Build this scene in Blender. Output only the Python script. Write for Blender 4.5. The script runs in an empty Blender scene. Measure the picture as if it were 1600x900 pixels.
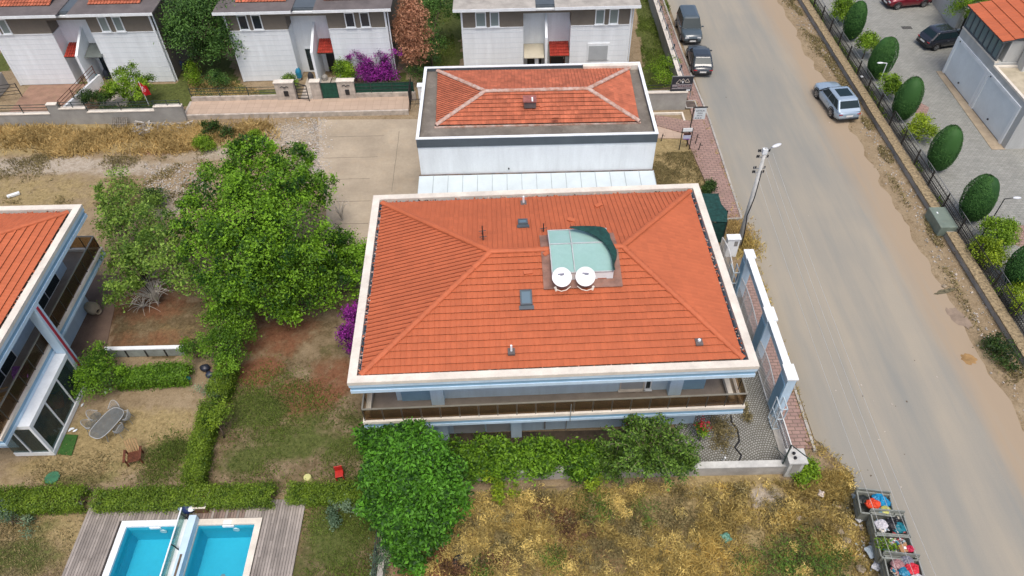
import bpy, math, random
import numpy as np
from mathutils import Matrix, Vector
R = math.radians
rng = np.random.default_rng(7)
random.seed(7)
SC = bpy.context.scene
COL = SC.collection
# ------------------------------------------------------------------ camera
HC = 33.0                                   # drone height above the ground, metres
def _rot(pitch, roll):
    cp, sp = math.cos(pitch), math.sin(pitch)
    r = np.array([1, 0, 0.]); f = np.array([0, cp, -sp]); u = np.array([0, sp, cp])
    r2 = r*math.cos(roll)+u*math.sin(roll); u2 = -r*math.sin(roll)+u*math.cos(roll)
    return np.stack([r2, u2, -f], 1)
CM = _rot(R(46.8947), R(-1.3534))
cam_d = bpy.data.cameras.new('camera'); cam = bpy.data.objects.new('camera', cam_d); COL.objects.link(cam)
cam_d.sensor_width = 36; cam_d.lens = 1143.46/1600*36; cam_d.clip_start = .5; cam_d.clip_end = 2000
m4 = Matrix([[*CM[0], 0], [*CM[1], 0], [*CM[2], HC], [0, 0, 0, 1]])
cam.matrix_world = m4
SC.camera = cam
def at(px, py, z=0.0):
    """world point on the plane at height z under a point of the survey picture (1600 x 900)"""
    d = CM @ np.array([px-800, 450-py, -1143.46]); t = (z-HC)/d[2]
    return (float(d[0]*t), float(d[1]*t), float(z))
def G(px, py):
    return at(px, py, 0)[:2]
# ------------------------------------------------------------------ sky, sun, exposure
w = bpy.data.worlds.new('World'); SC.world = w; w.use_nodes = True
nt = w.node_tree; nt.nodes.clear()
sky = nt.nodes.new('ShaderNodeTexSky'); sky.sky_type = 'NISHITA'; sky.sun_disc = False
SUN_EL, SUN_AZ = 68, 172                    # azimuth measured clockwise from +Y
sky.sun_elevation = R(SUN_EL); sky.sun_rotation = R(SUN_AZ); sky.air_density = .75; sky.dust_density = 4.0; sky.ozone_density = .7
bg = nt.nodes.new('ShaderNodeBackground'); bg.inputs[1].default_value = .13
wo = nt.nodes.new('ShaderNodeOutputWorld')
nt.links.new(sky.outputs[0], bg.inputs[0]); nt.links.new(bg.outputs[0], wo.inputs[0])
sl = bpy.data.lights.new('sun', 'SUN'); so = bpy.data.objects.new('sun', sl); COL.objects.link(so)
sl.energy = 1.15; sl.angle = R(24); sl.color = (1, .95, .88)
sd = Vector((math.sin(R(SUN_AZ))*math.cos(R(SUN_EL)), math.cos(R(SUN_AZ))*math.cos(R(SUN_EL)), math.sin(R(SUN_EL))))
so.rotation_euler = sd.to_track_quat('Z', 'Y').to_euler()
vs = SC.view_settings; vs.view_transform = 'Standard'; vs.look = 'None'; vs.gamma = 1; vs.use_curve_mapping = False
vs.exposure = .57
SC.cycles.max_bounces = 6; SC.cycles.diffuse_bounces = 3; SC.cycles.glossy_bounces = 2; SC.cycles.transmission_bounces = 4
SC.cycles.transparent_max_bounces = 8; SC.cycles.use_denoising = True; SC.cycles.caustics_reflective = False; SC.cycles.caustics_refractive = False

# ------------------------------------------------------------------ materials
MATS = {}
def _base(name, rough, metal=0, spec=.5):
    m = bpy.data.materials.new(name); m.use_nodes = True
    n = m.node_tree.nodes; b = n['Principled BSDF']
    b.inputs['Roughness'].default_value = rough; b.inputs['Metallic'].default_value = metal
    b.inputs['Specular IOR Level'].default_value = spec
    return m, m.node_tree, b
def _mix(t, blend='MIX', fac=None):
    x = t.nodes.new('ShaderNodeMix'); x.data_type = 'RGBA'; x.blend_type = blend
    if fac is not None: x.inputs[0].default_value = fac
    return x
def _ramp(t, a, b, c0=(0,0,0,1), c1=(1,1,1,1)):
    r = t.nodes.new('ShaderNodeValToRGB'); e = r.color_ramp.elements
    e[0].position = a; e[1].position = b; e[0].color = c0; e[1].color = c1
    return r
def _noise(t, vec, scale, detail=4, rough=.6):
    x = t.nodes.new('ShaderNodeTexNoise'); x.inputs['Scale'].default_value = scale
    x.inputs['Detail'].default_value = detail; x.inputs['Roughness'].default_value = rough
    t.links.new(vec, x.inputs['Vector']); return x
def c4(c): return (c[0], c[1], c[2], 1)
def pm(name, col, rough=.7, var=.12, scale=1.2, col2=None, bump=0, bscale=30, metal=0, spec=.4, streak=False, attr=False, dirt=0, dirtcol=(.12,.1,.07)):
    """painted / plastered / metal surface: two noises vary the colour, optional stains, bump and per-face variation"""
    if name in MATS: return MATS[name]
    m, t, b = _base(name, rough, metal, spec)
    tc = t.nodes.new('ShaderNodeTexCoord'); vec = tc.outputs['Object']
    if streak:
        mp = t.nodes.new('ShaderNodeMapping'); mp.inputs['Scale'].default_value = streak; t.links.new(vec, mp.inputs[0]); vec = mp.outputs[0]
    c2 = col2 or tuple(min(1, x*(1-2*var)) for x in col)
    c1 = col if col2 else tuple(min(1, x*(1+var)) for x in col)
    n1 = _noise(t, vec, scale); r1 = _ramp(t, .3, .72); t.links.new(n1.outputs[0], r1.inputs[0])
    mx = _mix(t); t.links.new(r1.outputs[0], mx.inputs[0]); mx.inputs[6].default_value = c4(c2); mx.inputs[7].default_value = c4(c1)
    out = mx.outputs[2]
    n2 = _noise(t, tc.outputs['Object'], scale*14, 3, .7); r2 = _ramp(t, .25, .8, (1-var, 1-var, 1-var, 1), (1+var*.6, 1+var*.6, 1+var*.6, 1))
    t.links.new(n2.outputs[0], r2.inputs[0]); m2 = _mix(t, 'MULTIPLY', 1); t.links.new(out, m2.inputs[6]); t.links.new(r2.outputs[0], m2.inputs[7]); out = m2.outputs[2]
    if attr:
        a = t.nodes.new('ShaderNodeAttribute'); a.attribute_name = 'rnd'
        r3 = _ramp(t, 0, 1, (1-attr, 1-attr, 1-attr, 1), (1+attr*.6, 1+attr*.6, 1+attr*.6, 1)); t.links.new(a.outputs['Fac'], r3.inputs[0])
        m3 = _mix(t, 'MULTIPLY', 1); t.links.new(out, m3.inputs[6]); t.links.new(r3.outputs[0], m3.inputs[7]); out = m3.outputs[2]
    if dirt:
        n4 = _noise(t, vec, scale*2.3, 8, .72); r4 = _ramp(t, .52, .78, (0,0,0,1), (dirt,dirt,dirt,1)); t.links.new(n4.outputs[0], r4.inputs[0])
        m4_ = _mix(t); t.links.new(r4.outputs[0], m4_.inputs[0]); t.links.new(out, m4_.inputs[6]); m4_.inputs[7].default_value = c4(dirtcol); out = m4_.outputs[2]
    t.links.new(out, b.inputs['Base Color'])
    if bump:
        nb = _noise(t, tc.outputs['Object'], bscale, 4, .6); bp = t.nodes.new('ShaderNodeBump'); bp.inputs['Strength'].default_value = bump; bp.inputs['Distance'].default_value = .02
        t.links.new(nb.outputs[0], bp.inputs['Height']); t.links.new(bp.outputs[0], b.inputs['Normal'])
    MATS[name] = m; return m
def leafm(name, dark, bright, rough=.55, trans=.25):
    if name in MATS: return MATS[name]
    m, t, b = _base(name, rough, 0, .35)
    a = t.nodes.new('ShaderNodeAttribute'); a.attribute_name = 'rnd'
    r = _ramp(t, .1, .95, c4(dark), c4(bright)); t.links.new(a.outputs['Fac'], r.inputs[0]); t.links.new(r.outputs[0], b.inputs['Base Color'])
    tr = t.nodes.new('ShaderNodeBsdfTranslucent'); t.links.new(r.outputs[0], tr.inputs[0])
    ms = t.nodes.new('ShaderNodeMixShader'); ms.inputs[0].default_value = trans
    t.links.new(b.outputs[0], ms.inputs[1]); t.links.new(tr.outputs[0], ms.inputs[2]); t.links.new(ms.outputs[0], t.nodes['Material Output'].inputs[0])
    MATS[name] = m; return m
def brickm(name, c1, c2, mortar, bw, bh, ms=.012, rot=0, rough=.85, wave=None, var=.25, dirt=.5, dirtcol=(.2,.17,.1), offset=.5):
    if name in MATS: return MATS[name]
    m, t, b = _base(name, rough, 0, .3)
    g = t.nodes.new('ShaderNodeNewGeometry'); vec = g.outputs['Position']
    if wave:                                  # rows of stones laid in arcs
        W, A = wave
        sp = t.nodes.new('ShaderNodeSeparateXYZ'); t.links.new(vec, sp.inputs[0])
        def mt(op, a, bb=None):
            x = t.nodes.new('ShaderNodeMath'); x.operation = op
            for i, v in enumerate([a, bb]):
                if v is None: continue
                if isinstance(v, (int, float)): x.inputs[i].default_value = v
                else: t.links.new(v, x.inputs[i])
            return x.outputs[0]
        u = mt('SUBTRACT', mt('FRACT', mt('DIVIDE', sp.outputs[0], W)), .5)
        arc = mt('MULTIPLY', mt('MULTIPLY', u, u), A*4)
        cb = t.nodes.new('ShaderNodeCombineXYZ'); t.links.new(mt('MULTIPLY', u, W*1.12), cb.inputs[0]); t.links.new(mt('ADD', sp.outputs[1], arc), cb.inputs[1]); vec = cb.outputs[0]
    mp = t.nodes.new('ShaderNodeMapping'); mp.inputs['Rotation'].default_value = (0, 0, rot); t.links.new(vec, mp.inputs[0])
    br = t.nodes.new('ShaderNodeTexBrick'); t.links.new(mp.outputs[0], br.inputs['Vector'])
    br.inputs['Scale'].default_value = 1; br.inputs['Brick Width'].default_value = bw; br.inputs['Row Height'].default_value = bh
    br.inputs['Mortar Size'].default_value = ms; br.inputs['Mortar Smooth'].default_value = .3; br.offset = offset
    br.inputs['Color1'].default_value = c4(c1); br.inputs['Color2'].default_value = c4(c2); br.inputs['Mortar'].default_value = c4(mortar)
    n2 = _noise(t, g.outputs['Position'], .9, 6, .7); r2 = _ramp(t, .25, .75, (1-var,)*3+(1,), (1+var*.5,)*3+(1,)); t.links.new(n2.outputs[0], r2.inputs[0])
    m2 = _mix(t, 'MULTIPLY', 1); t.links.new(br.outputs[0], m2.inputs[6]); t.links.new(r2.outputs[0], m2.inputs[7])
    n4 = _noise(t, g.outputs['Position'], .55, 8, .75); r4 = _ramp(t, .55, .75, (0,0,0,1), (dirt,)*3+(1,)); t.links.new(n4.outputs[0], r4.inputs[0])
    m3 = _mix(t); t.links.new(r4.outputs[0], m3.inputs[0]); t.links.new(m2.outputs[2], m3.inputs[6]); m3.inputs[7].default_value = c4(dirtcol)
    t.links.new(m3.outputs[2], b.inputs['Base Color'])
    bp = t.nodes.new('ShaderNodeBump'); bp.inputs['Strength'].default_value = .5; bp.inputs['Distance'].default_value = .02; bp.invert = True
    t.links.new(br.outputs['Fac'], bp.inputs['Height']); t.links.new(bp.outputs[0], b.inputs['Normal'])
    MATS[name] = m; return m
def glassm(name, tint=(.8,.9,.9), mix=.6, rough=.05, base=(.05,.06,.06)):
    """window glass: part see-through, part glossy dark pane"""
    if name in MATS: return MATS[name]
    m, t, b = _base(name, rough, 0, .6); b.inputs['Base Color'].default_value = c4(base)
    tr = t.nodes.new('ShaderNodeBsdfTransparent'); tr.inputs[0].default_value = c4(tint)
    ms = t.nodes.new('ShaderNodeMixShader'); ms.inputs[0].default_value = 1-mix
    t.links.new(tr.outputs[0], ms.inputs[1]); t.links.new(b.outputs[0], ms.inputs[2]); t.links.new(ms.outputs[0], t.nodes['Material Output'].inputs[0])
    MATS[name] = m; return m
def solid(name, col, rough=.6, metal=0, spec=.5, coat=0):
    if name in MATS: return MATS[name]
    m, t, b = _base(name, rough, metal, spec); b.inputs['Base Color'].default_value = c4(col); b.inputs['Coat Weight'].default_value = coat; b.inputs['Coat Roughness'].default_value = .06
    MATS[name] = m; return m

# ------------------------------------------------------------------ mesh helpers
class MB:
    def __init__(s): s.v = []; s.f = []; s.m = []; s.r = []
    def add(s, vs_, fs, mi=0, r=None):
        k = len(s.v); s.v += [tuple(map(float, p)) for p in vs_]; s.f += [tuple(i+k for i in f) for f in fs]; s.m += [mi]*len(fs); s.r += [random.random() if r is None else r]*len(fs); return s
    def box(s, x0, y0, z0, x1, y1, z1, mi=0, r=None):
        x0, x1 = sorted((x0, x1)); y0, y1 = sorted((y0, y1)); z0, z1 = sorted((z0, z1))
        return s.add([(x0,y0,z0),(x1,y0,z0),(x1,y1,z0),(x0,y1,z0),(x0,y0,z1),(x1,y0,z1),(x1,y1,z1),(x0,y1,z1)], [(0,3,2,1),(4,5,6,7),(0,1,5,4),(1,2,6,5),(2,3,7,6),(3,0,4,7)], mi, r)
    def xf(s, M, k0=0):
        s.v[k0:] = [tuple(M @ Vector(p)) for p in s.v[k0:]]; return s
    def obox(s, c, size, rz=0, rx=0, ry=0, mi=0):
        k = len(s.v); a, b, d = [q/2 for q in size]; s.box(-a, -b, -d, a, b, d, mi)
        return s.xf(Matrix.Translation(c) @ Matrix.Rotation(rz, 4, 'Z') @ Matrix.Rotation(ry, 4, 'Y') @ Matrix.Rotation(rx, 4, 'X'), k)
    def bar(s, p, q, w_, h=None, mi=0):
        p, q = Vector(p), Vector(q); d = (q-p); L = d.length
        if L < 1e-6: return s
        h = h or w_; d.normalize(); up = Vector((0,0,1)) if abs(d.z) < .95 else Vector((0,1,0))
        a = d.cross(up).normalized(); b = a.cross(d).normalized(); a *= w_/2; b *= h/2
        vs_ = [p-a-b, p+a-b, p+a+b, p-a+b, q-a-b, q+a-b, q+a+b, q-a+b]
        return s.add(vs_, [(0,1,2,3),(7,6,5,4),(0,4,5,1),(1,5,6,2),(2,6,7,3),(3,7,4,0)], mi)
    def tube(s, pts, r, n=6, mi=0, r1=None, cap=True):
        pts = [Vector(p) for p in pts]; N = len(pts); r1 = r if r1 is None else r1; vv = []
        for i, p in enumerate(pts):
            d = (pts[min(i+1, N-1)]-pts[max(i-1, 0)]).normalized(); up = Vector((0,0,1)) if abs(d.z) < .9 else Vector((1,0,0))
            a = d.cross(up).normalized(); b = a.cross(d); rr = r+(r1-r)*i/max(1, N-1)
            for k in range(n): an = 2*math.pi*k/n; vv.append(p+a*math.cos(an)*rr+b*math.sin(an)*rr)
        ff = [(i*n+k, i*n+(k+1) % n, (i+1)*n+(k+1) % n, (i+1)*n+k) for i in range(N-1) for k in range(n)]
        if cap: ff += [tuple(range(n))[::-1], tuple((N-1)*n+k for k in range(n))]
        return s.add(vv, ff, mi)
    def lathe(s, prof, n=16, c=(0,0,0), mi=0, cap=True, axis='Z', rz=0):
        k0 = len(s.v); vv = [(r*math.cos(2*math.pi*k/n), r*math.sin(2*math.pi*k/n), z) for r, z in prof for k in range(n)]
        ff = [(i*n+k, i*n+(k+1) % n, (i+1)*n+(k+1) % n, (i+1)*n+k) for i in range(len(prof)-1) for k in range(n)]
        if cap: ff += [tuple(range(n))[::-1], tuple((len(prof)-1)*n+k for k in range(n))]
        s.add(vv, ff, mi); M = Matrix.Translation(c)
        if axis == 'X': M = M @ Matrix.Rotation(rz, 4, 'Z') @ Matrix.Rotation(R(90), 4, 'Y')
        if axis == 'Y': M = M @ Matrix.Rotation(rz, 4, 'Z') @ Matrix.Rotation(R(-90), 4, 'X')
        return s.xf(M, k0)
    def prism(s, poly, z0, z1, mi=0):
        n = len(poly); a = sum(poly[i][0]*poly[(i+1) % n][1]-poly[(i+1) % n][0]*poly[i][1] for i in range(n))
        if a < 0: poly = poly[::-1]
        vv = [(p[0], p[1], z0) for p in poly]+[(p[0], p[1], z1) for p in poly]
        return s.add(vv, [tuple(range(n))[::-1], tuple(range(n, 2*n))]+[(i, (i+1) % n, n+(i+1) % n, n+i) for i in range(n)], mi)
    def ring(s, x0, y0, x1, y1, t, z0, z1, mi=0):
        """rectangular ring of wall thickness t"""
        o = [(x0,y0),(x1,y0),(x1,y1),(x0,y1)]; i_ = [(x0+t,y0+t),(x1-t,y0+t),(x1-t,y1-t),(x0+t,y1-t)]
        vv = [(p[0],p[1],z0) for p in o]+[(p[0],p[1],z1) for p in o]+[(p[0],p[1],z0) for p in i_]+[(p[0],p[1],z1) for p in i_]
        ff = []
        for k in range(4):
            j = (k+1) % 4; ff += [(k,j,4+j,4+k),(8+j,8+k,12+k,12+j),(4+k,4+j,12+j,12+k),(j,k,8+k,8+j)]
        return s.add(vv, ff, mi)
    def ell(s, c, r, n=10, mi=0, bumpy=0):
        vv = []; ff = []; h = n//2+1
        for i in range(h+1):
            th = math.pi*i/h
            for k in range(n):
                ph = 2*math.pi*k/n; q = 1+(random.random()-.5)*bumpy
                vv.append((c[0]+r[0]*math.sin(th)*math.cos(ph)*q, c[1]+r[1]*math.sin(th)*math.sin(ph)*q, c[2]+r[2]*math.cos(th)*q))
        ff = [(i*n+k, (i+1)*n+k, (i+1)*n+(k+1) % n, i*n+(k+1) % n) for i in range(h) for k in range(n)]
        return s.add(vv, ff, mi)
    def build(s, name, mats, root=None, smooth=False, label=None, bevel=0, kind=None):
        me = bpy.data.meshes.new(name); me.from_pydata(s.v, [], s.f)
        for m in (mats if isinstance(mats, (list, tuple)) else [mats]): me.materials.append(m)
        if isinstance(mats, (list, tuple)) and len(mats) > 1: me.polygons.foreach_set('material_index', s.m)
        at_ = me.attributes.new('rnd', 'FLOAT', 'FACE'); at_.data.foreach_set('value', np.array(s.r, dtype=np.float32)[:len(me.polygons)] if len(s.r) == len(me.polygons) else np.random.rand(len(me.polygons)).astype(np.float32))
        me.polygons.foreach_set('use_smooth', [bool(smooth)]*len(me.polygons))
        me.update()
        return _link(name, me, root, label, bevel, kind)
def _link(name, me, root=None, label=None, bevel=0, kind=None):
    o = bpy.data.objects.new(name, me); COL.objects.link(o)
    if root is not None: o.parent = root
    if label: o['label'] = label
    if kind: o['kind'] = kind
    if bevel:
        b = o.modifiers.new('bevel', 'BEVEL'); b.width = bevel; b.segments = 2; b.limit_method = 'ANGLE'; b.angle_limit = R(40)
    return o
def npmesh(name, V, F, mats, root=None, rnd=None, smooth=False, label=None, kind=None, mi=None):
    """big quad / triangle meshes straight from arrays"""
    me = bpy.data.meshes.new(name); V = np.asarray(V, np.float32); F = np.asarray(F, np.int32); k = F.shape[1]
    me.vertices.add(len(V)); me.vertices.foreach_set('co', V.ravel()); me.loops.add(F.size); me.loops.foreach_set('vertex_index', F.ravel())
    me.polygons.add(len(F)); me.polygons.foreach_set('loop_start', np.arange(0, F.size, k, dtype=np.int32)); me.polygons.foreach_set('loop_total', np.full(len(F), k, np.int32))
    for m in (mats if isinstance(mats, (list, tuple)) else [mats]): me.materials.append(m)
    if mi is not None: me.polygons.foreach_set('material_index', mi)
    a = me.attributes.new('rnd', 'FLOAT', 'FACE'); a.data.foreach_set('value', (rng.random(len(F)) if rnd is None else rnd).astype(np.float32))
    me.polygons.foreach_set('use_smooth', np.full(len(F), bool(smooth)))
    me.update(calc_edges=True); me.validate()
    return _link(name, me, root, label, 0, kind)
def tag(o, label, cat, group=None):
    o['label'] = label; o['category'] = cat
    if group: o['group'] = group
    return o
def thing(name, label, cat, loc=(0,0,0), rz=0, group=None):
    o = bpy.data.objects.new(name, None); COL.objects.link(o); o.location = (loc[0], loc[1], loc[2] if len(loc) > 2 else 0); o.rotation_euler = (0, 0, rz); o.empty_display_size = .3
    return tag(o, label, cat, group)
def LO(o, p):
    """world point -> local point of an unrotated thing"""
    return (p[0]-o.location[0], p[1]-o.location[1], (p[2] if len(p) > 2 else 0)-o.location[2])
def dup(o, loc, rz, label, group=None):
    ch_ = list(o.children); r = o.copy(); COL.objects.link(r); r.location = loc; r.rotation_euler = (0, 0, rz); r['label'] = label
    if group: r['group'] = group
    for ch in ch_:
        c = ch.copy(); COL.objects.link(c); c.parent = r
        for g_ in list(ch.children):
            d = g_.copy(); COL.objects.link(d); d.parent = c
    return r
def struct(name, mb, mats, smooth=False):
    o = mb.build(name, mats, smooth=smooth); o['kind'] = 'structure'; return o

# value noise for layout of ground cover
def vnoise(x, y, seed=0):
    x = np.asarray(x, float); y = np.asarray(y, float); T = np.random.default_rng(seed).random((256, 256))
    xi = np.floor(x).astype(int); yi = np.floor(y).astype(int); fx = x-xi; fy = y-yi; fx = fx*fx*(3-2*fx); fy = fy*fy*(3-2*fy)
    g = lambda a, b: T[a % 256, b % 256]
    return (g(xi,yi)*(1-fx)+g(xi+1,yi)*fx)*(1-fy)+(g(xi,yi+1)*(1-fx)+g(xi+1,yi+1)*fx)*fy
def fbm(x, y, s=1, seed=0, o=4):
    r = 0; a = .5; t = 0
    for k in range(o): r = r+a*vnoise(np.asarray(x)*s*2**k, np.asarray(y)*s*2**k, seed+k); t += a; a *= .55
    return r/t
def inpoly(x, y, poly):
    ins = np.zeros(np.shape(x), bool); n = len(poly); j = n-1
    for i in range(n):
        xi, yi = poly[i][:2]; xj, yj = poly[j][:2]
        c = ((yi > y) != (yj > y)) & (x < (xj-xi)*(y-yi)/((yj-yi) or 1e-9)+xi); ins ^= c; j = i
    return ins
def sample_poly(poly, n, dens=None):
    xs = [p[0] for p in poly]; ys = [p[1] for p in poly]; outx = []; outy = []; c = 0
    for _ in range(60):
        x = rng.uniform(min(xs), max(xs), n); y = rng.uniform(min(ys), max(ys), n); k = inpoly(x, y, poly)
        if dens is not None: k &= rng.random(n) < dens(x, y)
        outx.append(x[k]); outy.append(y[k]); c += k.sum()
        if c >= n: break
    return np.concatenate(outx)[:n], np.concatenate(outy)[:n]
def blades(name, x, y, h, wd, mat, lean=.5, z0=0, kind='stuff', hn=None, rn=None):
    """grass: one bent triangle pair per blade"""
    n = len(x); a = rng.random(n)*2*np.pi; hh = h*(.45+rng.random(n)*.9)*(1 if hn is None else hn); ln = lean*hh*(.3+rng.random(n)); b = rng.random(n)*2*np.pi
    dx = np.cos(a)*wd/2; dy = np.sin(a)*wd/2; lx = np.cos(b)*ln; ly = np.sin(b)*ln
    V = np.stack([np.stack([x-dx, y-dy, np.full(n, z0)], 1), np.stack([x+dx, y+dy, np.full(n, z0)], 1), np.stack([x+dx*.6+lx*.4, y+dy*.6+ly*.4, z0+hh*.6], 1), np.stack([x+lx, y+ly, z0+hh], 1)], 1).reshape(-1, 3)
    F = np.arange(4*n).reshape(n, 4)
    r = (rng.random(n)*.5+.5*fbm(x, y, .7, 5)) if rn is None else np.clip(rn+rng.normal(0, .12, n), 0, 1)
    o = npmesh(name, V, F, mat, rnd=r); o['kind'] = kind; return o
def leafcloud(blobs, n, size, clump=90, tight=.16, asp=.55, up=.35, hollow=.75, squash=1.0):
    """leaf faces gathered in clumps over the surface and inside of the given (x,y,z,rx,ry,rz) lobes"""
    B = np.array([(b[0], b[1], b[2], b[3], b[4] if len(b) > 4 else b[3], b[5] if len(b) > 5 else b[3]*squash) for b in blobs], float)
    wgt = (B[:,3]*B[:,4]*B[:,5])**(2/3); wgt /= wgt.sum()
    K = max(8, int(n/clump)); bi = rng.choice(len(B), K, p=wgt); d = rng.normal(size=(K, 3)); d /= np.linalg.norm(d, axis=1)[:,None]
    d[:,2] = np.where(d[:,2] < -.5, -d[:,2], d[:,2]); rad = hollow+(1-hollow)*rng.random(K)**.5; rad = np.where(rng.random(K) < .2, rad*rng.random(K), rad)
    C = B[bi,:3]+d*B[bi,3:]*rad[:,None]; cr = rng.random(K)
    ci = rng.integers(0, K, n); sp = B[bi[ci],3:].mean(1)*tight+size*.6
    P = C[ci]+rng.normal(size=(n, 3))*sp[:,None]*np.array([1, 1, .8]); P[:,2] = np.maximum(P[:,2], .04)
    nn = d[ci]*.7+rng.normal(size=(n, 3))*.7+np.array([0, 0, up]); nn /= np.linalg.norm(nn, axis=1)[:,None]
    t = np.cross(nn, rng.normal(size=(n, 3))); t /= np.linalg.norm(t, axis=1)[:,None]; bt = np.cross(nn, t)
    s_ = size*(.6+.8*rng.random(n))[:,None]
    V = np.stack([P-t*s_*.5, P+bt*s_*asp*.5, P+t*s_*.5-nn*s_*.12, P-bt*s_*asp*.5], 1).reshape(-1, 3)
    return V, np.arange(4*n).reshape(n, 4), np.clip((cr[ci]*.7+rng.random(n)*.3-.5)*1.3+.5, 0, 1)
def tree(name, label, cat, blobs, n, size, mat, base, trunk_r=.12, group=None, limbs=True, bark=None, sub=3, **kw):
    main = list(blobs); blobs = list(blobs)
    for b in main:                              # small side lobes break the outline
        for _ in range(sub if b[3] > .5 else 0):
            a = random.uniform(0, 6.28); e = random.uniform(-.1, 1.0); q = b[3]*random.uniform(.85, 1.12); s = b[3]*random.uniform(.22, .42)
            blobs.append((b[0]+math.cos(a)*math.cos(e)*q, b[1]+math.sin(a)*math.cos(e)*q, b[2]+math.sin(e)*q*.9, s, s, s*1.1))
    t = thing(name, label, cat, (base[0], base[1], 0), 0, group)
    bl = [(b[0]-base[0], b[1]-base[1])+tuple(b[2:]) for b in blobs]
    V, F, r = leafcloud(bl, n, size, **kw); npmesh('crown', V, F, mat, t, r)
    mb = MB(); zt = min(b[2] for b in bl)*.6+.1
    mb.tube([(0,0,-.05), (.05,.03,zt*.5), (.02,.06,zt)], trunk_r, 8, r1=trunk_r*.75)
    if limbs:
        for b in bl[:len(main)]:
            mid = ((b[0])*.45+random.uniform(-.1,.1), b[1]*.45+random.uniform(-.1,.1), zt+(b[2]-zt)*.6)
            mb.tube([(.02,.06,zt*.9), mid, (b[0], b[1], b[2]+b[3]*.2)], trunk_r*.6, 6, r1=trunk_r*.15)
            for q in range(3):
                e = (b[0]+random.uniform(-.7,.7)*b[3], b[1]+random.uniform(-.7,.7)*b[3], b[2]+random.uniform(-.1,.8)*b[3]); mb.tube([mid, e], trunk_r*.25, 5, r1=trunk_r*.08)
    mb.build('trunk', bark or M_bark, t, smooth=True)
    return t
def hedgecloud(path, wd, h, n, size, z0=0, jit=.1, taper=.85):
    """clipped hedge: leaves in the shell of a long box along the path"""
    P = []; N = []; tot = 0; segs = []
    for a, b in zip(path[:-1], path[1:]):
        L = math.dist(a[:2], b[:2]); segs.append((a, b, L)); tot += L
    for a, b, L in segs:
        k = int(n*L/tot); u = rng.random(k); side = rng.random(k); per = 2*h+wd; q = side*per
        ux, uy = (b[0]-a[0])/L, (b[1]-a[1])/L; nx, ny = -uy, ux
        off = np.where(q < h, -wd/2, np.where(q < h+wd, q-h-wd/2, wd/2)); zz = np.where(q < h, q, np.where(q < h+wd, h, per-q))
        lump = fbm((a[0]+ux*L*u)*1, (a[1]+uy*L*u)*1+zz, 1.6, 3)-.5
        s1 = 1+lump*.55; jx = rng.normal(0, jit, (k, 3)); off2 = off*s1*np.where(zz < h*.9, taper+.15*zz/h, 1)
        x = a[0]+ux*L*u+nx*off2+jx[:,0]; y = a[1]+uy*L*u+ny*off2+jx[:,1]; z = z0+zz*(1+lump*.4)+jx[:,2]
        P.append(np.stack([x, y, np.maximum(z, .03)], 1))
        nn = np.stack([nx*np.sign(off)*(np.abs(off) > wd*.45), ny*np.sign(off)*(np.abs(off) > wd*.45), (zz > h*.9)*1.0+.2], 1); N.append(nn)
    P = np.concatenate(P); N = np.concatenate(N); n = len(P)
    nn = N*.8+rng.normal(size=(n, 3))*.55; nn /= np.linalg.norm(nn, axis=1)[:,None]; t = np.cross(nn, rng.normal(size=(n, 3))); t /= np.linalg.norm(t, axis=1)[:,None]; bt = np.cross(nn, t)
    s_ = size*(.6+.8*rng.random(n))[:,None]
    V = np.stack([P-t*s_*.5, P+bt*s_*.3, P+t*s_*.5, P-bt*s_*.3], 1).reshape(-1, 3)
    r = np.clip(fbm(P[:,0]*1.0, P[:,1]+P[:,2], 2.2, 9)*.6+rng.random(n)*.5-.05, 0, 1)
    return V, np.arange(4*n).reshape(n, 4), r
def hedge(name, label, path, wd, h, n, size, mat, group=None, cat='hedge'):
    b = path[0]; t = thing(name, label, cat, (b[0], b[1], 0), 0, group); p2 = [(p[0]-b[0], p[1]-b[1]) for p in path]
    V, F, r = hedgecloud(p2, wd, h, n, size); npmesh('foliage', V, F, mat, t, r)
    mb = MB()
    for a, c in zip(p2[:-1], p2[1:]):
        L = math.dist(a, c); k = int(L/.5)+1
        for i in range(k):
            u = (i+.5)/k; x = a[0]+(c[0]-a[0])*u; y = a[1]+(c[1]-a[1])*u
            for q in range(5): mb.tube([(x+random.uniform(-.1,.1), y+random.uniform(-.1,.1), -.02), (x+random.uniform(-.4,.4)*wd, y+random.uniform(-.4,.4)*wd, h*random.uniform(.7,.98))], .018, 4, r1=.006)
    mb.build('stems', M_bark, t)
    return t
# ------------------------------------------------------------------ palette
M_bark = pm('bark', (.16,.12,.085), .9, .3, 4, bump=.5)
M_cream = pm('cream_coping', (.76,.70,.60), .7, .10, 1.1, dirt=.4, dirtcol=(.5,.44,.36), bump=.15)
M_white = pm('white_paint', (.84,.88,.89), .6, .05, .7, streak=(2.2,2.2,.3), dirt=.22, dirtcol=(.5,.5,.47))
M_bwhite = pm('blue_white_render', (.54,.70,.82), .65, .06, .8, streak=(2.2,2.2,.3), dirt=.3, dirtcol=(.42,.5,.55))
M_blue = pm('pale_blue_render', (.25,.43,.58), .65, .07, .8, dirt=.25, dirtcol=(.25,.33,.38))
M_taupe = pm('taupe_render', (.20,.175,.14), .8, .08, .8, dirt=.2)
M_grey = pm('grey_render', (.37,.36,.33), .85, .1, .9, dirt=.4, dirtcol=(.22,.21,.18), bump=.2)
M_slate = pm('slate_metal', (.095,.115,.13), .5, .08, 1)
M_flat = pm('flat_roof_screed', (.20,.175,.145), .9, .18, .8, dirt=.55, dirtcol=(.36,.33,.27), bump=.25)
M_flatdark = pm('roof_membrane', (.15,.13,.125), .85, .15, .8, dirt=.3, dirtcol=(.25,.22,.2))
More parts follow.
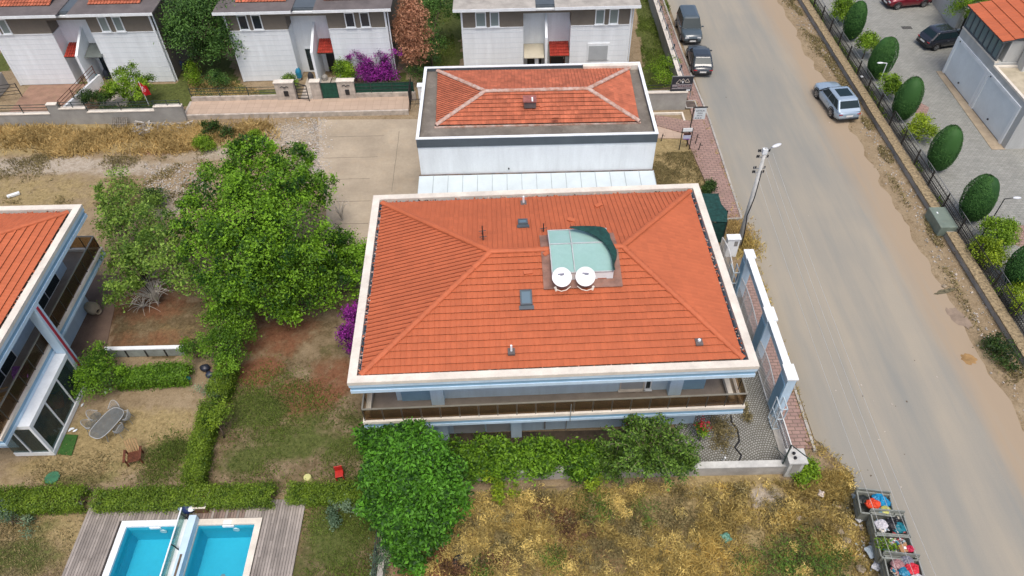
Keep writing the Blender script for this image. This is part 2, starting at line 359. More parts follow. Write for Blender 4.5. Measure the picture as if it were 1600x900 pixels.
M_tile = pm('clay_tile', (.50,.130,.052), .66, .05, .5, attr=.07, bump=.1, bscale=60, dirt=.18, dirtcol=(.42,.10,.05))
M_tile_old = pm('old_clay_tile', (.52,.15,.075), .72, .14, 1.1, attr=.2, bump=.2, bscale=60, dirt=.35, dirtcol=(.30,.12,.07))
M_tile_red = pm('red_tile', (.42,.05,.03), .6, .12, 1.1, attr=.2)
M_mortar = pm('lime_mortar', (.62,.52,.46), .9, .25, 3, col2=(.42,.2,.13), bump=.5)
M_metal = pm('grey_metal', (.33,.34,.34), .45, .08, 2, metal=.3)
M_dark = solid('dark_metal', (.03,.032,.035), .45, .3)
M_black = solid('black_plastic', (.015,.015,.017), .5)
M_rail = pm('bronze_rail', (.36,.34,.28), .45, .08, 2, metal=.4)
M_post = solid('rail_post', (.05,.045,.035), .5)
M_tintg = glassm('bronze_glass', (.66,.57,.45), .78, .06, (.10,.075,.05))
M_tan = pm('terrace_tiles', (.30,.25,.20), .7, .1, 1.5, dirt=.3)
M_glass = glassm('window_glass', (.5,.6,.6), .25, .04, (.03,.045,.05))
M_clear = glassm('clear_glass', (.75,.85,.83), .6, .04, (.06,.08,.08))
M_sky = pm('frosted_glass', (.27,.46,.40), .12, .06, .35, col2=(.34,.52,.49), spec=.6)
M_shutter = pm('roller_shutter', (.42,.45,.46), .6, .06, 1)
M_stone = pm('travertine', (.55,.49,.42), .85, .18, 2.2, dirt=.5, dirtcol=(.33,.28,.22), bump=.4)
M_conc = pm('concrete', (.42,.40,.36), .9, .14, 1.0, dirt=.45, dirtcol=(.26,.24,.19), bump=.3)
M_wallstone = pm('yellow_stone_coping', (.40,.31,.18), .9, .35, 6, dirt=.5, dirtcol=(.19,.14,.08), bump=.5)
M_deck = pm('weathered_deck', (.34,.30,.265), .85, .12, 2, streak=(.6,.6,.6), attr=.3, dirt=.3, dirtcol=(.2,.17,.14))
M_deck2 = pm('reddish_deck', (.27,.20,.165), .85, .12, 2, attr=.3, dirt=.3, dirtcol=(.17,.13,.1))
M_pool = pm('pool_plaster', (.05,.54,.68), .5, .06, .5, col2=(.035,.46,.62))
M_net = pm('shade_net', (.012,.065,.055), .8, .25, 5)
M_netg = pm('green_windbreak', (.015,.085,.055), .8, .2, 4)
M_wire = solid('cable', (.46,.46,.44), .6)
M_iron = solid('iron', (.022,.02,.018), .6)
M_gatew = pm('white_gate_paint', (.72,.72,.69), .55, .06, 2)
M_tyre = solid('tyre', (.02,.02,.02), .85)
M_rim = solid('rim', (.45,.46,.48), .3, .9)
M_carglass = solid('car_glass', (.015,.03,.036), .18, 0, .22)
M_plate = solid('number_plate', (.75,.75,.72), .5)
M_lampr = solid('tail_lamp', (.35,.01,.01), .2)
M_lampw = solid('head_lamp', (.6,.62,.63), .1)
M_steel = pm('galvanised_bin', (.32,.34,.30), .55, .18, 3, metal=.3, dirt=.6, dirtcol=(.16,.12,.07))
L_big = leafm('leaf_mulberry', (.014,.062,.004), (.24,.46,.025))
L_thin = leafm('leaf_thin', (.05,.12,.012), (.30,.46,.07))
L_fig = leafm('leaf_fig', (.014,.06,.005), (.13,.36,.025))
L_hedge = leafm('leaf_hedge', (.025,.07,.006), (.27,.40,.03))
L_row = leafm('leaf_row', (.03,.09,.006), (.21,.40,.025))
L_bush = leafm('leaf_bush', (.05,.11,.006), (.28,.46,.025))
L_dark = leafm('leaf_dark', (.012,.035,.008), (.07,.14,.02))
L_pine = leafm('leaf_pine', (.02,.06,.012), (.13,.27,.05))
L_olive = leafm('leaf_olive', (.025,.065,.010), (.19,.34,.045))
L_grey = leafm('leaf_silver', (.07,.13,.07), (.24,.34,.20))
L_topi = leafm('leaf_topiary', (.02,.075,.015), (.07,.19,.035), .7, .1)
L_lime = leafm('leaf_lime', (.12,.20,.01), (.38,.50,.03))
L_purple = leafm('bougainvillea', (.08,.008,.09), (.42,.04,.40))
L_brown = leafm('dead_needles', (.22,.10,.05), (.75,.40,.24))
L_red = leafm('rose_petals', (.3,.01,.02), (.7,.04,.08))
L_yellow = leafm('yellow_leaf', (.35,.33,.02), (.75,.70,.06))
L_straw = leafm('straw', (.24,.16,.05), (.80,.60,.26), .8, .2)
L_gold = leafm('gold_grass', (.17,.13,.05), (.90,.70,.24), .8, .2)
L_grass = leafm('lawn_grass', (.045,.08,.012), (.22,.30,.05), .7, .2)
L_weed = leafm('dry_weeds', (.10,.085,.035), (.40,.33,.15), .8, .15)

# ------------------------------------------------------------------ ground
def ground():
    x0, x1, y0, y1, st = -48, 60, 6, 84, .3
    xs = np.arange(x0, x1+1e-6, st); ys = np.arange(y0, y1+1e-6, st); X, Y = np.meshgrid(xs, ys); nx, ny = len(xs), len(ys)
    Z = -.045+(fbm(X, Y, .35, 2)-.5)*.05
    V = np.stack([X.ravel(), Y.ravel(), Z.ravel()], 1); i = np.arange(nx-1)[None,:]+nx*np.arange(ny-1)[:,None]; F = np.stack([i, i+1, i+1+nx, i+nx], -1).reshape(-1, 4)
    cx = V[F].mean(1); hole = (cx[:,0] > -19.1) & (cx[:,0] < -12.2) & (cx[:,1] < 16.1); F = F[~hole]
    k = len(V); big = 600
    ring = [(-big,-big),(big,-big),(big,big),(-big,big)]; V = np.concatenate([V, [[a, b, -.05] for a, b in [(-big,-big),(x0,-big),(x1,-big),(big,-big),(-big,y0),(big,y0),(-big,ys[-1]),(big,ys[-1]),(-big,big),(x0,big),(x1,big),(big,big),(x0,y0),(xs[-1],y0),(x0,ys[-1]),(xs[-1],ys[-1])]]])
    q = lambda *a: [k+b for b in a]
    F = np.concatenate([F, [q(0,1,12,4), q(1,2,13,12), q(2,3,5,13), q(4,12,14,6), q(13,5,7,15), q(6,14,9,8), q(14,15,10,9), q(15,7,11,10)]])
    o = npmesh('ground', V, F, None or [ground_mat()], smooth=True); o['kind'] = 'structure'
    me = o.data; X, Y = V[:,0], V[:,1]
    fld = {n: np.zeros(len(V)) for n in ('green', 'dry', 'red', 'pale', 'earth')}
    for zn, px, py, rx, ry, s in SPOTS:
        cx_, cy_ = G(px, py); d2 = ((X-cx_)/rx)**2+((Y-cy_)/ry)**2; fld[zn] = np.maximum(fld[zn], s*np.exp(-d2**1.5))
    for zn, poly, s in ZONES:
        P = [G(*p) for p in poly]; jx = (fbm(X, Y, .5, 11)-.5)*1.4; jy = (fbm(X, Y, .5, 12)-.5)*1.4; ins = inpoly(X+jx, Y+jy, P); fld[zn] = np.where(ins, np.maximum(fld[zn], s), fld[zn])
    for n, a in fld.items():
        at_ = me.attributes.new(n, 'FLOAT', 'POINT'); at_.data.foreach_set('value', a.astype(np.float32))
def ground_mat():
    m, t, b = _base('ground_cover', .95, 0, .2)
    g = t.nodes.new('ShaderNodeNewGeometry'); pos = g.outputs['Position']
    n0 = _noise(t, pos, .35, 8, .65); r0 = _ramp(t, .3, .7, (.25,.185,.11,1), (.37,.29,.185,1)); t.links.new(n0.outputs[0], r0.inputs[0]); col = r0.outputs[0]
    fine = _noise(t, pos, 5, 6, .75)
    mid = _noise(t, pos, .8, 8, .75)
    for name, c1, c2, k in (('earth', (.085,.065,.032), (.19,.14,.075), 1.0), ('dry', (.23,.175,.08), (.46,.36,.18), 1.0), ('red', (.17,.075,.04), (.27,.13,.07), 1.0), ('pale', (.36,.30,.22), (.52,.46,.38), 1.0), ('green', (.055,.075,.018), (.15,.17,.05), 1.1)):
        a = t.nodes.new('ShaderNodeAttribute'); a.attribute_name = name
        ad = t.nodes.new('ShaderNodeMath'); ad.operation = 'ADD'; t.links.new(a.outputs['Fac'], ad.inputs[0]); t.links.new(mid.outputs[0], ad.inputs[1])
        r = _ramp(t, .82/1.5, 1.12/1.5); ml = t.nodes.new('ShaderNodeMath'); ml.operation = 'MULTIPLY'; ml.inputs[1].default_value = 1/1.5; t.links.new(ad.outputs[0], ml.inputs[0]); t.links.new(ml.outputs[0], r.inputs[0])
        rc = _ramp(t, .3, .72, c4(c1), c4(c2)); t.links.new(fine.outputs[0], rc.inputs[0])
        mx = _mix(t); t.links.new(r.outputs[0], mx.inputs[0]); t.links.new(col, mx.inputs[6]); t.links.new(rc.outputs[0], mx.inputs[7]); col = mx.outputs[2]
    sp = _noise(t, pos, 14, 3, .8); rs = _ramp(t, .2, .8, (.62,.62,.62,1), (1.2,1.2,1.2,1)); t.links.new(sp.outputs[0], rs.inputs[0])
    mm = _mix(t, 'MULTIPLY', 1); t.links.new(col, mm.inputs[6]); t.links.new(rs.outputs[0], mm.inputs[7])
    sp2 = _noise(t, pos, 2.6, 8, .8); rs2 = _ramp(t, .33, .5, (.62,.58,.5,1), (1,1,1,1)); t.links.new(sp2.outputs[0], rs2.inputs[0])
    mm2 = _mix(t, 'MULTIPLY', 1); t.links.new(mm.outputs[2], mm2.inputs[6]); t.links.new(rs2.outputs[0], mm2.inputs[7])
    t.links.new(mm2.outputs[2], b.inputs['Base Color'])
    bp = t.nodes.new('ShaderNodeBump'); bp.inputs['Strength'].default_value = .6; bp.inputs['Distance'].default_value = .06; t.links.new(fine.outputs[0], bp.inputs['Height']); t.links.new(bp.outputs[0], b.inputs['Normal'])
    return m
SPOTS = [  # zone, picture point, radii in metres, strength
 ('green', 400, 640, 2.2, 1.6, .75), ('green', 450, 690, 3, 1.5, .7), ('green', 380, 720, 1.6, 1.2, .7), ('green', 540, 700, 2.0, 1.3, .65), ('green', 500, 660, 3, 1.2, .5),
 ('green', 530, 830, 2.0, 2.5, .75), ('green', 560, 780, 2, 1.6, .65), ('green', 490, 880, 2, 1.5, .5), ('green', 30, 870, 2.5, 1.3, .65), ('green', 60, 820, 2, .8, .45),
 ('green', 268, 705, 1.5, .9, .85), ('green', 180, 730, 3, .6, .4), ('green', 250, 745, 2.5, .5, .5), ('green', 130, 750, 3, .5, .5), ('green', 520, 545, 1.5, 2, .35), ('green', 440, 500, 2, 2, .3),
 ('red', 405, 580, 1.4, 1.3, .85), ('red', 470, 620, 3, 1.6, .68), ('red', 430, 520, 3, 2.5, .62), ('red', 520, 590, 2, 2, .62), ('red', 240, 470, 3.5, 2.5, .55), ('red', 230, 530, 4, 1.2, .5), ('red', 150, 500, 2, 3, .5),
 ('red', 700, 880, 3.2, 1.5, .85), ('red', 870, 810, 2, .8, .6), ('red', 900, 870, 4, 2, .45), ('red', 250, 235, 3.5, .8, .5),
 ('dry', 190, 690, 5, 2.4, .8), ('dry', 250, 660, 3, 1.2, .7), ('dry', 120, 730, 4, 1.5, .7), ('dry', 60, 830, 4, 2.5, .62), ('dry', 40, 770, 3, 1, .5), ('dry', 460, 650, 3, 2, .42), ('dry', 480, 800, 3, 3, .45),
 ('dry', 60, 215, 10, 2.4, 1), ('dry', 200, 215, 7, 2.2, .9), ('dry', 320, 225, 4, 2, .6), ('dry', 60, 300, 7, 3, .6), ('dry', 180, 300, 5, 3, .45), ('dry', 250, 530, 4, 2, .4),
 ('pale', 60, 258, 9, 1.3, .75), ('pale', 200, 262, 5, 1.2, .6), ('pale', 330, 240, 5, 1.2, .55), ('pale', 450, 210, 4, 2.2, .62), ('pale', 480, 260, 1.5, 3, .7), ('pale', 270, 315, 1.6, 2, .8), ('pale', 1200, 775, .9, .7, .9), ('pale', 150, 480, 2, 2, .3),
 ('green', 330, 240, 1, .5, .3), ('green', 205, 310, 1.5, 1, .35), ('green', 1555, 545, 1.2, 1.2, .5)]
ZONES = [
 ('earth', [(340,470),(560,440),(575,780),(440,775),(315,770),(330,640),(350,600)], .5), ('earth', [(440,780),(600,785),(600,1000),(420,1000)], .6), ('earth', [(165,455),(340,470),(330,560),(170,560)], .62), ('earth', [(-60,780),(150,790),(90,1000),(-60,1000)], .42),
 ('dry', [(620,790),(835,757),(1235,740),(1335,740),(1350,800),(1370,900),(1370,1000),(560,1000),(640,880)], .95),
 ('green', [(985,-60),(1030,-60),(1062,130),(1008,142)], 1), ('dry', [(1010,195),(1095,195),(1120,300),(1015,290)], .75), ('dry', [(1135,330),(1160,330),(1180,410),(1140,400)], .9),
 ('green', [(640,-40),(720,-40),(720,100),(620,115),(615,128),(640,128)], .8), ('green', [(230,60),(340,60),(385,140),(285,150)], .85), ('green', [(0,60),(15,60),(20,110),(-20,120)], .8),
 ('green', [(110,130),(300,130),(300,165),(115,165)], .8), ('green', [(300,140),(440,140),(440,160),(300,160)], .6)]
ground()

# roads and paving: sheets stacked in 4 mm and larger steps
def road_mat():
    m, t, b = _base('dusty_asphalt', .88, 0, .3)
    g = t.nodes.new('ShaderNodeNewGeometry'); pos = g.outputs['Position']
    mp = t.nodes.new('ShaderNodeMapping'); mp.inputs['Scale'].default_value = (1, .09, 1); t.links.new(pos, mp.inputs[0])
    st = _noise(t, mp.outputs[0], .55, 5, .6); r0 = _ramp(t, .34, .66, (.252,.250,.224,1), (.340,.308,.248,1)); t.links.new(st.outputs[0], r0.inputs[0])
    fine = _noise(t, pos, 18, 4, .8); rf = _ramp(t, .2, .8, (.90,.90,.90,1), (1.08,1.08,1.08,1)); t.links.new(fine.outputs[0], rf.inputs[0])
    mm = _mix(t, 'MULTIPLY', 1); t.links.new(r0.outputs[0], mm.inputs[6]); t.links.new(rf.outputs[0], mm.inputs[7])
    lg = _noise(t, pos, .16, 4, .6); rl = _ramp(t, .3, .7, (.94,.95,.96,1), (1.05,1.03,1.0,1)); t.links.new(lg.outputs[0], rl.inputs[0])
    mm2 = _mix(t, 'MULTIPLY', 1); t.links.new(mm.outputs[2], mm2.inputs[6]); t.links.new(rl.outputs[0], mm2.inputs[7])
    sp = t.nodes.new('ShaderNodeSeparateXYZ'); t.links.new(pos, sp.inputs[0]); nz = _noise(t, mp.outputs[0], .9, 8, .7); nz2 = _noise(t, pos, .5, 8, .7)
    def edge(x_in, x_out, k, src):               # soil washed over the tarmac from x_in (none) to x_out (full)
        mr = t.nodes.new('ShaderNodeMapRange'); mr.inputs[1].default_value = x_in; mr.inputs[2].default_value = x_out; t.links.new(sp.outputs[0], mr.inputs[0])
        a = t.nodes.new('ShaderNodeMath'); a.operation = 'ADD'; t.links.new(mr.outputs[0], a.inputs[0]); t.links.new(src.outputs[0], a.inputs[1])
        h = t.nodes.new('ShaderNodeMath'); h.operation = 'MULTIPLY'; h.inputs[1].default_value = .5; t.links.new(a.outputs[0], h.inputs[0])
        r = _ramp(t, .38, .62, (0,0,0,1), (k,k,k,1)); t.links.new(h.outputs[0], r.inputs[0]); return r
    e1 = edge(22.4, 26.4, .85, nz); m3 = _mix(t); t.links.new(e1.outputs[0], m3.inputs[0]); t.links.new(mm2.outputs[2], m3.inputs[6]); m3.inputs[7].default_value = (.36,.275,.185,1)
    e2 = edge(16.9, 15.0, .35, nz2); m4_ = _mix(t); t.links.new(e2.outputs[0], m4_.inputs[0]); t.links.new(m3.outputs[2], m4_.inputs[6]); m4_.inputs[7].default_value = (.33,.27,.18,1)
    vo = _noise(t, pos, 1.7, 9, .8); rv = _ramp(t, .66, .74, (0,0,0,1), (.25,.25,.25,1)); t.links.new(vo.outputs[0], rv.inputs[0])
    m5 = _mix(t); t.links.new(rv.outputs[0], m5.inputs[0]); t.links.new(m4_.outputs[2], m5.inputs[6]); m5.inputs[7].default_value = (.18,.16,.13,1)
    t.links.new(m5.outputs[2], b.inputs['Base Color'])
    bp = t.nodes.new('ShaderNodeBump'); bp.inputs['Strength'].default_value = .25; bp.inputs['Distance'].default_value = .01; t.links.new(fine.outputs[0], bp.inputs['Height']); t.links.new(bp.outputs[0], b.inputs['Normal'])
    return m
M_road = road_mat()
XL = 15.35                                      # kerb line of the road
def wob(x, y0, y1, amp, step=.6, seed=3):
    ys = np.arange(y0, y1, step); return [(x+(float(vnoise(y*.9, 3.3, seed))-.5)*amp*2+(float(vnoise(y*3.1, 7.3, seed))-.5)*amp*.7, float(y)) for y in ys]
rp = [(16.7, -60)]+wob(16.5, -58, 17.8, .22)+[(15.35, 19.8)]+[(XL, 36.6)]+[(15.6, 40), (15.75, 48), (15.4, 200)]+[(26.3, 200)]+wob(26.2, 8, 75, .35, seed=8)[::-1]+[(26.3, -60)]
struct('road', MB().add([(p[0], p[1], .0) for p in rp], [tuple(range(len(rp)))]), M_road)
M_pink = brickm('pink_pavers', (.38,.25,.21), (.32,.21,.18), (.21,.15,.12), .42, .22, .03, var=.2, dirt=.45, dirtcol=(.30,.24,.17))
M_cobble = brickm('fan_cobbles', (.37,.37,.345), (.28,.28,.26), (.13,.125,.10), .15, .135, .03, wave=(2.3,.5), var=.25, dirt=.6, dirtcol=(.19,.17,.12))
M_drive = brickm('driveway_setts', (.33,.33,.30), (.27,.275,.25), (.21,.21,.18), .34, .17, .02, var=.2, dirt=.4, dirtcol=(.26,.25,.22))
M_darkpave = brickm('dark_setts', (.13,.13,.12), (.10,.10,.095), (.05,.05,.045), .3, .15, .03, var=.2, dirt=.4, dirtcol=(.12,.1,.07))
M_slab = pm('concrete_yard', (.43,.36,.265), .9, .12, .35, dirt=.55, dirtcol=(.47,.36,.24), bump=.3)
M_beige = brickm('beige_tiles', (.50,.38,.29), (.46,.35,.265), (.36,.27,.2), .6, .6, .012, var=.12, dirt=.45, dirtcol=(.36,.29,.21), offset=0)
def pave(name, poly, z, mat, thick=.1):
    return struct(name, MB().prism(poly, z-thick, z), mat)
# pink pavements
sw = [(13.75,19.2),(15.05,19.2),(15.22,31.3),(13.85,31.3)]
pave('pavement', sw, .08, M_pink)
pave('pavement', [(14.2,36.7),(15.45,36.7),(15.6,48.4),(15.3,58),(15.1,80),(13.9,80),(14.55,51),(14.4,48.1),G(1024,181),G(1026,197),(13.4,46.6)], .085, M_pink)
k = MB()
def kerb(mb, pts, wd=.14, z=.12):
    for a, b in zip(pts[:-1], pts[1:]):
        n = max(1, int(math.dist(a, b)/.9))
        for i in range(n):
            u, v = i/n, (i+.97)/n; p = (a[0]+(b[0]-a[0])*u, a[1]+(b[1]-a[1])*u, z/2-.02+random.uniform(-.01,.01)); q = (a[0]+(b[0]-a[0])*v, a[1]+(b[1]-a[1])*v, p[2]); mb.bar(p, q, wd, z+.08)
kerb(k, [(15.13,19.0),(15.3,31.3)]); kerb(k, [(15.52,36.7),(15.68,48.4),(15.38,58),(15.18,80)]); kerb(k, [(15.52,36.7),(14.2,36.62)])
struct('kerb', k, M_conc)
# yards
pave('cobbled_yard', [(8.3,18.25),(13.5,18.25),(13.7,31.4),(8.5,31.4)], .02, M_cobble)
pave('driveway', [(29.6,-20),(60,-20),(60,110),(29.6,110)], .0, M_drive, .08)
pave('planting_strip', [(29.0,-20),(29.62,-20),(29.62,110),(29.0,110)], .03, M_darkpave)
P = [G(497,187), G(668,186), G(668,300), G(560,440), G(505,440), G(510,330), G(500,260)]
pave('concrete_yard', P, -.0, M_slab)
jt = MB()
def groove(a, b, wd=.03):
    d = math.dist(a, b); n = int(d/.5)+1; pts = [(a[0]+(b[0]-a[0])*i/n+random.uniform(-.015,.015), a[1]+(b[1]-a[1])*i/n+random.uniform(-.015,.015)) for i in range(n+1)]
    for p, q in zip(pts[:-1], pts[1:]): jt.bar((p[0],p[1],0), (q[0],q[1],0), wd, .012)
groove(G(624,205), G(612,300)); groove(G(505,247), G(590,245)); groove(G(528,280), G(578,279)); groove(G(525,315), G(580,314)); groove(G(520,350), G(575,349)); groove(G(515,214), G(600,212))
struct('yard_joints', jt, pm('joint_dark', (.20,.175,.13), .95, .2, 3))
# raised front walk of the middle townhouse
pave('garden_terrace', [(-25.6,50.3),(-7.9,50.3),(-7.9,52.1),(-25.6,52.1)], .38, M_beige, .5)
tb = MB(); tb.box(-25.7,50.12,-.1,-7.9,50.3,.36); tb.box(-25.78,50.12,-.1,-25.6,52.1,.40); struct('terrace_edge', tb, M_stone)
pave('entrance_path', [(-16.9,52.1),(-15.0,52.1),(-14.8,55.6),(-16.9,55.6)], .22, M_stone, .3)
pave('entrance_path', [(-14.9,52.1),(-12.9,52.1),(-13.0,55.6),(-14.7,55.6)], .23, M_stone, .3)
pave('entrance_path', [(-40.5,50.9),(-33.5,50.9),(-33.5,55.8),(-40.5,55.8)], .03, pm('red_patio', (.33,.2,.14), .9, .15, 1, dirt=.6, dirtcol=(.3,.25,.12)), .1)
pave('entrance_path', [(-33.4,52.3),(-31.2,52.3),(-31.2,57.5),(-33.4,57.5)], .03, M_stone, .1)
# brown patio beside the left villa, cracked apron at lower right of the white house
pave('patio', [G(40,560), G(128,560), G(165,545), G(190,430), G(130,430)], -.0, pm('brown_patio', (.20,.135,.10), .9, .15, .8, dirt=.5, dirtcol=(.28,.2,.13)), .1)
struct('house_path', MB().prism([(-6.5,18.6),(8.3,18.6),(8.3,20.6),(-6.5,20.6)], -.05, .0), pm('bare_soil', (.085,.065,.045), .95, .25, 1.5, bump=.5))
pave('forecourt', [G(1024,198),G(1072,198),G(1080,216),G(1026,216)], .02, M_beige, .1)
# ------------------------------------------------------------------ tiled roofs
def tile_face(A, B, C, D, per=.25, course=.36, step=.045, amp=.03, ns=6):
    """A,B eave corners, D above A, C above B (D==C for a triangle). Returns arrays of quads shaped as interlocking tiles"""
    A, B, C, D = [np.array(p, float) for p in (A, B, C, D)]
    eu = B-A; L = np.linalg.norm(eu); eu /= L; n = np.cross(eu, (D-A)); n /= np.linalg.norm(n); n = n if n[2] > 0 else -n; ev = np.cross(n, eu); ev = ev if ev[2] > 0 else -ev
    H = np.dot(D-A, ev); uD = np.dot(D-A, eu); uC = np.dot(C-A, eu); nc = max(1, int(round(H/course))); course = H/nc
    ph = [0, .22, .42, .66, .82, .965]; hh = np.array([0, .35, .05, .35, .95, 1.0])*amp   # shallow pan, then the side roll with a sharp edge
    nt = int(L/per)+2; us = np.concatenate([(k_+np.array(ph))*per for k_ in range(nt)]); prof = np.tile(hh, nt); tid = np.repeat(np.arange(nt), 6); edge = np.tile([0,0,0,0,0,1], nt)
    V = []; F = []; Rn = []; Mi = []; k = 0; T = np.random.default_rng(int(L*1000) % 997).random((400, 200)); base = len(us)
    for c in range(nc):
        v0, v1 = c*course, (c+1)*course; rows = []
        for v, off, pf in ((v0+.03, -.015, 0), (v0, step, 1), (v1+.01, .0, 1)):
            vv = min(v, H); lo = uD*vv/H; hi = L+(uC-L)*vv/H; u = np.clip(us, lo, max(hi, lo)); rows.append(A+u[:,None]*eu+v*ev+(off+prof*pf)[:,None]*n)
        V += rows; i = np.arange(base-1)
        w0 = (np.abs(rows[1][1:]-rows[1][:-1]).sum(1) > 5e-3) | (np.abs(rows[2][1:]-rows[2][:-1]).sum(1) > 5e-3)
        lo0 = min(0, 0); uu = np.clip(us, uD*v0/H, L+(uC-L)*v0/H); w0 &= (np.abs(uu[1:]-uu[:-1]) > 1e-6)
        i = i[w0]; F += [np.stack([k+i, k+i+1, k+base+i+1, k+base+i], 1), np.stack([k+base+i, k+base+i+1, k+2*base+i+1, k+2*base+i], 1)]
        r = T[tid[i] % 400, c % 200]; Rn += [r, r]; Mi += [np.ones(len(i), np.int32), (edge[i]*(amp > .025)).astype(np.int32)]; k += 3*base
    return np.concatenate(V), np.concatenate(F), np.concatenate(Rn), np.concatenate(Mi)
def merge(parts):
    V = []; F = []; Rr = []; Mi = []; k = 0
    for v, f, r, m_ in parts: V.append(v); F.append(f+k); Rr.append(r); Mi.append(m_); k += len(v)
    return np.concatenate(V), np.concatenate(F), np.concatenate(Rr), np.concatenate(Mi)
EDGE_SHADE = {}
def edge_shade(mat):                                 # darkened clay: shade lines under courses and beside rolls painted into the colour
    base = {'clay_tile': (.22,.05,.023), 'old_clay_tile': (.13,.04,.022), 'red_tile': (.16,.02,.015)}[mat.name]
    return pm(mat.name+'_edge_shade', base, .85, .2, 3)
def caps(mb, p, q, r=.15, L=.40, lift=.06, n=6, rag=0, mi=0):
    """a line of overlapping half-round ridge tiles"""
    p, q = Vector(p), Vector(q); d = q-p; m = max(1, int(d.length/L)); d.normalize(); s = d.cross(Vector((0,0,1))).normalized(); up = s.cross(d).normalized(); tot = (q-p).length
    for i in range(m):
        a = p+d*(tot*i/m); b = p+d*(tot*(i+1.08)/m); r0, r1 = r*1.08, r*.92; o = up*(lift+random.uniform(-rag, rag)); vv = []
        for c, rr in ((a, r0), (b, r1)):
            for k in range(n+1): an = math.pi*k/n; vv.append(c+o+s*math.cos(an)*rr+up*(math.sin(an)*rr*.75-.03))
        mb.add(vv, [(k, k+1, n+2+k, n+1+k) for k in range(n)]+[tuple(range(n+1))], mi, random.random())
def hip_roof(root, x0, y0, x1, y1, z0, xr0, xr1, yr, zr, mat, capmat=None, zb=None, capr=.15, part='roof_tiles', dist=None, per=.25, course=.36, fp=((.058,.022),(.02,.032),(.012,.013),(.01,.036))):
    """hipped roof; corners may be given as dist = 4 eave corner points (FL, FR, BR, BL)"""
    FL, FR, BR, BL = dist or [(x0,y0,z0),(x1,y0,z0),(x1,y1,z0),(x0,y1,z0)]; P, Q = (xr0, yr, zr), (xr1, yr, zr)
    V, F, Rr, Mi = merge([tile_face(FL, FR, Q, P, per, course, *fp[0]), tile_face(BR, BL, P, Q, per, course, *fp[1]), tile_face(FR, BR, Q, Q, per, course, *fp[2]), tile_face(BL, FL, P, P, per, course, *fp[3])])
    o = npmesh(part, V, F, [mat, edge_shade(mat)], root, Rr, mi=Mi)
    cm = MB()
    for a, b in ((FL, P), (FR, Q), (BR, Q), (BL, P), (P, Q)): caps(cm, a, b, capr, rag=.008)
    cm.build('ridge_cap', capmat or mat, root, smooth=False)
    # timber deck under the tiles
    e = .05; mb = MB(); mb.add([(p[0], p[1], p[2]-e) for p in (FL, FR, BR, BL, P, Q)], [(0,1,5,4),(2,3,4,5),(1,2,5),(3,0,4),(3,2,1,0)]); mb.build('roof_deck', M_bark, root)
    return o

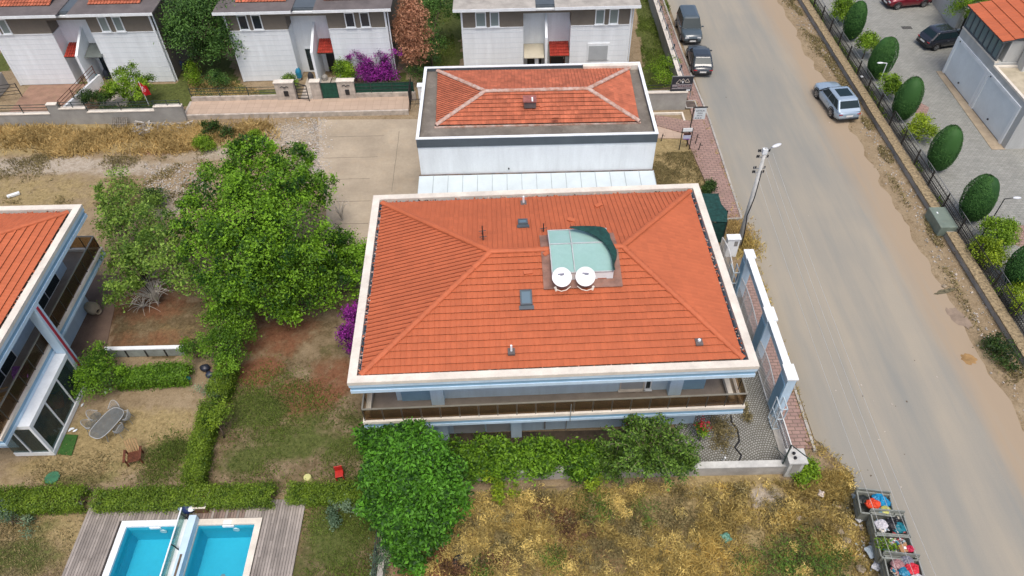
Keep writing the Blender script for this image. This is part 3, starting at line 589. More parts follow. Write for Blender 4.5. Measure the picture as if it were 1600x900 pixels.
def villa(root, slab, wall, rz=(6.95, 8.5), ridge=(-2.6, 3.75), rails=True, nx=20, ny=13, fp=((.058,.022),(.02,.032),(.012,.013),(.01,.036))):
    """two-storey white and pale blue house, local origin in the middle of its parapet"""
    hx, hy = 9.05, 6.37
    pr = MB(); pr.ring(-hx, -hy, hx, hy, .38, 6.80, 7.0, 0)
    pr.ring(-hx+.02, -hy+.02, hx-.02, hy-.02, .36, 6.60, 6.798, 1); pr.ring(-hx+.07, -hy+.07, hx-.07, hy-.07, .31, 6.36, 6.598, 2); pr.ring(-hx+.03, -hy+.03, hx-.03, hy-.03, .5, 6.16, 6.358, 1)
    pr.build('parapet', [M_cream, M_bwhite, M_blue], root)
    sf = MB(); sf.box(-hx+.5, -hy+.5, 6.18, hx-.5, hy-.5, 6.62); sf.build('roof_slab', M_flatdark, root)
    hip_roof(root, -hx+.52, -hy+.52, hx-.62, hy-.62, rz[0], ridge[0], ridge[1], -.05, rz[1], M_tile, dist=[(-8.52,-5.90,rz[0]-.06),(8.48,-5.85,rz[0]-.06),(8.48,5.82,rz[0]-.06),(-8.52,5.80,rz[0]-.06)], fp=fp)
    gt = MB()                                   # crumbs of mortar and broken tile along the gutter
    for i in range(380):
        s_ = random.random()*4; u = random.uniform(-1, 1)
        x, y = [(u*8.5, -5.95), (u*8.5, 5.9), (-8.58, u*5.9), (8.56, u*5.9)][int(s_)]
        gt.obox((x+random.uniform(-.06,.06), y+random.uniform(-.05,.05), 6.82+random.uniform(0,.1)), (random.uniform(.04,.14), random.uniform(.03,.07), .04), random.random()*3, mi=random.choice((0,0,0,1,2,2)))
    gt.build('mortar_crumbs', [M_mortar, M_dark, M_tile], root, kind='stuff')
    x0, x1, y0, y1 = slab
    sb = MB(); sb.ring(x0, y0, x1, y1, .22, 3.16, 3.34, 0); sb.ring(x0+.03, y0+.03, x1-.03, y1-.03, .3, 2.92, 3.158, 2); sb.ring(x0+.01, y0+.01, x1-.01, y1-.01, .3, 2.74, 2.918, 1)
    sb.build('balcony_cornice', [M_cream, M_bwhite, M_blue], root)
    MB().box(x0+.22, y0+.22, 2.76, x1-.22, y1-.22, 3.2).build('balcony_floor', M_tan, root)
    a, b, c, d = wall
    wl = MB(); wl.box(a, c, 0, b, d, 2.76, 0); wl.box(a, c, 3.2, b, d, 6.2, 0); wl.build('wall', M_bwhite, root)
    # railing
    tr = MB(); rz_ = 4.28; e = .1
    cs = [(x0+e,y0+e),(x1-e,y0+e),(x1-e,y1-e),(x0+e,y1-e)]
    for i in range(4):
        p, q = cs[i], cs[(i+1) % 4]; tr.bar((p[0],p[1],rz_), (q[0],q[1],rz_), .07, .05)
    rail = tr.build('railing', M_rail, root)
    for i in range(4):
        p, q = cs[i], cs[(i+1) % 4]; n = (nx, ny, nx, ny)[i]
        gl = MB()
        for j in range(n):
            u = j/n; x = p[0]+(q[0]-p[0])*u; y = p[1]+(q[1]-p[1])*u; MB().box(x-.02, y-.02, 3.34, x+.02, y+.02, rz_-.02).build('post', M_post, rail)
            v = (j+1)/n; g0 = (x+(q[0]-p[0])*.04/n, y+(q[1]-p[1])*.04/n); g1 = (p[0]+(q[0]-p[0])*(v-.04/n), p[1]+(q[1]-p[1])*(v-.04/n)); gl.bar((g0[0],g0[1],3.8), (g1[0],g1[1],3.8), .01, .82)
        gl.build('glass_panel', M_tintg, rail)
def pipe_vent(root, x, y, z, h=.4, r=.06, mat=None, lean=0):
    mb = MB(); mb.box(x-.16, y-.2, z-.05, x+.16, y+.16, z+.05, 1); mb.tube([(x,y,z), (x+lean,y,z+h)], r, 10, 0); mb.build('vent_pipe', [mat or M_white, M_flatdark], root)
def roof_window(root, x, y, z, wd, ln, tilt, pane):
    f = MB(); f.ring(-wd/2, -ln/2, wd/2, ln/2, .07, -.04, .12); f.box(-wd/2-.06, -ln/2-.2, -.05, wd/2+.06, -ln/2-.002, .03); M = Matrix.Translation((x,y,z)) @ Matrix.Rotation(tilt, 4, 'X'); f.xf(M)
    w_ = f.build('roof_window', M_slate, root); g = MB(); g.box(-wd/2+.07, -ln/2+.07, .03, wd/2-.07, ln/2-.07, .09); g.xf(M); g.build('pane', pane, w_)

VR = R(1.22)
V1 = thing('villa', 'white and pale blue house under the large bright orange roof with glazed roof light', 'house', (1.62, 25.45, 0), VR)
def VL(px, py, z):                              # picture point on height z -> villa coordinates
    p = at(px, py, z); dx, dy = p[0]-1.62, p[1]-25.45; c, s = math.cos(-VR), math.sin(-VR); return (dx*c-dy*s, dx*s+dy*c, z)
villa(V1, (-8.99, 9.30, -6.03, 6.0), (-7.45, 7.6, -4.75, 5.2))
def roofz(x, y):                                # height of the tile surface of the main roof
    zf = 6.95+(y+6.0)*(1.55/5.95) if y < -.05 else 6.95+(5.75-y)*(1.55/5.8)
    zl = 6.95+(x+8.42)*(1.55/5.82); zr = 6.95+(8.42-x)*(1.55/4.67); return min(zf, zl, zr)
# columns and details of the front
cl = MB(); cl.box(-5.75,-5.0,3.2,-5.1,-4.76,6.2); 
for x in (-5.75, 5.75): MB().box(x, -5.12, 3.2, x+.62, -4.752, 6.16).build('column', M_bwhite, V1)
for x in (-5.7, -1.95): MB().box(x, -5.15, 0, x+.55, -4.752, 2.74).build('column', M_bwhite, V1)
MB().box(-7.2,-4.80,3.2,-5.75,-4.752,5.6).build('wall_panel', M_blue, V1); MB().box(6.37,-4.80,3.2,7.58,-4.752,5.6).build('wall_panel', M_blue, V1)
MB().box(-4.9,-4.82,.15,-3.3,-4.752,2.5).build('shutter', M_shutter, V1); MB().box(-3.2,-4.82,.15,-2.0,-4.752,2.5).build('shutter', M_shutter, V1); MB().box(-5.14,-4.82,2.5,-1.96,-4.752,2.7).build('lintel', M_white, V1)
def window(root, x0, x1, z0, z1, y, name='window', frame=M_white, pane=M_glass, n=2, t=.06, dep=.07):
    f = MB(); f.box(x0, y-dep, z0, x1, y, z0+t); f.box(x0, y-dep, z1-t, x1, y, z1); f.box(x0, y-dep, z0+t, x0+t, y, z1-t); f.box(x1-t, y-dep, z0+t, x1, y, z1-t)
    for i in range(1, n): x = x0+(x1-x0)*i/n; f.box(x-t/2, y-dep, z0+t, x+t/2, y, z1-t)
    w_ = f.build(name, frame, root); MB().box(x0+t, y-dep*.5, z0+t, x1-t, y-dep*.2, z1-t).build('pane', pane, w_); MB().box(x0-.05, y-dep-.07, z0-.06, x1+.05, y-.001, z0-.001).build('sill', frame, w_)
window(V1, .25, 2.0, 1.0, 2.15, -4.752); gb = MB()
for i in range(9): gb.box(.35+i*.09, -4.86, 1.02, .365+i*.09, -4.85, 2.1)
gb.build('window_bars', M_dark, V1)
window(V1, 3.4, 4.6, 3.35, 5.5, -4.752, 'balcony_door', M_cream, M_shutter, 1); window(V1, 4.62, 4.95, 3.35, 5.5, -4.752, 'balcony_door', M_white, M_glass, 1)
tb = MB(); tb.tube([(-1.2,-4.85,2.6),(-1.2,-4.85,2.2),(-.2,-4.85,2.2),(-.2,-4.85,.3)], .05, 6); tb.tube([(0.9,-4.9,.1),(.9,-4.9,2.74)], .025, 5); tb.tube([(.9,-6.07,2.75),(.9,-6.07,4.2)], .02, 5); tb.build('drain_pipe', M_metal, V1)
ac = MB(); ac.box(-1.15,-5.1,2.05,-.35,-4.76,2.55); ac.build('air_conditioner', M_white, V1, bevel=.02)
for px, py, z in ((576,648,3.35),(1142,625,3.35)):
    x = VL(px, py, z)[0]; MB().box(x-.12, -5.75, 3.34, x+.12, -4.2, 3.6).build('balcony_ledge', M_cream, V1)
# roof furniture
def rp_(px, py):
    z = 8.0
    for _ in range(8): x, y, _z = VL(px, py, z); z = roofz(x, y)
    return x, y, z
for px, py, h, r_ in ((799,549,.42,.05),(1092,534,.16,.07),(818,317,.45,.06)): x, y, z = rp_(px, py); pipe_vent(V1, x, y, z, h, r_)
x, y, z = rp_(822,467); roof_window(V1, x, y, z+.05, .56, .78, R(14.5), solid('blind_pane', (.13,.19,.23), .15))
x, y, z = rp_(817,350); roof_window(V1, x, y, z+.08, .5, .5, R(-14.5), solid('blind_pane', (.13,.19,.23), .15))
for px, py in ((754,366),(755,375),(849,362)):
    x, y, z = rp_(px, py); a = MB(); a.tube([(x,y,z),(x,y,z+.55)], .03, 5); a.tube([(x-.18,y,z+.2),(x+.18,y,z+.25)], .025, 4); a.tube([(x,y-.1,z+.12),(x,y+.12,z+.12)], .03, 4); a.build('iron_bracket', M_dark, V1)
bt = MB()
for px, py, rzz in ((825,427,.1),(855,397,.6),(935,322,.5),(893,345,-.4),(940,434,0)): x, y, z = rp_(px, py); bt.obox((x, y, z+.08), (.42,.2,.05), rzz, R(14))
bt.build('loose_tile', M_tile, V1)
# glazed roof light straddling the ridge
SK = [VL(857,358,8.7), VL(947,355,8.7), VL(959,421,8.7), VL(862,425,8.7)]
sx0 = (SK[0][0]+SK[3][0])/2; sx1 = (SK[1][0]+SK[2][0])/2; sy0 = (SK[2][1]+SK[3][1])/2; sy1 = (SK[0][1]+SK[1][1])/2
zt = 8.7; ym = VL(905,379,8.8)[1]; xm = VL(896,400,8.8)[0]
cb = MB(); cb.box(sx0, sy0, 7.9, sx1, sy0+.06, zt-.16); cb.box(sx0, sy1-.06, 7.9, sx1, sy1, zt-.16); cb.box(sx0, sy0+.06, 7.9, sx0+.06, sy1-.06, zt-.16); cb.box(sx1-.06, sy0+.06, 7.9, sx1, sy1-.06, zt-.16)
sk = cb.build('roof_light', M_white, V1)
fl = MB()
def nrm(x, y): return roofz(x, y)
for (xa, xb, ya, yb) in ((sx0-.42,sx0-.01,sy0-.45,sy1+.1),(sx1+.01,sx1+.42,sy0-.45,sy1+.1),(sx0-.01,sx1+.01,sy0-.45,sy0-.01)):
    n = 8; ys_ = [ya+(yb-ya)*i/n for i in range(n+1)]
    for y0_, y1_ in zip(ys_[:-1], ys_[1:]): fl.add([(xa,y0_,nrm(xa,y0_)+.075),(xb,y0_,nrm(xb,y0_)+.075),(xb,y1_,nrm(xb,y1_)+.075),(xa,y1_,nrm(xa,y1_)+.075)], [(0,1,2,3)])
fl.build('lead_flashing', pm('rusty_flashing', (.30,.17,.13), .8, .2, 2, dirt=.5, dirtcol=(.33,.11,.05)), sk)
fr = MB(); top = zt+.04
for a, b in (((sx0,sy0,zt-.1),(sx1,sy0,zt-.1)),((sx0,sy1,zt-.1),(sx1,sy1,zt-.1)),((sx0,ym,top+.02),(sx1,ym,top+.02))): fr.bar(a, b, .05, .06)
for x in (sx0, xm, sx1): fr.bar((x,sy0,zt-.08),(x,ym,top+.04),.045,.06); fr.bar((x,ym,top+.04),(x,sy1,zt-.08),.045,.06)
fr.build('frame', pm('grey_white_frame', (.50,.53,.53), .5, .08, 3), sk)
for xa, xb in ((sx0+.03, xm-.03), (xm+.03, sx1-.03)):
    for ya, yb, za, zb in ((sy0+.03, ym-.03, zt-.10, top), (ym+.03, sy1-.03, top, zt-.10)):
        MB().add([(xa,ya,za),(xb,ya,za),(xb,yb,zb),(xa,yb,zb),(xa,ya,za-.03),(xb,ya,za-.03),(xb,yb,zb-.03),(xa,yb,zb-.03)], [(0,1,2,3),(7,6,5,4),(0,4,5,1),(1,5,6,2),(2,6,7,3),(3,7,4,0)]).build('glass_pane', M_sky, sk)
def villa_world(p):
    c, s = math.cos(VR), math.sin(VR); return (1.62+p[0]*c-p[1]*s, 25.45+p[0]*s+p[1]*c, p[2])
# torn shade net thrown over the corner of the roof light
def net_cloth():
    o_ = [(892,354),(946,353),(948,362),(953,366),(953,372),(958,382),(964,392),(963,405),(958,412),(961,422)]; i_ = [(889,356),(905,359),(921,364),(934,371),(944,380),(950,388),(954,397),(956,405),(957,413),(958,422)]
    V = []; F = []; n = len(o_)
    base = at(950,380,9.1)
    for k in range(n):
        for j in range(5):
            u = j/4; px = i_[k][0]+(o_[k][0]-i_[k][0])*u; py = i_[k][1]+(o_[k][1]-i_[k][1])*u; over = u*max(0, (k-1)/n)
            z = 8.89-.03*u-over*.25+random.uniform(0,.05)
            p = at(px, py, z); V.append((p[0]-base[0], p[1]-base[1], p[2]))
    F = [(k*5+j, k*5+j+1, (k+1)*5+j+1, (k+1)*5+j) for k in range(n-1) for j in range(4)]
    mb = MB(); mb.add(V, F); o = mb.build('shade_net', M_net, smooth=True); o.location = (base[0], base[1], 0)
    s = o.modifiers.new('sub', 'SUBSURF'); s.levels = 1; s.render_levels = 2; q = o.modifiers.new('thick', 'SOLIDIFY'); q.thickness = .03
    tag(o, 'dark green shade net draped over the right corner of the glazed roof light', 'shade net')
net_cloth()
# satellite dishes
def dish(px, py, rz, label):
    z = 8.5; p = at(px, py, z+.3); t = thing('satellite_dish', label, 'satellite dish', (p[0], p[1], z-.25), rz, 'satellite dishes on the orange roof')
    pr = [(0.001,-.10)]+[(.46*k/8, -.10+.11*(k/8)**2) for k in range(1, 9)]+[(.46,.03),(.44,.03)]+[(.44*k/8, -.085+.11*(k/8)**2) for k in range(7, 0, -1)]+[(.001,-.085)]
    d = MB(); d.lathe(pr, 28, cap=False); d.xf(Matrix.Translation((0,0,.42)) @ Matrix.Rotation(R(36), 4, 'X'))
    dp = d.build('dish', pm('dish_white', (.80,.80,.80), .4, .03, 2), t, smooth=True)
    lg = MB(); lg.box(-.15,.13,-.045,.14,.18,-.03); lg.box(-.05,.09,-.047,.13,.115,-.032); lg.xf(Matrix.Translation((0,0,.42)) @ Matrix.Rotation(R(36), 4, 'X')); lg.build('marking', solid('dish_mark', (.12,.13,.2), .5), dp)
    s_ = -1 if rz > 0 else 1
    a = MB(); pts = [(0,-.28,.05)]+[(s_*-.0+s_*(-.05-.45*math.sin(u*1.3)), -.32-.25*u, .02+.1*u) for u in (.2,.4,.6,.8,1)]; a.tube([(.35*-s_, -.36, .12), (.12*-s_, -.50, .06), (-.12*-s_, -.54, .06), (-.36*-s_, -.50, .18)], .022, 6)
    a.build('feed_arm', M_cream, t, smooth=True)
    h = MB(); h.tube([(-.36*-s_,-.52,.12),(-.40*-s_,-.46,.30)], .055, 8); h.build('feed_horn', M_cream, t)
    p_ = MB(); p_.tube([(0,.08,-.35),(0,.05,.35)], .03, 8); p_.tube([(0,.05,.1),(0,.45,.1)], .02, 6); p_.build('mast', M_metal, t)
dish(878,430, R(8), 'left of the two round white satellite dishes in front of the roof light'); dish(915,429, R(-8), 'right of the two round white satellite dishes in front of the roof light')

# ------------------------------------------------------------------ the left villa
V2 = thing('villa', 'white house at the left edge with glazed garden room and red striped fin', 'house', (-32.72, 25.08, 0), 0)
villa(V2, (-9.0, 8.46, -6.30, 6.82), (-7.4, 6.95, -4.7, 5.2), ridge=(-3.8, 2.6), fp=((.058,.022),(.02,.032),(.058,.02),(.01,.036)))
def V2L(px, py, z): p = at(px, py, z); return (p[0]+32.72, p[1]-25.08, z)
fn = MB(); fy = -.42; fn.box(7.1, fy-.28, 0, 9.0, fy+.20, 2.7, 0); fn.box(8.5, fy-.28, 2.7, 9.02, fy+.20, 6.16, 0); fin = fn.build('fin_wall', M_bwhite, V2)
MB().box(9.022, fy-.12, 1.2, 9.05, fy+.03, 6.1).build('red_stripe', pm('red_band', (.42,.03,.06), .5, .1, 2), V2)
for y0_, y1_ in ((1.2, 4.2), (-3.9, -1.3)):
    bd = MB()
    bd.box(6.952, y0_, 3.25, 7.0, y1_, 5.6, 0); bd.box(7.0, y0_+.08, 3.33, 7.02, (y0_+y1_)/2-.04, 5.5, 1); bd.box(7.0, (y0_+y1_)/2+.04, 3.33, 7.02, y1_-.08, 5.5, 1)
    bd.build('balcony_door', [M_white, M_glass], V2)
# glazed garden room
cx0, cx1, cy0, cy1 = 7.0, 8.98, -5.22, -.72
cr = MB(); cr.box(cx0, cy0, 2.45, cx1+.05, cy1, 2.72, 0); croom = cr.build('garden_room', M_white, V2)
cf = MB(); cf.box(cx1-.12, cy0, 0, cx1+.06, cy1, .28); cf.box(cx0, cy0, 0, cx1-.12, cy0+.14, .28); cf.box(cx1-.1, cy0, .28, cx1+.04, cy0+.16, 2.45); cf.box(cx1-.08, cy1-.08, .28, cx1+.02, cy1, 2.45)
for i in (1, 2): y = cy0+.16+(cy1-cy0-.2)*i/3; cf.box(cx1-.06, y-.04, .28, cx1+.02, y+.04, 2.45)
cf.box(cx0+.9, cy0, .28, cx0+.98, cy0+.1, 2.45)
cf.build('frame', M_white, croom); MB().box(cx1-.03, cy0+.16, .28, cx1-.015, cy1-.08, 2.45).build('glazing', M_clear, croom); MB().box(cx0, cy0+.04, .28, cx1-.12, cy0+.055, 2.45).build('glazing', M_clear, croom)
def curtain(x, y0_, y1_, z0, z1, mat, label, cat, axis='y'):
    mb = MB(); n = 40; vv = []
    for i in range(n+1):
        u = i/n; o_ = .05*math.sin(i*1.9)+.02*math.sin(i*.7); yy = y0_+(y1_-y0_)*u
        for z in (z0, z1): vv.append((o_, yy-y0_, z))
    mb.add(vv, [(2*i, 2*i+2, 2*i+3, 2*i+1) for i in range(n)]); o = mb.build('curtain', mat, smooth=True); o.location = (x, y0_, 0); so_ = o.modifiers.new('t', 'SOLIDIFY'); so_.thickness = .01
    tag(o, label, cat); return o
M_curt = pm('grey_curtain', (.17,.21,.19), .9, .2, 2); wx = -32.72; wy = 25.08
curtain(wx+8.6, wy+cy0+.2, wy+cy0+1.75, .3, 2.4, M_curt, 'long grey curtain behind the nearest pane of the garden room', 'curtain'); curtain(wx+8.6, wy+cy1-1.35, wy+cy1-.1, .3, 2.4, M_curt, 'grey curtain at the far end of the garden room beside the green shrub', 'curtain')
def cloth(name, label, cat, c, size, mat, bump=.12, rz=0, seed=0):
    rr = random.Random(seed); n = 9; vv = []
    for i in range(n):
        for j in range(n):
            u, v = i/(n-1)-.5, j/(n-1)-.5; vv.append((u*size[0]*(1+.2*rr.random()), v*size[1]*(1+.2*rr.random()), bump*(rr.random()+.8*math.cos(u*3)*math.cos(v*3))))
    mb = MB(); mb.add(vv, [(i*n+j, (i+1)*n+j, (i+1)*n+j+1, i*n+j+1) for i in range(n-1) for j in range(n-1)]); o = mb.build(name, mat, smooth=True); o.location = c; o.rotation_euler = (0,0,rz)
    s = o.modifiers.new('sub', 'SUBSURF'); s.levels = 1; s.render_levels = 1; q = o.modifiers.new('thick', 'SOLIDIFY'); q.thickness = .015
    return tag(o, label, cat)
sofa = thing('sofa', 'low grey sofa inside the glazed garden room', 'sofa', (wx+8.0, wy-2.5, 0)); M_sofa = pm('grey_upholstery', (.16,.18,.19), .9, .15, 3)
MB().box(-.45,-.9,.12,.4,.9,.45).build('seat', M_sofa, sofa, bevel=.05); MB().box(-.7,-.9,.12,-.45,.9,.85).build('backrest', M_sofa, sofa, bevel=.05); MB().box(-.45,.9,.12,.4,1.1,.65).build('armrest', M_sofa, sofa, bevel=.05); MB().box(-.45,-1.1,.12,.4,-.9,.65).build('armrest', M_sofa, sofa, bevel=.05)
cloth('blanket', 'crumpled orange blanket seen through the garden room glass', 'blanket', (wx+8.15, wy-2.35, .62), (.8, 1.0), pm('orange_cloth', (.62,.12,.015), .9, .2, 4), .16, .4, 1)
cloth('blanket', 'pale grey throw on the sofa below the orange blanket', 'blanket', (wx+8.2, wy-3.3, .56), (.6, .8), pm('pale_cloth', (.38,.42,.42), .9, .15, 4), .12, .2, 2)
cloth('towel', 'purple and pink cloth lying on the left villa balcony', 'towel', (wx+7.9, wy-2.6, 3.5), (.7,.8), pm('purple_cloth', (.28,.10,.30), .9, .3, 5), .25, .4, 3)
def garden_chair(name, label, loc, rz, mat, h=.45, group=None):
    t = thing(name, label, 'chair', loc, rz, group); MB().box(-.24,-.24,h-.05,.24,.24,h).build('seat', mat, t, bevel=.01); b = MB(); b.box(-.24,.2,h,.24,.25,h+.5); b.build('backrest', mat, t, bevel=.02)
    for x in (-.21,.21):
        for y in (-.21,.21): MB().box(x-.02,y-.02,0,x+.02,y+.02,h-.05).build('leg', mat, t)
    for x in (-.27,.27): MB().box(x-.025,-.24,h+.2,x+.025,.24,h+.24).build('armrest', mat, t)
    return t
M_wood = pm('brown_wood', (.18,.10,.05), .6, .25, 4)
garden_chair('wooden_chair', 'yellowish wooden chair on the left villa balcony', (wx+7.75, wy-4.0, 3.2), R(110), pm('yellow_wood', (.32,.2,.08), .6, .2, 4))
garden_chair('wooden_chair', 'dark brown chair nearest the corner of the left villa balcony', (wx+7.7, wy-5.3, 3.2), R(60), M_wood)
# ------------------------------------------------------------------ the long low building behind
A1 = thing('annex', 'long low white building with grey flat roof border and old orange hipped tiles', 'building', (1.8, 42.56, 0), 0)
ax, ay, az = 7.6, 4.31, 6.0
def A1L(px, py, z): p = at(px, py, z); return (p[0]-1.8, p[1]-42.56, z)
wl = MB(); wl.box(-ax+.03, -ay+.05, 0, ax-.03, ay-.05, 5.33); wl.build('wall', M_white, A1)
fc = MB(); fc.ring(-ax, -ay, ax, ay, .16, 5.33, 5.95, 0); fc.ring(-ax-.02, -ay-.02, ax+.02, ay+.02, .2, 5.95, 6.0, 1); fc.build('parapet', [M_slate, M_white], A1)
MB().box(-ax+.16, -ay+.16, 5.3, ax-.16, ay-.16, 5.72).build('flat_roof', M_flat, A1)
c = [A1L(681,196,5.85), A1L(999,190,5.85), A1L(983,107,5.85), A1L(684,111,5.85)]; rl, rr_ = A1L(758,142,6.8), A1L(919,140,6.8)
yr = (rl[1]+rr_[1])/2
hip_roof(A1, 0,0,0,0,0, rl[0], rr_[0], yr, 6.8, M_tile_old, M_mortar, dist=c, capr=.15, per=.23, course=.30)
kb = MB(); kb.box(c[0][0]-.1, c[0][1]-.16, 5.70, c[1][0]+.1, c[0][1]-.02, 5.80); kb.build('roof_edge', M_mortar, A1)
bx = A1L(828,157,6.75); vb = MB(); vb.box(bx[0]-.38,bx[1]-.35,6.4,bx[0]+.38,bx[1]+.3,6.85,0); vb.box(bx[0]-.45,bx[1]-.42,6.85,bx[0]+.42,bx[1]+.36,6.92,1); vb.box(bx[0]+.1,bx[1]-.38,6.921,bx[0]+.2,bx[1]+.1,6.94,2); vb.build('chimney', [M_flatdark, pm('rusty_red_lid', (.36,.13,.11), .7, .2, 3), M_white], A1)
lt = MB()
for px, py, rz in ((848,165,.3),(868,182,0),(845,160,.1)): p = A1L(px, py, 6.4); lt.obox((p[0],p[1],6.38+ (p[1]-c[0][1])*.0), (.4,.2,.06), rz, R(15))
lt.build('loose_tile', M_tile_old, A1)
up = A1L(911,103,6.0); MB().box(up[0], ay-.55, 5.72, ax-.17, ay-.18, 6.06).build('roof_upstand', M_cream, A1)
pz = MB(); q = A1L(795,262,3.2); pz.tube([(q[0],-ay+.05,3.5),(q[0],-ay-.02,3.5)], .05, 8); pz.build('wall_plug', M_dark, A1)
# white sheet-metal lean-to between the two buildings
LT = thing('lean_to', 'white sheet-metal lean-to roof between the low building and the orange roofed house', 'canopy', (1.75, 35.6, 0), 0)
sh = MB(); n = 16; X0, X1 = -7.65, 7.7; ya, za, yb, zb = -3.6, 2.62, 2.60, 3.12
for i in range(n):
    a = X0+(X1-X0)*i/n; b = X0+(X1-X0)*(i+1)/n-.012; sh.add([(a,ya,za),(b,ya,za),(b,yb,zb),(a,yb,zb),(a,ya,za-.05),(b,ya,za-.05),(b,yb,zb-.05),(a,yb,zb-.05)], [(0,1,2,3),(7,6,5,4),(0,4,5,1),(1,5,6,2),(2,6,7,3),(3,7,4,0)])
    sh.bar((b,ya,za+.012),(b,yb,zb+.012),.035,.03,1)
sh.build('roof_sheet', [pm('white_sheet', (.60,.68,.70), .5, .05, .8, dirt=.25, dirtcol=(.5,.52,.5)), pm('sheet_seam', (.38,.43,.46), .6, .1, 2)], LT)
jd = MB(); jd.bar((X0,yb+.03,zb-.02),(X1,yb+.03,zb-.02),.06,.12); jd.build('joint_flashing', pm('rust_dark', (.15,.09,.06), .9, .4, 4), LT)
for i in range(6): x = X0+.3+(X1-X0-.6)*i/5; MB().box(x-.05,ya+.2,0,x+.05,ya+.3,za-.03).build('post', M_white, LT)

# ------------------------------------------------------------------ row of paired townhouses
def townhouse(x0, x1, y, label, o):
    """pair of houses under one roof; front faces -Y. o: options"""
    W = x1-x0; t = thing('townhouse', label, 'house', (x0, y, 0), 0, 'white and taupe townhouses in the row'); zb, zt, D = 4.55, 5.95, 9.5
    ra, rb, rd = o['rec']                           # recess: left, right, depth
    wm = MB(); wm.box(0,0,0,ra,D,zb-.06,0); wm.box(rb,0,0,W,D,zb-.06,0); wm.box(ra,rd,0,rb,D,zt,0)
    gr = wm                                         # siding joints
    for z in np.arange(.5, 4.4, .45): gr.box(.02,-.012,z,ra-.02,-.001,z+.018,1); gr.box(rb+.02,-.012,z,W-.02,-.001,z+.018,1)
    gr.build('wall', [M_white, pm('joint_pale', (.64,.69,.71), .8, .05, 2)], t)
    bd_ = MB(); bd_.box(0.02,.02,zb,ra-.0,D-.02,zt,0); bd_.box(rb,.02,zb,W-.02,D-.02,zt,0); bd_.box(ra,.02,zt-.3,rb,rd,zt,0); bd_.box(0,-.05,zb-.06,ra,.02,zb,1); bd_.box(rb,-.05,zb-.06,W,.02,zb,1)
    bd_.build('upper_band', [M_taupe, M_white], t)
    MB().box(W+.001,.3,.0,W+.03,D-.1,zt-.02).build('side_cladding', M_taupe, t); dp_ = MB(); dp_.tube([(W+.12,.15,0),(W+.12,.15,zt)], .06, 6); dp_.build('drain_pipe', M_white, t)
    for xa, s_ in ((0, 1), (W-.14, -1)): MB().box(xa, -.07, 0, xa+.14, -.051 if False else -.001, zt).build('corner_board', M_white, t)
    ev = MB(); ev.box(-.1,-.18,zt,W+.1,D+.1,zt+.14,0); ev.box(0,-.02,zt+.14,W,D,zt+.3,1); ev.build('eave', [M_white, M_slate], t)
    mid = W/2; rf = MB()
    for a, b in ((-.55, o.get('g0', mid-.9)), (o.get('g1', mid+.9), W+.55)):
        rf.box(a,-.62,zt+.3,b,D+.5,zt+.42,0); rf.box(a,-.66,zt+.22,b,-.62,zt+.44,1)
    rf.box(o.get('g0', mid-.9),.1,zt+.3,o.get('g1', mid+.9),D,zt+.36,2)
    rf.build('roof_slab', [o.get('rm', M_flatdark), M_white, M_slate], t)
    for a, b in ((.9, mid-1.5), (mid+1.5, W-.9)):
        if b-a > 1:
            V, F, Rr, Mi = tile_face((a,1.0,zt+.44),(b,1.0,zt+.44),(b-.0,5,zt+1.5),(a,5,zt+1.5), .26, .37); npmesh('roof_tiles', V, F, [M_tile_old, edge_shade(M_tile_old)], t, Rr, mi=Mi)
    for kx, wd in o['wins']:
        window(t, kx, kx+wd, zb+.06, zt-.08, .02, 'window', M_white, o.get('pane', M_glass), 1, .08, .08)
    # dividing fin between the two front doors
    fx, fl_, fh, fz = o['fin']; MB().add([(fx,-fl_,0),(fx+.2,-fl_,0),(fx+.2,rd,0),(fx,rd,0),(fx,-fl_,fh*.92),(fx+.2,-fl_,fh*.92),(fx+.2,rd,fz),(fx,rd,fz)], [(0,3,2,1),(4,5,6,7),(0,1,5,4),(1,2,6,5),(2,3,7,6),(3,0,4,7)]).build('dividing_wall', M_white, t)
    for (a, b, mat_, z, ty) in o['can']:             # porch canopies
        if ty == 'tile':
            V, F, Rr, Mi = tile_face((a,-.35,z-.3),(b,-.35,z-.3),(b,rd-.05,z+.15),(a,rd-.05,z+.15), .2, .33); cn = npmesh('porch_roof', V, F, [mat_, edge_shade(mat_)], t, Rr, mi=Mi); u = MB(); u.box(a,-.3,z-.38,b,-.2,z-.3); u.build('porch_beam', M_bark, t)
        else:
            MB().add([(a,-.35,z-.3),(b,-.35,z-.3),(b,rd-.05,z+.1),(a,rd-.05,z+.1),(a,-.35,z-.36),(b,-.35,z-.36),(b,rd-.05,z+.04),(a,rd-.05,z+.04)], [(0,1,2,3),(7,6,5,4),(0,4,5,1),(1,5,6,2),(2,6,7,3),(3,7,4,0)]).build('porch_roof', mat_, t)
    for (a, b, z1, mat_, lab) in o['doors']:
        f = MB(); f.box(a,rd-.06,0,b,rd-.001,z1); d_ = f.build('door', mat_, t, label=lab); MB().box(a+.1,rd-.08,.2,b-.1,rd-.061,z1-.15).build('door_panel', M_glass if mat_ is M_white else M_dark, d_); MB().box(b-.16,rd-.12,.95,b-.1,rd-.081,1.15).build('handle', M_metal, d_)
    return t
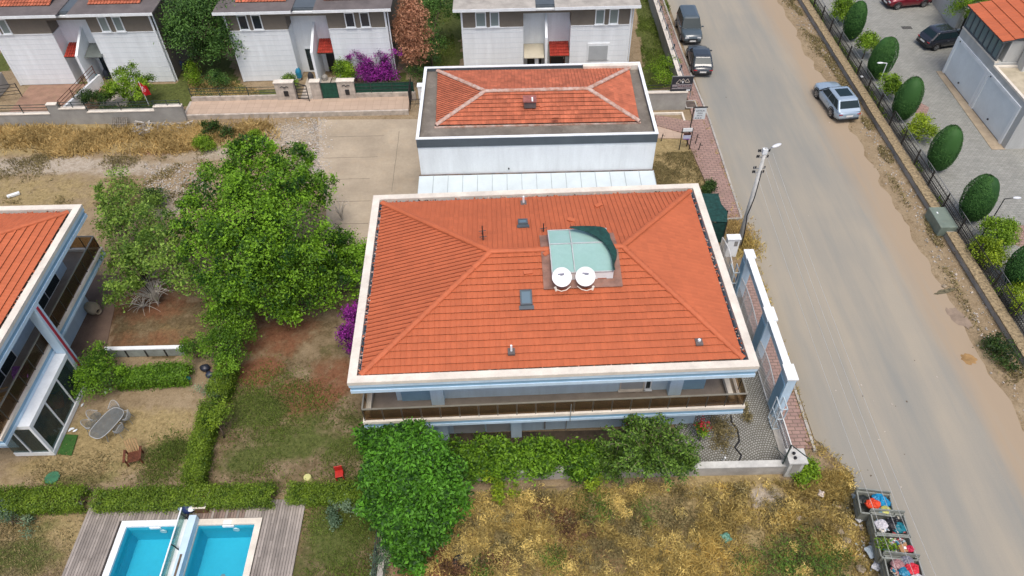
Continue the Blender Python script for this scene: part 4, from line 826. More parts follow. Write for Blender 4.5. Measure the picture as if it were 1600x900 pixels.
TH1 = townhouse(-41.4, -28.2, 55.9, 'townhouse pair at the top left behind the red flag and grey wall', dict(rec=(4.85,8.0,1.3), wins=((8.95,.72),(10.1,.72),(1.0,.7),(0.1,.7)), fin=(6.45,1.1,3.4,4.4),
    can=((5.05,6.4,M_tile_red,2.95,'tile'),(6.7,8.1,pm('grey_canopy', (.13,.15,.14), .6, .1, 2),2.9,'flat')), doors=((6.8,7.95,2.3,M_white,'white glazed door'),(5.2,6.1,2.1,M_dark,'dark front door')), pane=solid('pale_pane', (.22,.27,.26), .1), g0=6.2, g1=7.0))
TH2 = townhouse(-22.35, -9.5, 55.65, 'townhouse pair in the middle of the row, between green pines and a brown dead conifer', dict(rec=(4.85,8.1,1.3), wins=((1.05,.78),(2.15,.78),(9.55,.78),(10.75,.78)), fin=(6.55,1.3,3.5,4.5),
    can=((6.85,8.1,M_tile_red,2.9,'tile'),), doors=((5.35,6.35,2.3,M_white,'white front door with dark slits'),(7.1,8.0,2.1,M_dark,'black front door')), pane=solid('dark_pane', (.03,.035,.045), .08), g0=5.6, g1=7.3))
TH3 = townhouse(-3.55, 10.0, 55.2, 'townhouse pair at the top right of the row beside the green lawn', dict(rec=(4.95,8.75,1.3), wins=((1.15,.85),(2.3,.75),(10.65,.75),(11.75,.75)), fin=(6.7,.3,4.0,5.4), rm=pm('cream_roof_deck', (.46,.43,.38), .8, .15, 1, dirt=.4),
    can=((5.0,6.65,pm('beige_awning', (.55,.50,.38), .8, .06, 2),2.3,'flat'),(7.1,8.7,M_tile_red,2.4,'tile')), doors=((5.3,6.5,2.0,M_dark,'glazed door'),(7.2,8.5,2.1,pm('brown_door', (.16,.07,.035), .5, .15, 3),'brown front door')), pane=solid('pale_pane', (.22,.27,.26), .1), g0=5.9, g1=7.4))
MB().box(10.2, -.09, 1.5, 11.95, -.013, 3.0).build('roller_shutter', M_white, TH3); MB().box(10.3, -.12, 1.55, 11.85, -.092, 2.8).build('shutter_slats', M_shutter, TH3)
ml = MB(); ml.box(5.9,-.0,0,6.2,1.25,1.9); ml.build('porch_partition', M_white, TH3)
# ------------------------------------------------------------------ garage building on the right
GA = thing('garage_building', 'grey building with two white garage doors and an orange roof over a glazed strip', 'building', (36.55, 50, 0), 0)
M_gwall = pm('garage_grey', (.50,.51,.49), .8, .07, .7, streak=(2,2,.3), dirt=.3, dirtcol=(.3,.3,.28))
# low part with flat roof and parapet (near), tall part with tiled roof (far)
yb0, yb1, yb2 = -6.25, -.85, 4.6
gw_ = MB(); gw_.box(0,yb1,0,14,yb2,3.9,0); gw_.box(0.0,yb0,0,14,yb1-.01,3.6,0); gw_.build('wall', M_gwall, GA)
MB().box(1.7,-1.7,3.6,14,yb1-.012,6.8).build('upper_wall', M_gwall, GA); MB().box(1.62,-1.78,6.8,14.1,yb1+.1,6.92).build('coping', M_cream, GA)
MB().ring(-.03,yb0-.03,14.03,yb1-.05,.22,3.6,3.75).build('coping', M_cream, GA); MB().box(.2,yb0+.2,3.58,13.8,yb1-.3,3.62).build('terrace_floor', pm('terrace_sand', (.50,.44,.32), .9, .12, 1, dirt=.4), GA)
MB().box(-.03,yb1+.0,3.9,.25,yb2+.03,4.02).build('sill', M_cream, GA)
gs = MB(); gs.box(.06,yb1+.1,4.02,.1,yb2-.05,5.55); gstrip = gs.build('glazed_strip', solid('dull_pane', (.18,.24,.24), .1), GA)
gf = MB(); gf.box(.0,yb1+.05,4.02,.14,yb2,4.12); gf.box(.0,yb1+.05,5.45,.14,yb2,5.62)
for i in range(8): y = yb1+.08+(yb2-yb1-.2)*i/7; gf.box(.0,y,4.12,.14,y+.13,5.45)
gf.build('frame', M_slate, gstrip); cp = MB()
for i, w_ in ((0,.35),(1,.3),(2,.3),(4,.4),(5,.5),(6,.45)): y = yb2-.1-(yb2-yb1-.2)*i/7; cp.box(.11,y-.55,4.3,.13,y-.55+w_,5.4)
cp.build('drawn_curtain', pm('curtain_white', (.42,.48,.47), .8, .06, 2), gstrip); MB().box(.6,yb1+.1,3.92,13.5,yb2-.1,5.6).build('upper_wall', M_gwall, GA)
V, F, Rr, Mi = tile_face((-.25,yb2+.3,5.62),(-.25,yb1-.1,5.62),(13.5,yb1-.1,8.4),(13.5,yb2+.3,8.4), .46, .9, .05, .02); npmesh('roof_tiles', V, F, [M_tile, edge_shade(M_tile)], GA, Rr, mi=Mi); MB().add([(-.25,yb1-.1,5.55),(-.25,yb2+.3,5.55),(13.5,yb2+.3,8.3),(13.5,yb1-.1,8.3),(-.25,yb1-.1,5.59),(-.25,yb2+.3,5.59),(13.5,yb2+.3,8.36),(13.5,yb1-.1,8.36)], [(0,1,2,3),(7,6,5,4),(0,4,5,1),(1,5,6,2),(2,6,7,3),(3,7,4,0)]).build('roof_deck', M_slate, GA)
for ya_, yb_ in ((-.42, 4.25), (-5.4, -1.02)):
    f = MB(); f.box(-.10,ya_-.28,0,.001,ya_,2.95); f.box(-.10,yb_,0,.001,yb_+.28,2.95); f.box(-.10,ya_-.28,2.95,.001,yb_+.28,3.2); d_ = f.build('garage_door', M_white, GA)
    q = MB(); q.box(-.04,ya_,.06,.001,yb_,2.95); q.build('door_leaf', pm('garage_leaf', (.74,.80,.82), .5, .04, .8), d_); hd = MB(); hd.box(-.12,(ya_+yb_)/2-.06,.5,-.041,(ya_+yb_)/2+.06,.6); hd.build('handle', M_dark, d_); hd = MB(); hd.box(-.14,yb_-.35,3.0,-.101,yb_-.25,3.1); hd.build('sensor', M_dark, d_); MB().box(-.06,ya_,0,.0,yb_,.06).build('door_seal', M_black, d_)
ap = MB(); ap.prism([(35.6,43.7),(36.6,43.7),(36.6,54.6),(36.0,54.6)], -.05, .035); struct('garage_apron', ap, pm('sandy_apron', (.44,.35,.24), .9, .12, 1, dirt=.4))
# neighbouring buildings at the upper right edge
B5 = thing('house', 'pale house with orange tiled roof behind the garage at the top right corner', 'house', (52, 60, 0)); MB().box(-5.5,-4,0,8,6,6.5).build('wall', M_white, B5); hip_roof(B5, -6,-4.5,8.5,6.5,6.5, -1,4, 1, 8.6, M_tile)
# ------------------------------------------------------------------ walls and fences
def rail_fence(t, mat, a, b, z0, z1, nr=3, step=1.3, rw=.035, pw=.05, vert=0, net=None):
    """local coordinates; posts are separate parts"""
    a = Vector((a[0], a[1], 0)); b = Vector((b[0], b[1], 0)); L = (b-a).length; m = MB()
    for k in range(nr): z = z0+(z1-z0)*(k+.6)/(nr) if nr > 1 else z1; z = z0+(z1-z0)*(k+1)/nr-.02; m.bar((a.x,a.y,z),(b.x,b.y,z),rw,rw)
    if vert:
        n = int(L/vert)
        for i in range(n): p = a+(b-a)*(i/n); m.bar((p.x,p.y,z0+.05),(p.x,p.y,z1-.03),.018,.018)
    m.build('rails', mat, t); n = max(1, int(L/step))
    for i in range(n+1): p = a+(b-a)*(i/n); MB().bar((p.x,p.y,z0-.02),(p.x,p.y,z1+.03),pw,pw).build('post', mat, t)
    if net: MB().bar((a.x,a.y+.03,(z0+z1)/2),(b.x,b.y+.03,(z0+z1)/2),.012,z1-z0-.04).build('netting', net, t)
M_fence = pm('dark_green_fence', (.04,.06,.055), .5, .1, 3)
# front of the left pair: stepped grey wall
W1 = thing('garden_wall', 'stepped grey rendered wall with dark rails in front of the left townhouses', 'wall', (-36, 50, 0))
w_ = MB(); segs = [(-8.5,-4.3,1.25),(-4.3,-3.6,1.7),(-3.6,3.3,.95) ,(3.3,4.2,1.75),(4.2,6.2,1.35),(6.2,11.6,1.0),(11.6,13.2,1.3),]
segs = [(-8.5,-4.2,1.5),(-4.2,0.1,.95),(0.1,.9,1.75),(.9,3.0,1.35),(3.0,8.3,1.0),(8.3,10.5,1.35)]
for a, b, h in segs: w_.box(a, -.15, -.1, b-.003, .15, h, 0); w_.box(a-.02, -.19, h, b-.005, .19, h+.07, 1)
w_.build('wall', [M_grey, M_cream], W1); rail_fence(W1, M_fence, (-4.1,0), (0,0), 1.02, 1.75, 3, 2); rail_fence(W1, M_fence, (1.0,0), (3.0,0), 1.42, 1.9, 2, 1); rail_fence(W1, M_fence, (3.0,0), (8.3,0), 1.07, 1.8, 3, 1.8); rail_fence(W1, M_fence, (8.4,0), (10.4,0), 1.42, 1.85, 2, 1)
W1b = thing('garden_wall', 'low side wall with reddish rail between the gardens of the left townhouses', 'wall', (-35.2, 50.2, 0)); w_ = MB(); w_.add([(0,0,0),(.2,0,0),(1.0,5.6,0),(.8,5.6,0),(0,0,1.2),(.2,0,1.2),(1.0,5.6,.9),(.8,5.6,.9)], [(0,3,2,1),(4,5,6,7),(0,1,5,4),(1,2,6,5),(2,3,7,6),(3,0,4,7)]); w_.build('wall', M_white, W1b)
rail_fence(W1b, pm('rusty_rail', (.16,.07,.05), .6, .2, 3), (.1,.1), (.85,5.2), 1.15, 1.9, 3, 1.6)
W1c = thing('garden_wall', 'low grey wall with a black rail at the far left edge', 'wall', (-42.5, 51, 0)); w_ = MB(); w_.box(0,0,0,.2,4.8,1.3); w_.build('wall', M_grey, W1c); rail_fence(W1c, M_dark, (.1,2.2), (2.4,2.6), .3, 1.5, 4, 2.3)
# front of the middle pair
F2 = thing('stone_fence', 'low stone wall with green rails left of the first travertine pillar', 'fence', (-25.6, 52.2, 0)); MB().box(0,-.1,0,7.0,.1,.75).build('wall', M_stone, F2); rail_fence(F2, M_fence, (.05,0), (7.0,0), .75, 1.5, 3, 2.3)
F3 = thing('stone_fence', 'low stone wall with dark green netted rails right of the third travertine pillar', 'fence', (-12.75, 52.2, 0)); MB().box(0,-.1,0,5.3,.1,.75).build('wall', M_stone, F3); rail_fence(F3, M_fence, (.05,0), (5.2,0), .75, 1.65, 3, 1.7, net=M_netg)
def pillar(x0, x1, label, box=True, h=1.9):
    t = thing('stone_pillar', label, 'pillar', (x0, 52.0, 0), 0, 'travertine pillars of the front garden'); w = x1-x0
    MB().box(0,0,0,w,.42,h).build('shaft', M_stone, t); MB().box(-.05,-.05,h,w+.05,.47,h+.07).build('cap', M_cream, t)
    if box: MB().box(w*.42,-.05,.75,w*.66,-.001,1.2).build('mailbox', M_dark, t); mb = MB(); mb.tube([(w*.3,-.04,1.55),(w*.42,-.04,1.65),(w*.5,-.04,1.5),(w*.62,-.04,1.62),(w*.74,-.04,1.55)], .03, 5); mb.build('ornament', M_dark, t)
pillar(-18.6,-17.1,'first travertine pillar from the left, with a mailbox'); pillar(-15.75,-15.0,'narrow middle travertine pillar between the two garden gates', False); pillar(-13.6,-12.6+.35,'right-hand travertine pillar with a mailbox beside the green netting')
gt_ = thing('garden_gate', 'half open dark metal garden gate with slanted bars', 'gate', (-17.0, 52.2, 0), R(-25)); m = MB()
m.bar((0,0,.35),(1.1,0,.35),.05); m.bar((0,0,1.8),(1.1,0,1.8),.05); m.bar((0,0,.35),(0,0,1.8),.05); m.bar((1.1,0,.35),(1.1,0,1.8),.05); m.build('frame', M_dark, gt_); m = MB()
for i in range(5): m.bar((.05,0,.4+i*.28),(1.05,0,.65+i*.28),.04,.06)
m.build('bars', M_dark, gt_)
gt2 = thing('garden_gate', 'closed green netted garden gate between two travertine pillars', 'gate', (-14.95, 52.15, 0)); m = MB(); m.bar((0,0,.35),(1.3,0,.35),.05); m.bar((0,0,1.75),(1.3,0,1.75),.05); m.bar((0,0,.35),(0,0,1.75),.05); m.bar((1.3,0,.35),(1.3,0,1.75),.05); m.build('frame', M_fence, gt2); MB().box(.03,-.01,.4,1.27,.01,1.72).build('panel', M_netg, gt2)
gt3 = thing('garden_gate', 'black barred side gate beside the white meter cabinet', 'gate', (-7.75, 50.4, 0)); rail_fence(gt3, M_dark, (0,0), (0,2.0), .35, 1.9, 2, 1.0, vert=.12); rail_fence(gt3, M_dark, (0,0), (1.2,0), .35, 1.2, 2, 1.2, vert=.12)
cbn = thing('meter_cabinet', 'white metal meter cabinet covered in orange stickers beside the low building', 'cabinet', (-7.1, 51.3, 0)); MB().box(0,0,0,.8,.45,1.7).build('body', M_white, cbn); m = MB(); m.box(-.05,-.05,1.7,.85,.5,1.78); m.build('cap', M_white, cbn); m = MB(); m.lathe([(.2,0),(.2,.008)], 14, (.42,-.005,1.25), axis='Y'); m.build('sticker', pm('orange_sticker', (.5,.28,.1), .6, .3, 8), cbn); MB().box(.55,-.01,.2,.68,-.002,.9).build('sticker', pm('red_sticker', (.35,.08,.05), .6, .3, 8), cbn)
# boundary walls of the green lawn beside the right townhouse
W4 = thing('garden_wall', 'grey wall with white coping and handrail between the green lawn and the parked cars', 'wall', (13.95, 51.6, 0)); w_ = MB(); w_.box(-.12,0,-.1,.12,30,1.35,0); w_.box(-.17,0,1.35,.17,30,1.43,1); w_.build('wall', [M_grey, M_cream], W4)
rail_fence(W4, M_metal, (.03,.1), (.03,29.8), 1.43, 1.95, 1, 3.2, .06, .05)
for i in range(5):
    y = 1.5+i*3.4; m = MB(); m.box(.03,y,1.6,.2,y+.18,1.95); m.build('lantern', M_black, W4)
W5 = thing('garden_wall', 'plain grey end wall of the green lawn behind the dark sign board', 'wall', (10.3, 49.9, 0)); w_ = MB(); w_.box(0,0,-.1,3.77,.25,1.5,0); w_.box(-.03,-.05,1.5,3.8,.3,1.58,1); w_.build('wall', [M_grey, M_cream], W5); rail_fence(W5, M_dark, (.1,.15), (2.4,.15), 1.58, 2.15, 2, 1.2)
kb2 = MB(); kb2.box(9.6,49.2,-.05,13.8,49.35,.14); kb2.box(13.66,48.2,-.05,13.8,49.2,.13); struct('lawn_kerb', kb2, M_cream)
mh = MB(); mh.box(14.25,50.0,.085,14.35+.75,50.9,.1,0); mh.ring(14.15,49.9,15.1,51.0,.1,.085,.11,1); mhc = mh.build('manhole_cover', [pm('brown_cover', (.13,.10,.08), .8, .2, 3), M_conc]); tag(mhc, 'square brown inspection cover in the pink pavement near the signs', 'manhole cover')
# dark advertising board
SB = thing('sign_board', 'dark advertising board with pale roof emblem on the end of the lawn wall', 'sign', (12.75, 50.05, 0)); MB().box(0,-.04,1.55,1.6,.04,2.85).build('panel', pm('sign_dark', (.03,.035,.045), .5, .1, 3), SB); m = MB(); m.bar((-.03,-.01,2.87),(1.63,-.01,2.87),.05); m.bar((0,.06,.9),(0,.06,2.8),.05); m.bar((1.6,.06,.9),(1.6,.06,2.8),.05); m.build('frame', M_metal, SB)
m = MB(); z = 2.36
for pts in ([(.32,2.3),(.55,2.62),(.72,2.4)],[(.6,2.38),(.82,2.68),(1.05,2.38)],[(.95,2.42),(1.17,2.66),(1.35,2.36),(1.0,2.36)],[(.3,2.26),(.55,2.26)]):
    for a, b in zip(pts[:-1], pts[1:]): m.bar((a[0],-.05,a[1]),(b[0],-.05,b[1]),.02,.045)
m.build('emblem', pm('sign_gold', (.50,.46,.40), .5, .1, 3), SB); MB().box(.77,-.055,2.3,.87,-.045,2.48).build('emblem', M_white, SB)
m = MB(); m.box(.03,-.052,2.0,.42,-.045,2.18); m.box(.45,-.052,1.93,1.57,-.045,2.2); m.box(.03,-.052,1.8,1.57,-.045,1.9); m.build('lettering', pm('sign_grey', (.33,.30,.31), .6, .2, 10), SB)
m = MB()
for i, (a, w2) in enumerate(((.5,.18),(.72,.1),(.86,.14),(1.06,.08),(1.18,.14),(1.36,.16))): m.box(a,-.06,2.0,a+w2,-.053,2.07+.03*(i % 2))
m.build('lettering', pm('sign_maroon', (.12,.04,.04), .6, .2, 10), SB); MB().box(1.2,-.055,1.62,1.48,-.045,1.72).build('lettering', M_white, SB)
# white for-sale sign on a single post and its smaller neighbour
def text_obj(s, size, loc, mat, parent, rotx=R(90)):
    cu = bpy.data.curves.new('lettering', 'FONT'); cu.body = s; cu.size = size; cu.align_x = 'CENTER'; cu.extrude = .003
    o = bpy.data.objects.new('lettering', cu); COL.objects.link(o); dg = bpy.context.evaluated_depsgraph_get(); me = bpy.data.meshes.new_from_object(o.evaluated_get(dg)); bpy.data.objects.remove(o); me.materials.clear(); me.materials.append(mat)
    n = bpy.data.objects.new('lettering', me); COL.objects.link(n); n.parent = parent; n.location = loc; n.rotation_euler = (rotx, 0, 0); return n
M_ink = solid('sign_ink', (.06,.07,.10), .6)
S1 = thing('notice_sign', 'tall white notice sign with lines of dark lettering hung from a black bent post', 'sign', (*at(1073,228)[:2], 0)); m = MB(); m.tube([(0,0,0),(0,0,3.35)], .045, 8); m.build('post', M_iron, S1); m = MB(); m.bar((-.05,0,3.35),(1.0,0,3.35),.07); m.bar((0,0,2.95),(.25,0,3.33),.03); m.build('arm', M_iron, S1); pn = MB().box(.1,-.02,2.35,.92,.02,3.30).build('panel', pm('sign_white', (.66,.71,.72), .5, .04, 3), S1)
text_obj('SATILIK', .19, (.51,-.024,3.0), M_ink, S1); text_obj('KIRA', .17, (.51,-.024,2.8), M_ink, S1); text_obj('EMLAK', .13, (.51,-.024,2.62), M_ink, S1)
m = MB(); x = .2
for w2 in (.12,.03,.11,.04,.09,.03): m.box(x,-.026,2.42,x+w2,-.021,2.49) if w2 > .05 else None; x += w2+.02
m.build('lettering', M_ink, S1)
S2 = thing('notice_sign', 'smaller low white notice on two thin black legs left of the tall notice sign', 'sign', (*at(1061,234)[:2], 0)); m = MB(); m.tube([(0,0,0),(0,0,1.9)], .035, 6); m.build('leg', M_iron, S2); m = MB(); m.tube([(.75,0,0),(.75,0,1.9)], .035, 6); m.build('leg', M_iron, S2)
MB().box(0,-.02,1.62,.75,.02,1.9).build('panel', M_white, S2); MB().box(.12,-.02,1.0,.68,.02,1.28).build('panel', pm('sign_lilac', (.52,.55,.70), .5, .05, 3), S2); MB().box(.15,-.03,1.32,.66,-.0,1.48).build('emblem', pm('sign_brown', (.10,.04,.03), .6, .4, 12), S2); m = MB(); m.bar((-.08,0,1.57),(.75,0,1.57),.04); m.build('rail', M_iron, S2); MB().box(.16,-.026,.93,.64,-.021,.99).build('lettering', solid('sign_violet', (.2,.08,.4), .6), S2)
for px, py, h, lb in ((1086,226,.9,'short rusty iron stake beside the notice signs'),(1091,236,.7,'short leaning iron stake at the grass edge below the notice signs'),(1033,220,.6,'thin iron stake by the corner of the low building')):
    p = at(px, py); o = MB().bar((0,0,0),(.08,.05,h),.05).bar((0,0,h*.8),(.25,0,h*.7),.03).build('iron_stake', M_iron); o.location = p; tag(o, lb, 'stake')

# ------------------------------------------------------------------ gate frame along the pavement
def portal():
    t = thing('gate_portal', 'tall white and pale blue concrete frame with three posts over the sliding gates', 'gate', (13.72, 21.4, 0)); H = 3.35
    B = MB(); B.box(-.17,.1,H-.42,.17,8.75,H-.04,1); B.box(-.19,.1,H-.039,.19,8.75,H,0); B.build('beam', [M_white, M_bwhite], t)
    for ya_, yb_ in ((-.35,.62),(3.5,4.45),(8.2,8.9)):
        p = MB(); p.box(-.22,ya_+.04,0,.22,yb_-.04,H-.03,1); p.box(-.28,ya_,H-.02,.28,yb_,H+.09,0); p.box(-.26,ya_+.1,.3,-.221,yb_-.1,H-.5,2); p.build('post', [M_white, M_bwhite, M_blue], t)
    return t
portal()
def slide_gate(loc, L, h, label, arch=.25, vert=.14, mesh=True):
    t = thing('sliding_gate', label, 'gate', loc, 0, 'white metal gates along the pavement'); f = MB(); n = 12; pts = [(0, L*i/n, h+arch*math.sin(math.pi*i/n)) for i in range(n+1)]
    f.tube(pts, .035, 6); f.bar((0,0,.12),(0,L,.12),.06,.08); f.bar((0,0,.1),(0,0,h),.06); f.bar((0,L,.1),(0,L,h),.06); f.bar((0,L/3,.1),(0,L/3,h+arch*.8),.05); f.bar((0,2*L/3,.1),(0,2*L/3,h+arch*.8),.05); f.build('frame', M_gatew, t)
    b = MB(); k = int(L/vert)
    for i in range(1, k): y = L*i/k; b.bar((0,y,.16),(0,y,h+arch*math.sin(math.pi*i/k)-.03),.022,.022)
    b.build('bars', M_gatew, t); m = MB(); m.bar((.01,0,.55),(.01,L,.55),.012,.75); m.build('mesh_panel', glassm('perforated_white', (1,1,1), .62, .6, (.6,.6,.58)), t)
    return t
slide_gate((13.55,25.9,0), 3.9, 1.7, 'far sliding gate of white bars under the second bay of the portal'); slide_gate((13.5,22.0,0), 3.0, 1.6, 'nearer sliding gate of white bars under the first bay of the portal'); slide_gate((13.3,30.3,0), 3.2, 1.4, 'white barred gate leaf beyond the portal near the utility pole', .35)
fg = thing('fence_panel', 'low white railing running from the portal to the white corner pillar', 'fence', (13.62, 18.3, 0)); rail_fence(fg, M_gatew, (0,.1), (0,2.9), .1, 1.1, 2, 1.45, .05, .06, vert=.13); MB().bar((.02,.1,.6),(.02,2.9,.6),.012,.8).build('mesh_panel', glassm('perforated_white', (1,1,1), .62, .6, (.6,.6,.58)), fg); MB().box(-.3,0,-.02,.06,2.95,.1).build('rail_base', M_conc, fg)
wd_ = thing('wicket_gate', 'pale blue barred wicket cage against the near post of the portal', 'gate', (13.3, 20.35, 0)); m = MB()
for z in (.1,1.0,1.9): m.bar((0,0,z),(0,.75,z),.05); m.bar((0,0,z),(.35,0,z),.05); m.bar((.35,0,z),(.35,.75,z),.05)
for x, y in ((0,0),(.35,0),(0,.75),(.35,.75)): m.bar((x,y,.05),(x,y,1.92),.05)
for y in (.25,.5): m.bar((0,y,.1),(0,y,1.9),.03)
m.build('frame', pm('gate_pale', (.5,.58,.62), .5, .06, 2), wd_)
wd2 = dup(wd_, (13.1, 29.9, 0), 0, 'small white barred cage at the far post of the portal')
# low concrete wall at the front with corner pillar
LW = thing('boundary_wall', 'low weathered concrete wall along the dry field ending at the white corner pillar', 'wall', (.6, 17.85, 0)); w_ = MB(); w_.box(-5.8,0,-.1,12.6,.28,.72,0); w_.box(-5.8,-.04,.72,12.6,.32,.79,1); w_.build('wall', [M_conc, pm('white_worn_coping', (.58,.58,.54), .85, .12, 2, dirt=.5, dirtcol=(.36,.35,.30))], LW)
CP = thing('corner_pillar', 'square weathered white pillar with two black lamps at the end of the concrete wall', 'pillar', (13.55, 17.95, 0)); MB().box(-.36,-.3,0,.36,.36,1.35).build('shaft', pm('white_worn_coping', (.5,.5,.5)), CP); MB().box(-.45,-.38,1.35,.45,.44,1.45).build('cap', MATS['white_worn_coping'], CP); MB().box(-.2,-.32,.3,.2,-.301,1.2).build('panel', M_conc, CP)
for x, y in ((-.12,.15),(-.12,-.1)): m = MB(); m.lathe([(.07,0),(.08,.1),(.03,.16)], 8, (x,y,1.45)); m.build('lamp', M_black, CP)
m = MB(); m.bar((-.5,-.1,0),(-.42,.05,2.35),.06); m.bar((-.42,.05,2.35),(.35,-.6,2.1),.04); m.bar((-.45,0,1.3),(-.9,.5,1.5),.025); o = m.build('iron_stake', M_fence); o.location = (13.5,18.0,0); tag(o, 'bent dark green metal post with a drooping arm beside the corner pillar', 'post')
hose = MB(); pts = [G(x,y) for x,y in ((1152,728),(1158,712),(1148,700),(1155,690),(1152,672),(1143,660),(1142,650))]; hose.tube([(p[0],p[1],.05) for p in pts], .045, 6); o = hose.build('hose', M_black); tag(o, 'black hose snaking over the fan cobbles', 'hose')
pr2 = MB(); pr2.tube([(0,0,0),(.05,0,.45)], .05, 8); o = pr2.build('marker_post', M_white); o.location = (*G(1129,722), .79-.79); tag(o, 'short white pipe stub behind the low concrete wall', 'pipe')
# green net shelter by the pole
NS = thing('net_shelter', 'shelter covered with dark teal shade net between orange roof corner and pavement', 'shelter', (12.3, 35.6, 0))
q_ = [at(1097,303,1.8), at(1122,303,1.8), at(1127,318,1.8), at(1137,330,1.8), at(1136,348,1.8), at(1112,347,1.8), at(1085,347,1.8)]
mb = MB(); loc = [LO(NS, p) for p in q_]; mb.add([(p[0],p[1],p[2]+random.uniform(-.05,.05)) for p in loc], [tuple(range(len(loc)))]); mb.build('net_roof', M_net, NS)
for a, b in ((0,1),(1,2),(2,3),(3,4),(4,5)):
    p, q = loc[a], loc[b]; MB().add([(p[0],p[1],.1),(q[0],q[1],.1),(q[0],q[1],1.78),(p[0],p[1],1.78)], [(0,1,2,3)]).build('net_wall', M_net, NS)
for p in (loc[0],loc[1],loc[3],loc[4],loc[5]): MB().bar((p[0],p[1],0),(p[0],p[1],1.85),.06).build('post', M_iron, NS)
EC = thing('electric_cabinet', 'narrow white electric cabinet with a dark plate beside the utility pole', 'cabinet', (*G(1141,398), 0)); MB().box(-.45,-.2,0,.3,.2,1.5).build('body', M_white, EC); MB().box(-.02,-.215,.95,.2,-.201,1.35).build('plate', M_metal, EC); MB().box(-.5,-.25,1.5,.35,.25,1.57).build('cap', M_white, EC)

# ------------------------------------------------------------------ utility pole and wires
UP = thing('utility_pole', 'tapered concrete utility pole with street lamp, insulators and winding black cable', 'utility pole', (*G(1153,385), 0)); H = 7.7
m = MB(); m.tube([(0,0,-.1),(0,0,H)], .17, 10, r1=.085); m.build('shaft', pm('pale_concrete', (.60,.60,.57), .85, .08, 1.5, dirt=.3), UP, smooth=True)
m = MB(); pts = [(.19*math.cos(a)*(1-.4*i/9), .19*math.sin(a)*(1-.4*i/9), 6.2*i/9) for i, a in enumerate((-.5,-.7,-.9,-1.4,-1.9,-1.4,-.7,-.3,-.6,-.9))]; m.tube(pts, .035, 6); m.build('cable', M_black, UP, smooth=True)
for z in (6.3, 6.0, 7.1, 7.5):
    m = MB(); m.bar((-.42,0,z),(.25,0,z),.05); m.build('crossarm', M_metal, UP)
    for x in (-.4,-.3,.22): m = MB(); m.lathe([(.03,0),(.05,.04),(.04,.08),(.05,.12),(.02,.16)], 8, (x,-.02,z+.02)); m.build('insulator', M_black, UP)
m = MB(); m.tube([(0,0,H-.4),(.1,0,H-.1),(.35,.05,H+.05)], .03, 6); m.build('lamp_arm', M_metal, UP)
m = MB(); m.ell((.62,.15,H+.1), (.36,.12,.07), 12); k0 = 0; m.xf(Matrix.Translation((.62,.15,H+.1)) @ Matrix.Rotation(R(28),4,'Z') @ Matrix.Translation((-.62,-.15,-H-.1))); m.build('lamp_head', pm('lamp_white', (.72,.74,.76), .4, .04, 2), UP, smooth=True)
m = MB(); m.box(-.16,-.1,H-.35,.1,.12,H-.02); m.build('junction_box', M_white, UP)
base = Vector(UP.location)
for i, (dx, z) in enumerate(((-.42,6.5),(-.05,6.9),(.22,7.1),(.45,7.4))):
    m = MB(); pts = []
    for k in range(25): u = k/24; pts.append((dx+(-.1+.0*i)*u, -46*u, z-1.1*4*u*(1-u)+.0*u))
    m.tube(pts, .009, 4, cap=False); o = m.build('overhead_wire', M_wire); o.location = base; tag(o, ['leftmost','second from left','third from left','rightmost'][i]+' of the four pale overhead wires crossing above the road', 'wire', 'overhead wires'); 

# ------------------------------------------------------------------ compound wall and fence on the right of the road
CW = thing('boundary_wall', 'long low wall with rough yellow stone coping on the right side of the road', 'wall', (28.2, 0, 0)); w_ = MB(); w_.box(0.05,-20,-.2,.55,34.7,.42,0); w_.box(.05,36.6,-.2,.55,110,.42,0); w_.build('wall', [M_conc], CW)
cpg = MB(); y = -20
while y < 110:
    L = random.uniform(.5,1.1)
    if not (34.2 < y < 36.6): cpg.box(-.06+random.uniform(-.02,.02), y, .42, .62+random.uniform(-.02,.02), y+L-.012, .5+random.uniform(-.01,.02))
    y += L
cpg.build('coping', M_wallstone, CW)
CF = thing('iron_fence', 'long black iron fence standing along the yellow stone coping', 'fence', (28.85, 0, 0)); m = MB()
for z in (.62,1.02,1.42): m.bar((0,8,z),(0,76,z),.035,.05)
for i in range(int(68/.16)): y = 8+i*.16; m.bar((0,y,.5),(0,y,1.46),.018,.018)
m.build('rails', M_iron, CF)
for i in range(29): y = 8+i*2.4; p = MB(); p.box(-.04,y-.04,.0,.04,y+.04,1.6); p.tube([(0,y,1.6),(0,y,1.75)], .05, 6); p.build('post', M_iron, CF)
CF2 = thing('wire_fence', 'thin diamond wire fence between the planting strip and the paved driveway', 'fence', (29.62, 0, 0)); m = MB(); m.bar((0,8,.95),(0,76,.95),.03,.03)
for i in range(int(68/.3)): y = 8+i*.3; m.bar((0,y,.05),(0,y+.5,.93),.012,.012); m.bar((0,y+.5,.05),(0,y,.93),.012,.012)
m.build('mesh', M_metal, CF2)
gb2 = thing('utility_box', 'grey-green flat topped utility cabinet set into the yellow stone wall', 'cabinet', (28.25, 35.6, 0)); MB().box(-.5,-1.0,0,.62,1.0,.78).build('body', pm('grey_green_box', (.19,.24,.20), .6, .12, 1.2, dirt=.4, dirtcol=(.28,.27,.2)), gb2, bevel=.03); MB().box(-.2,.35,.78,-.12,.5,.80).build('latch', M_white, gb2)
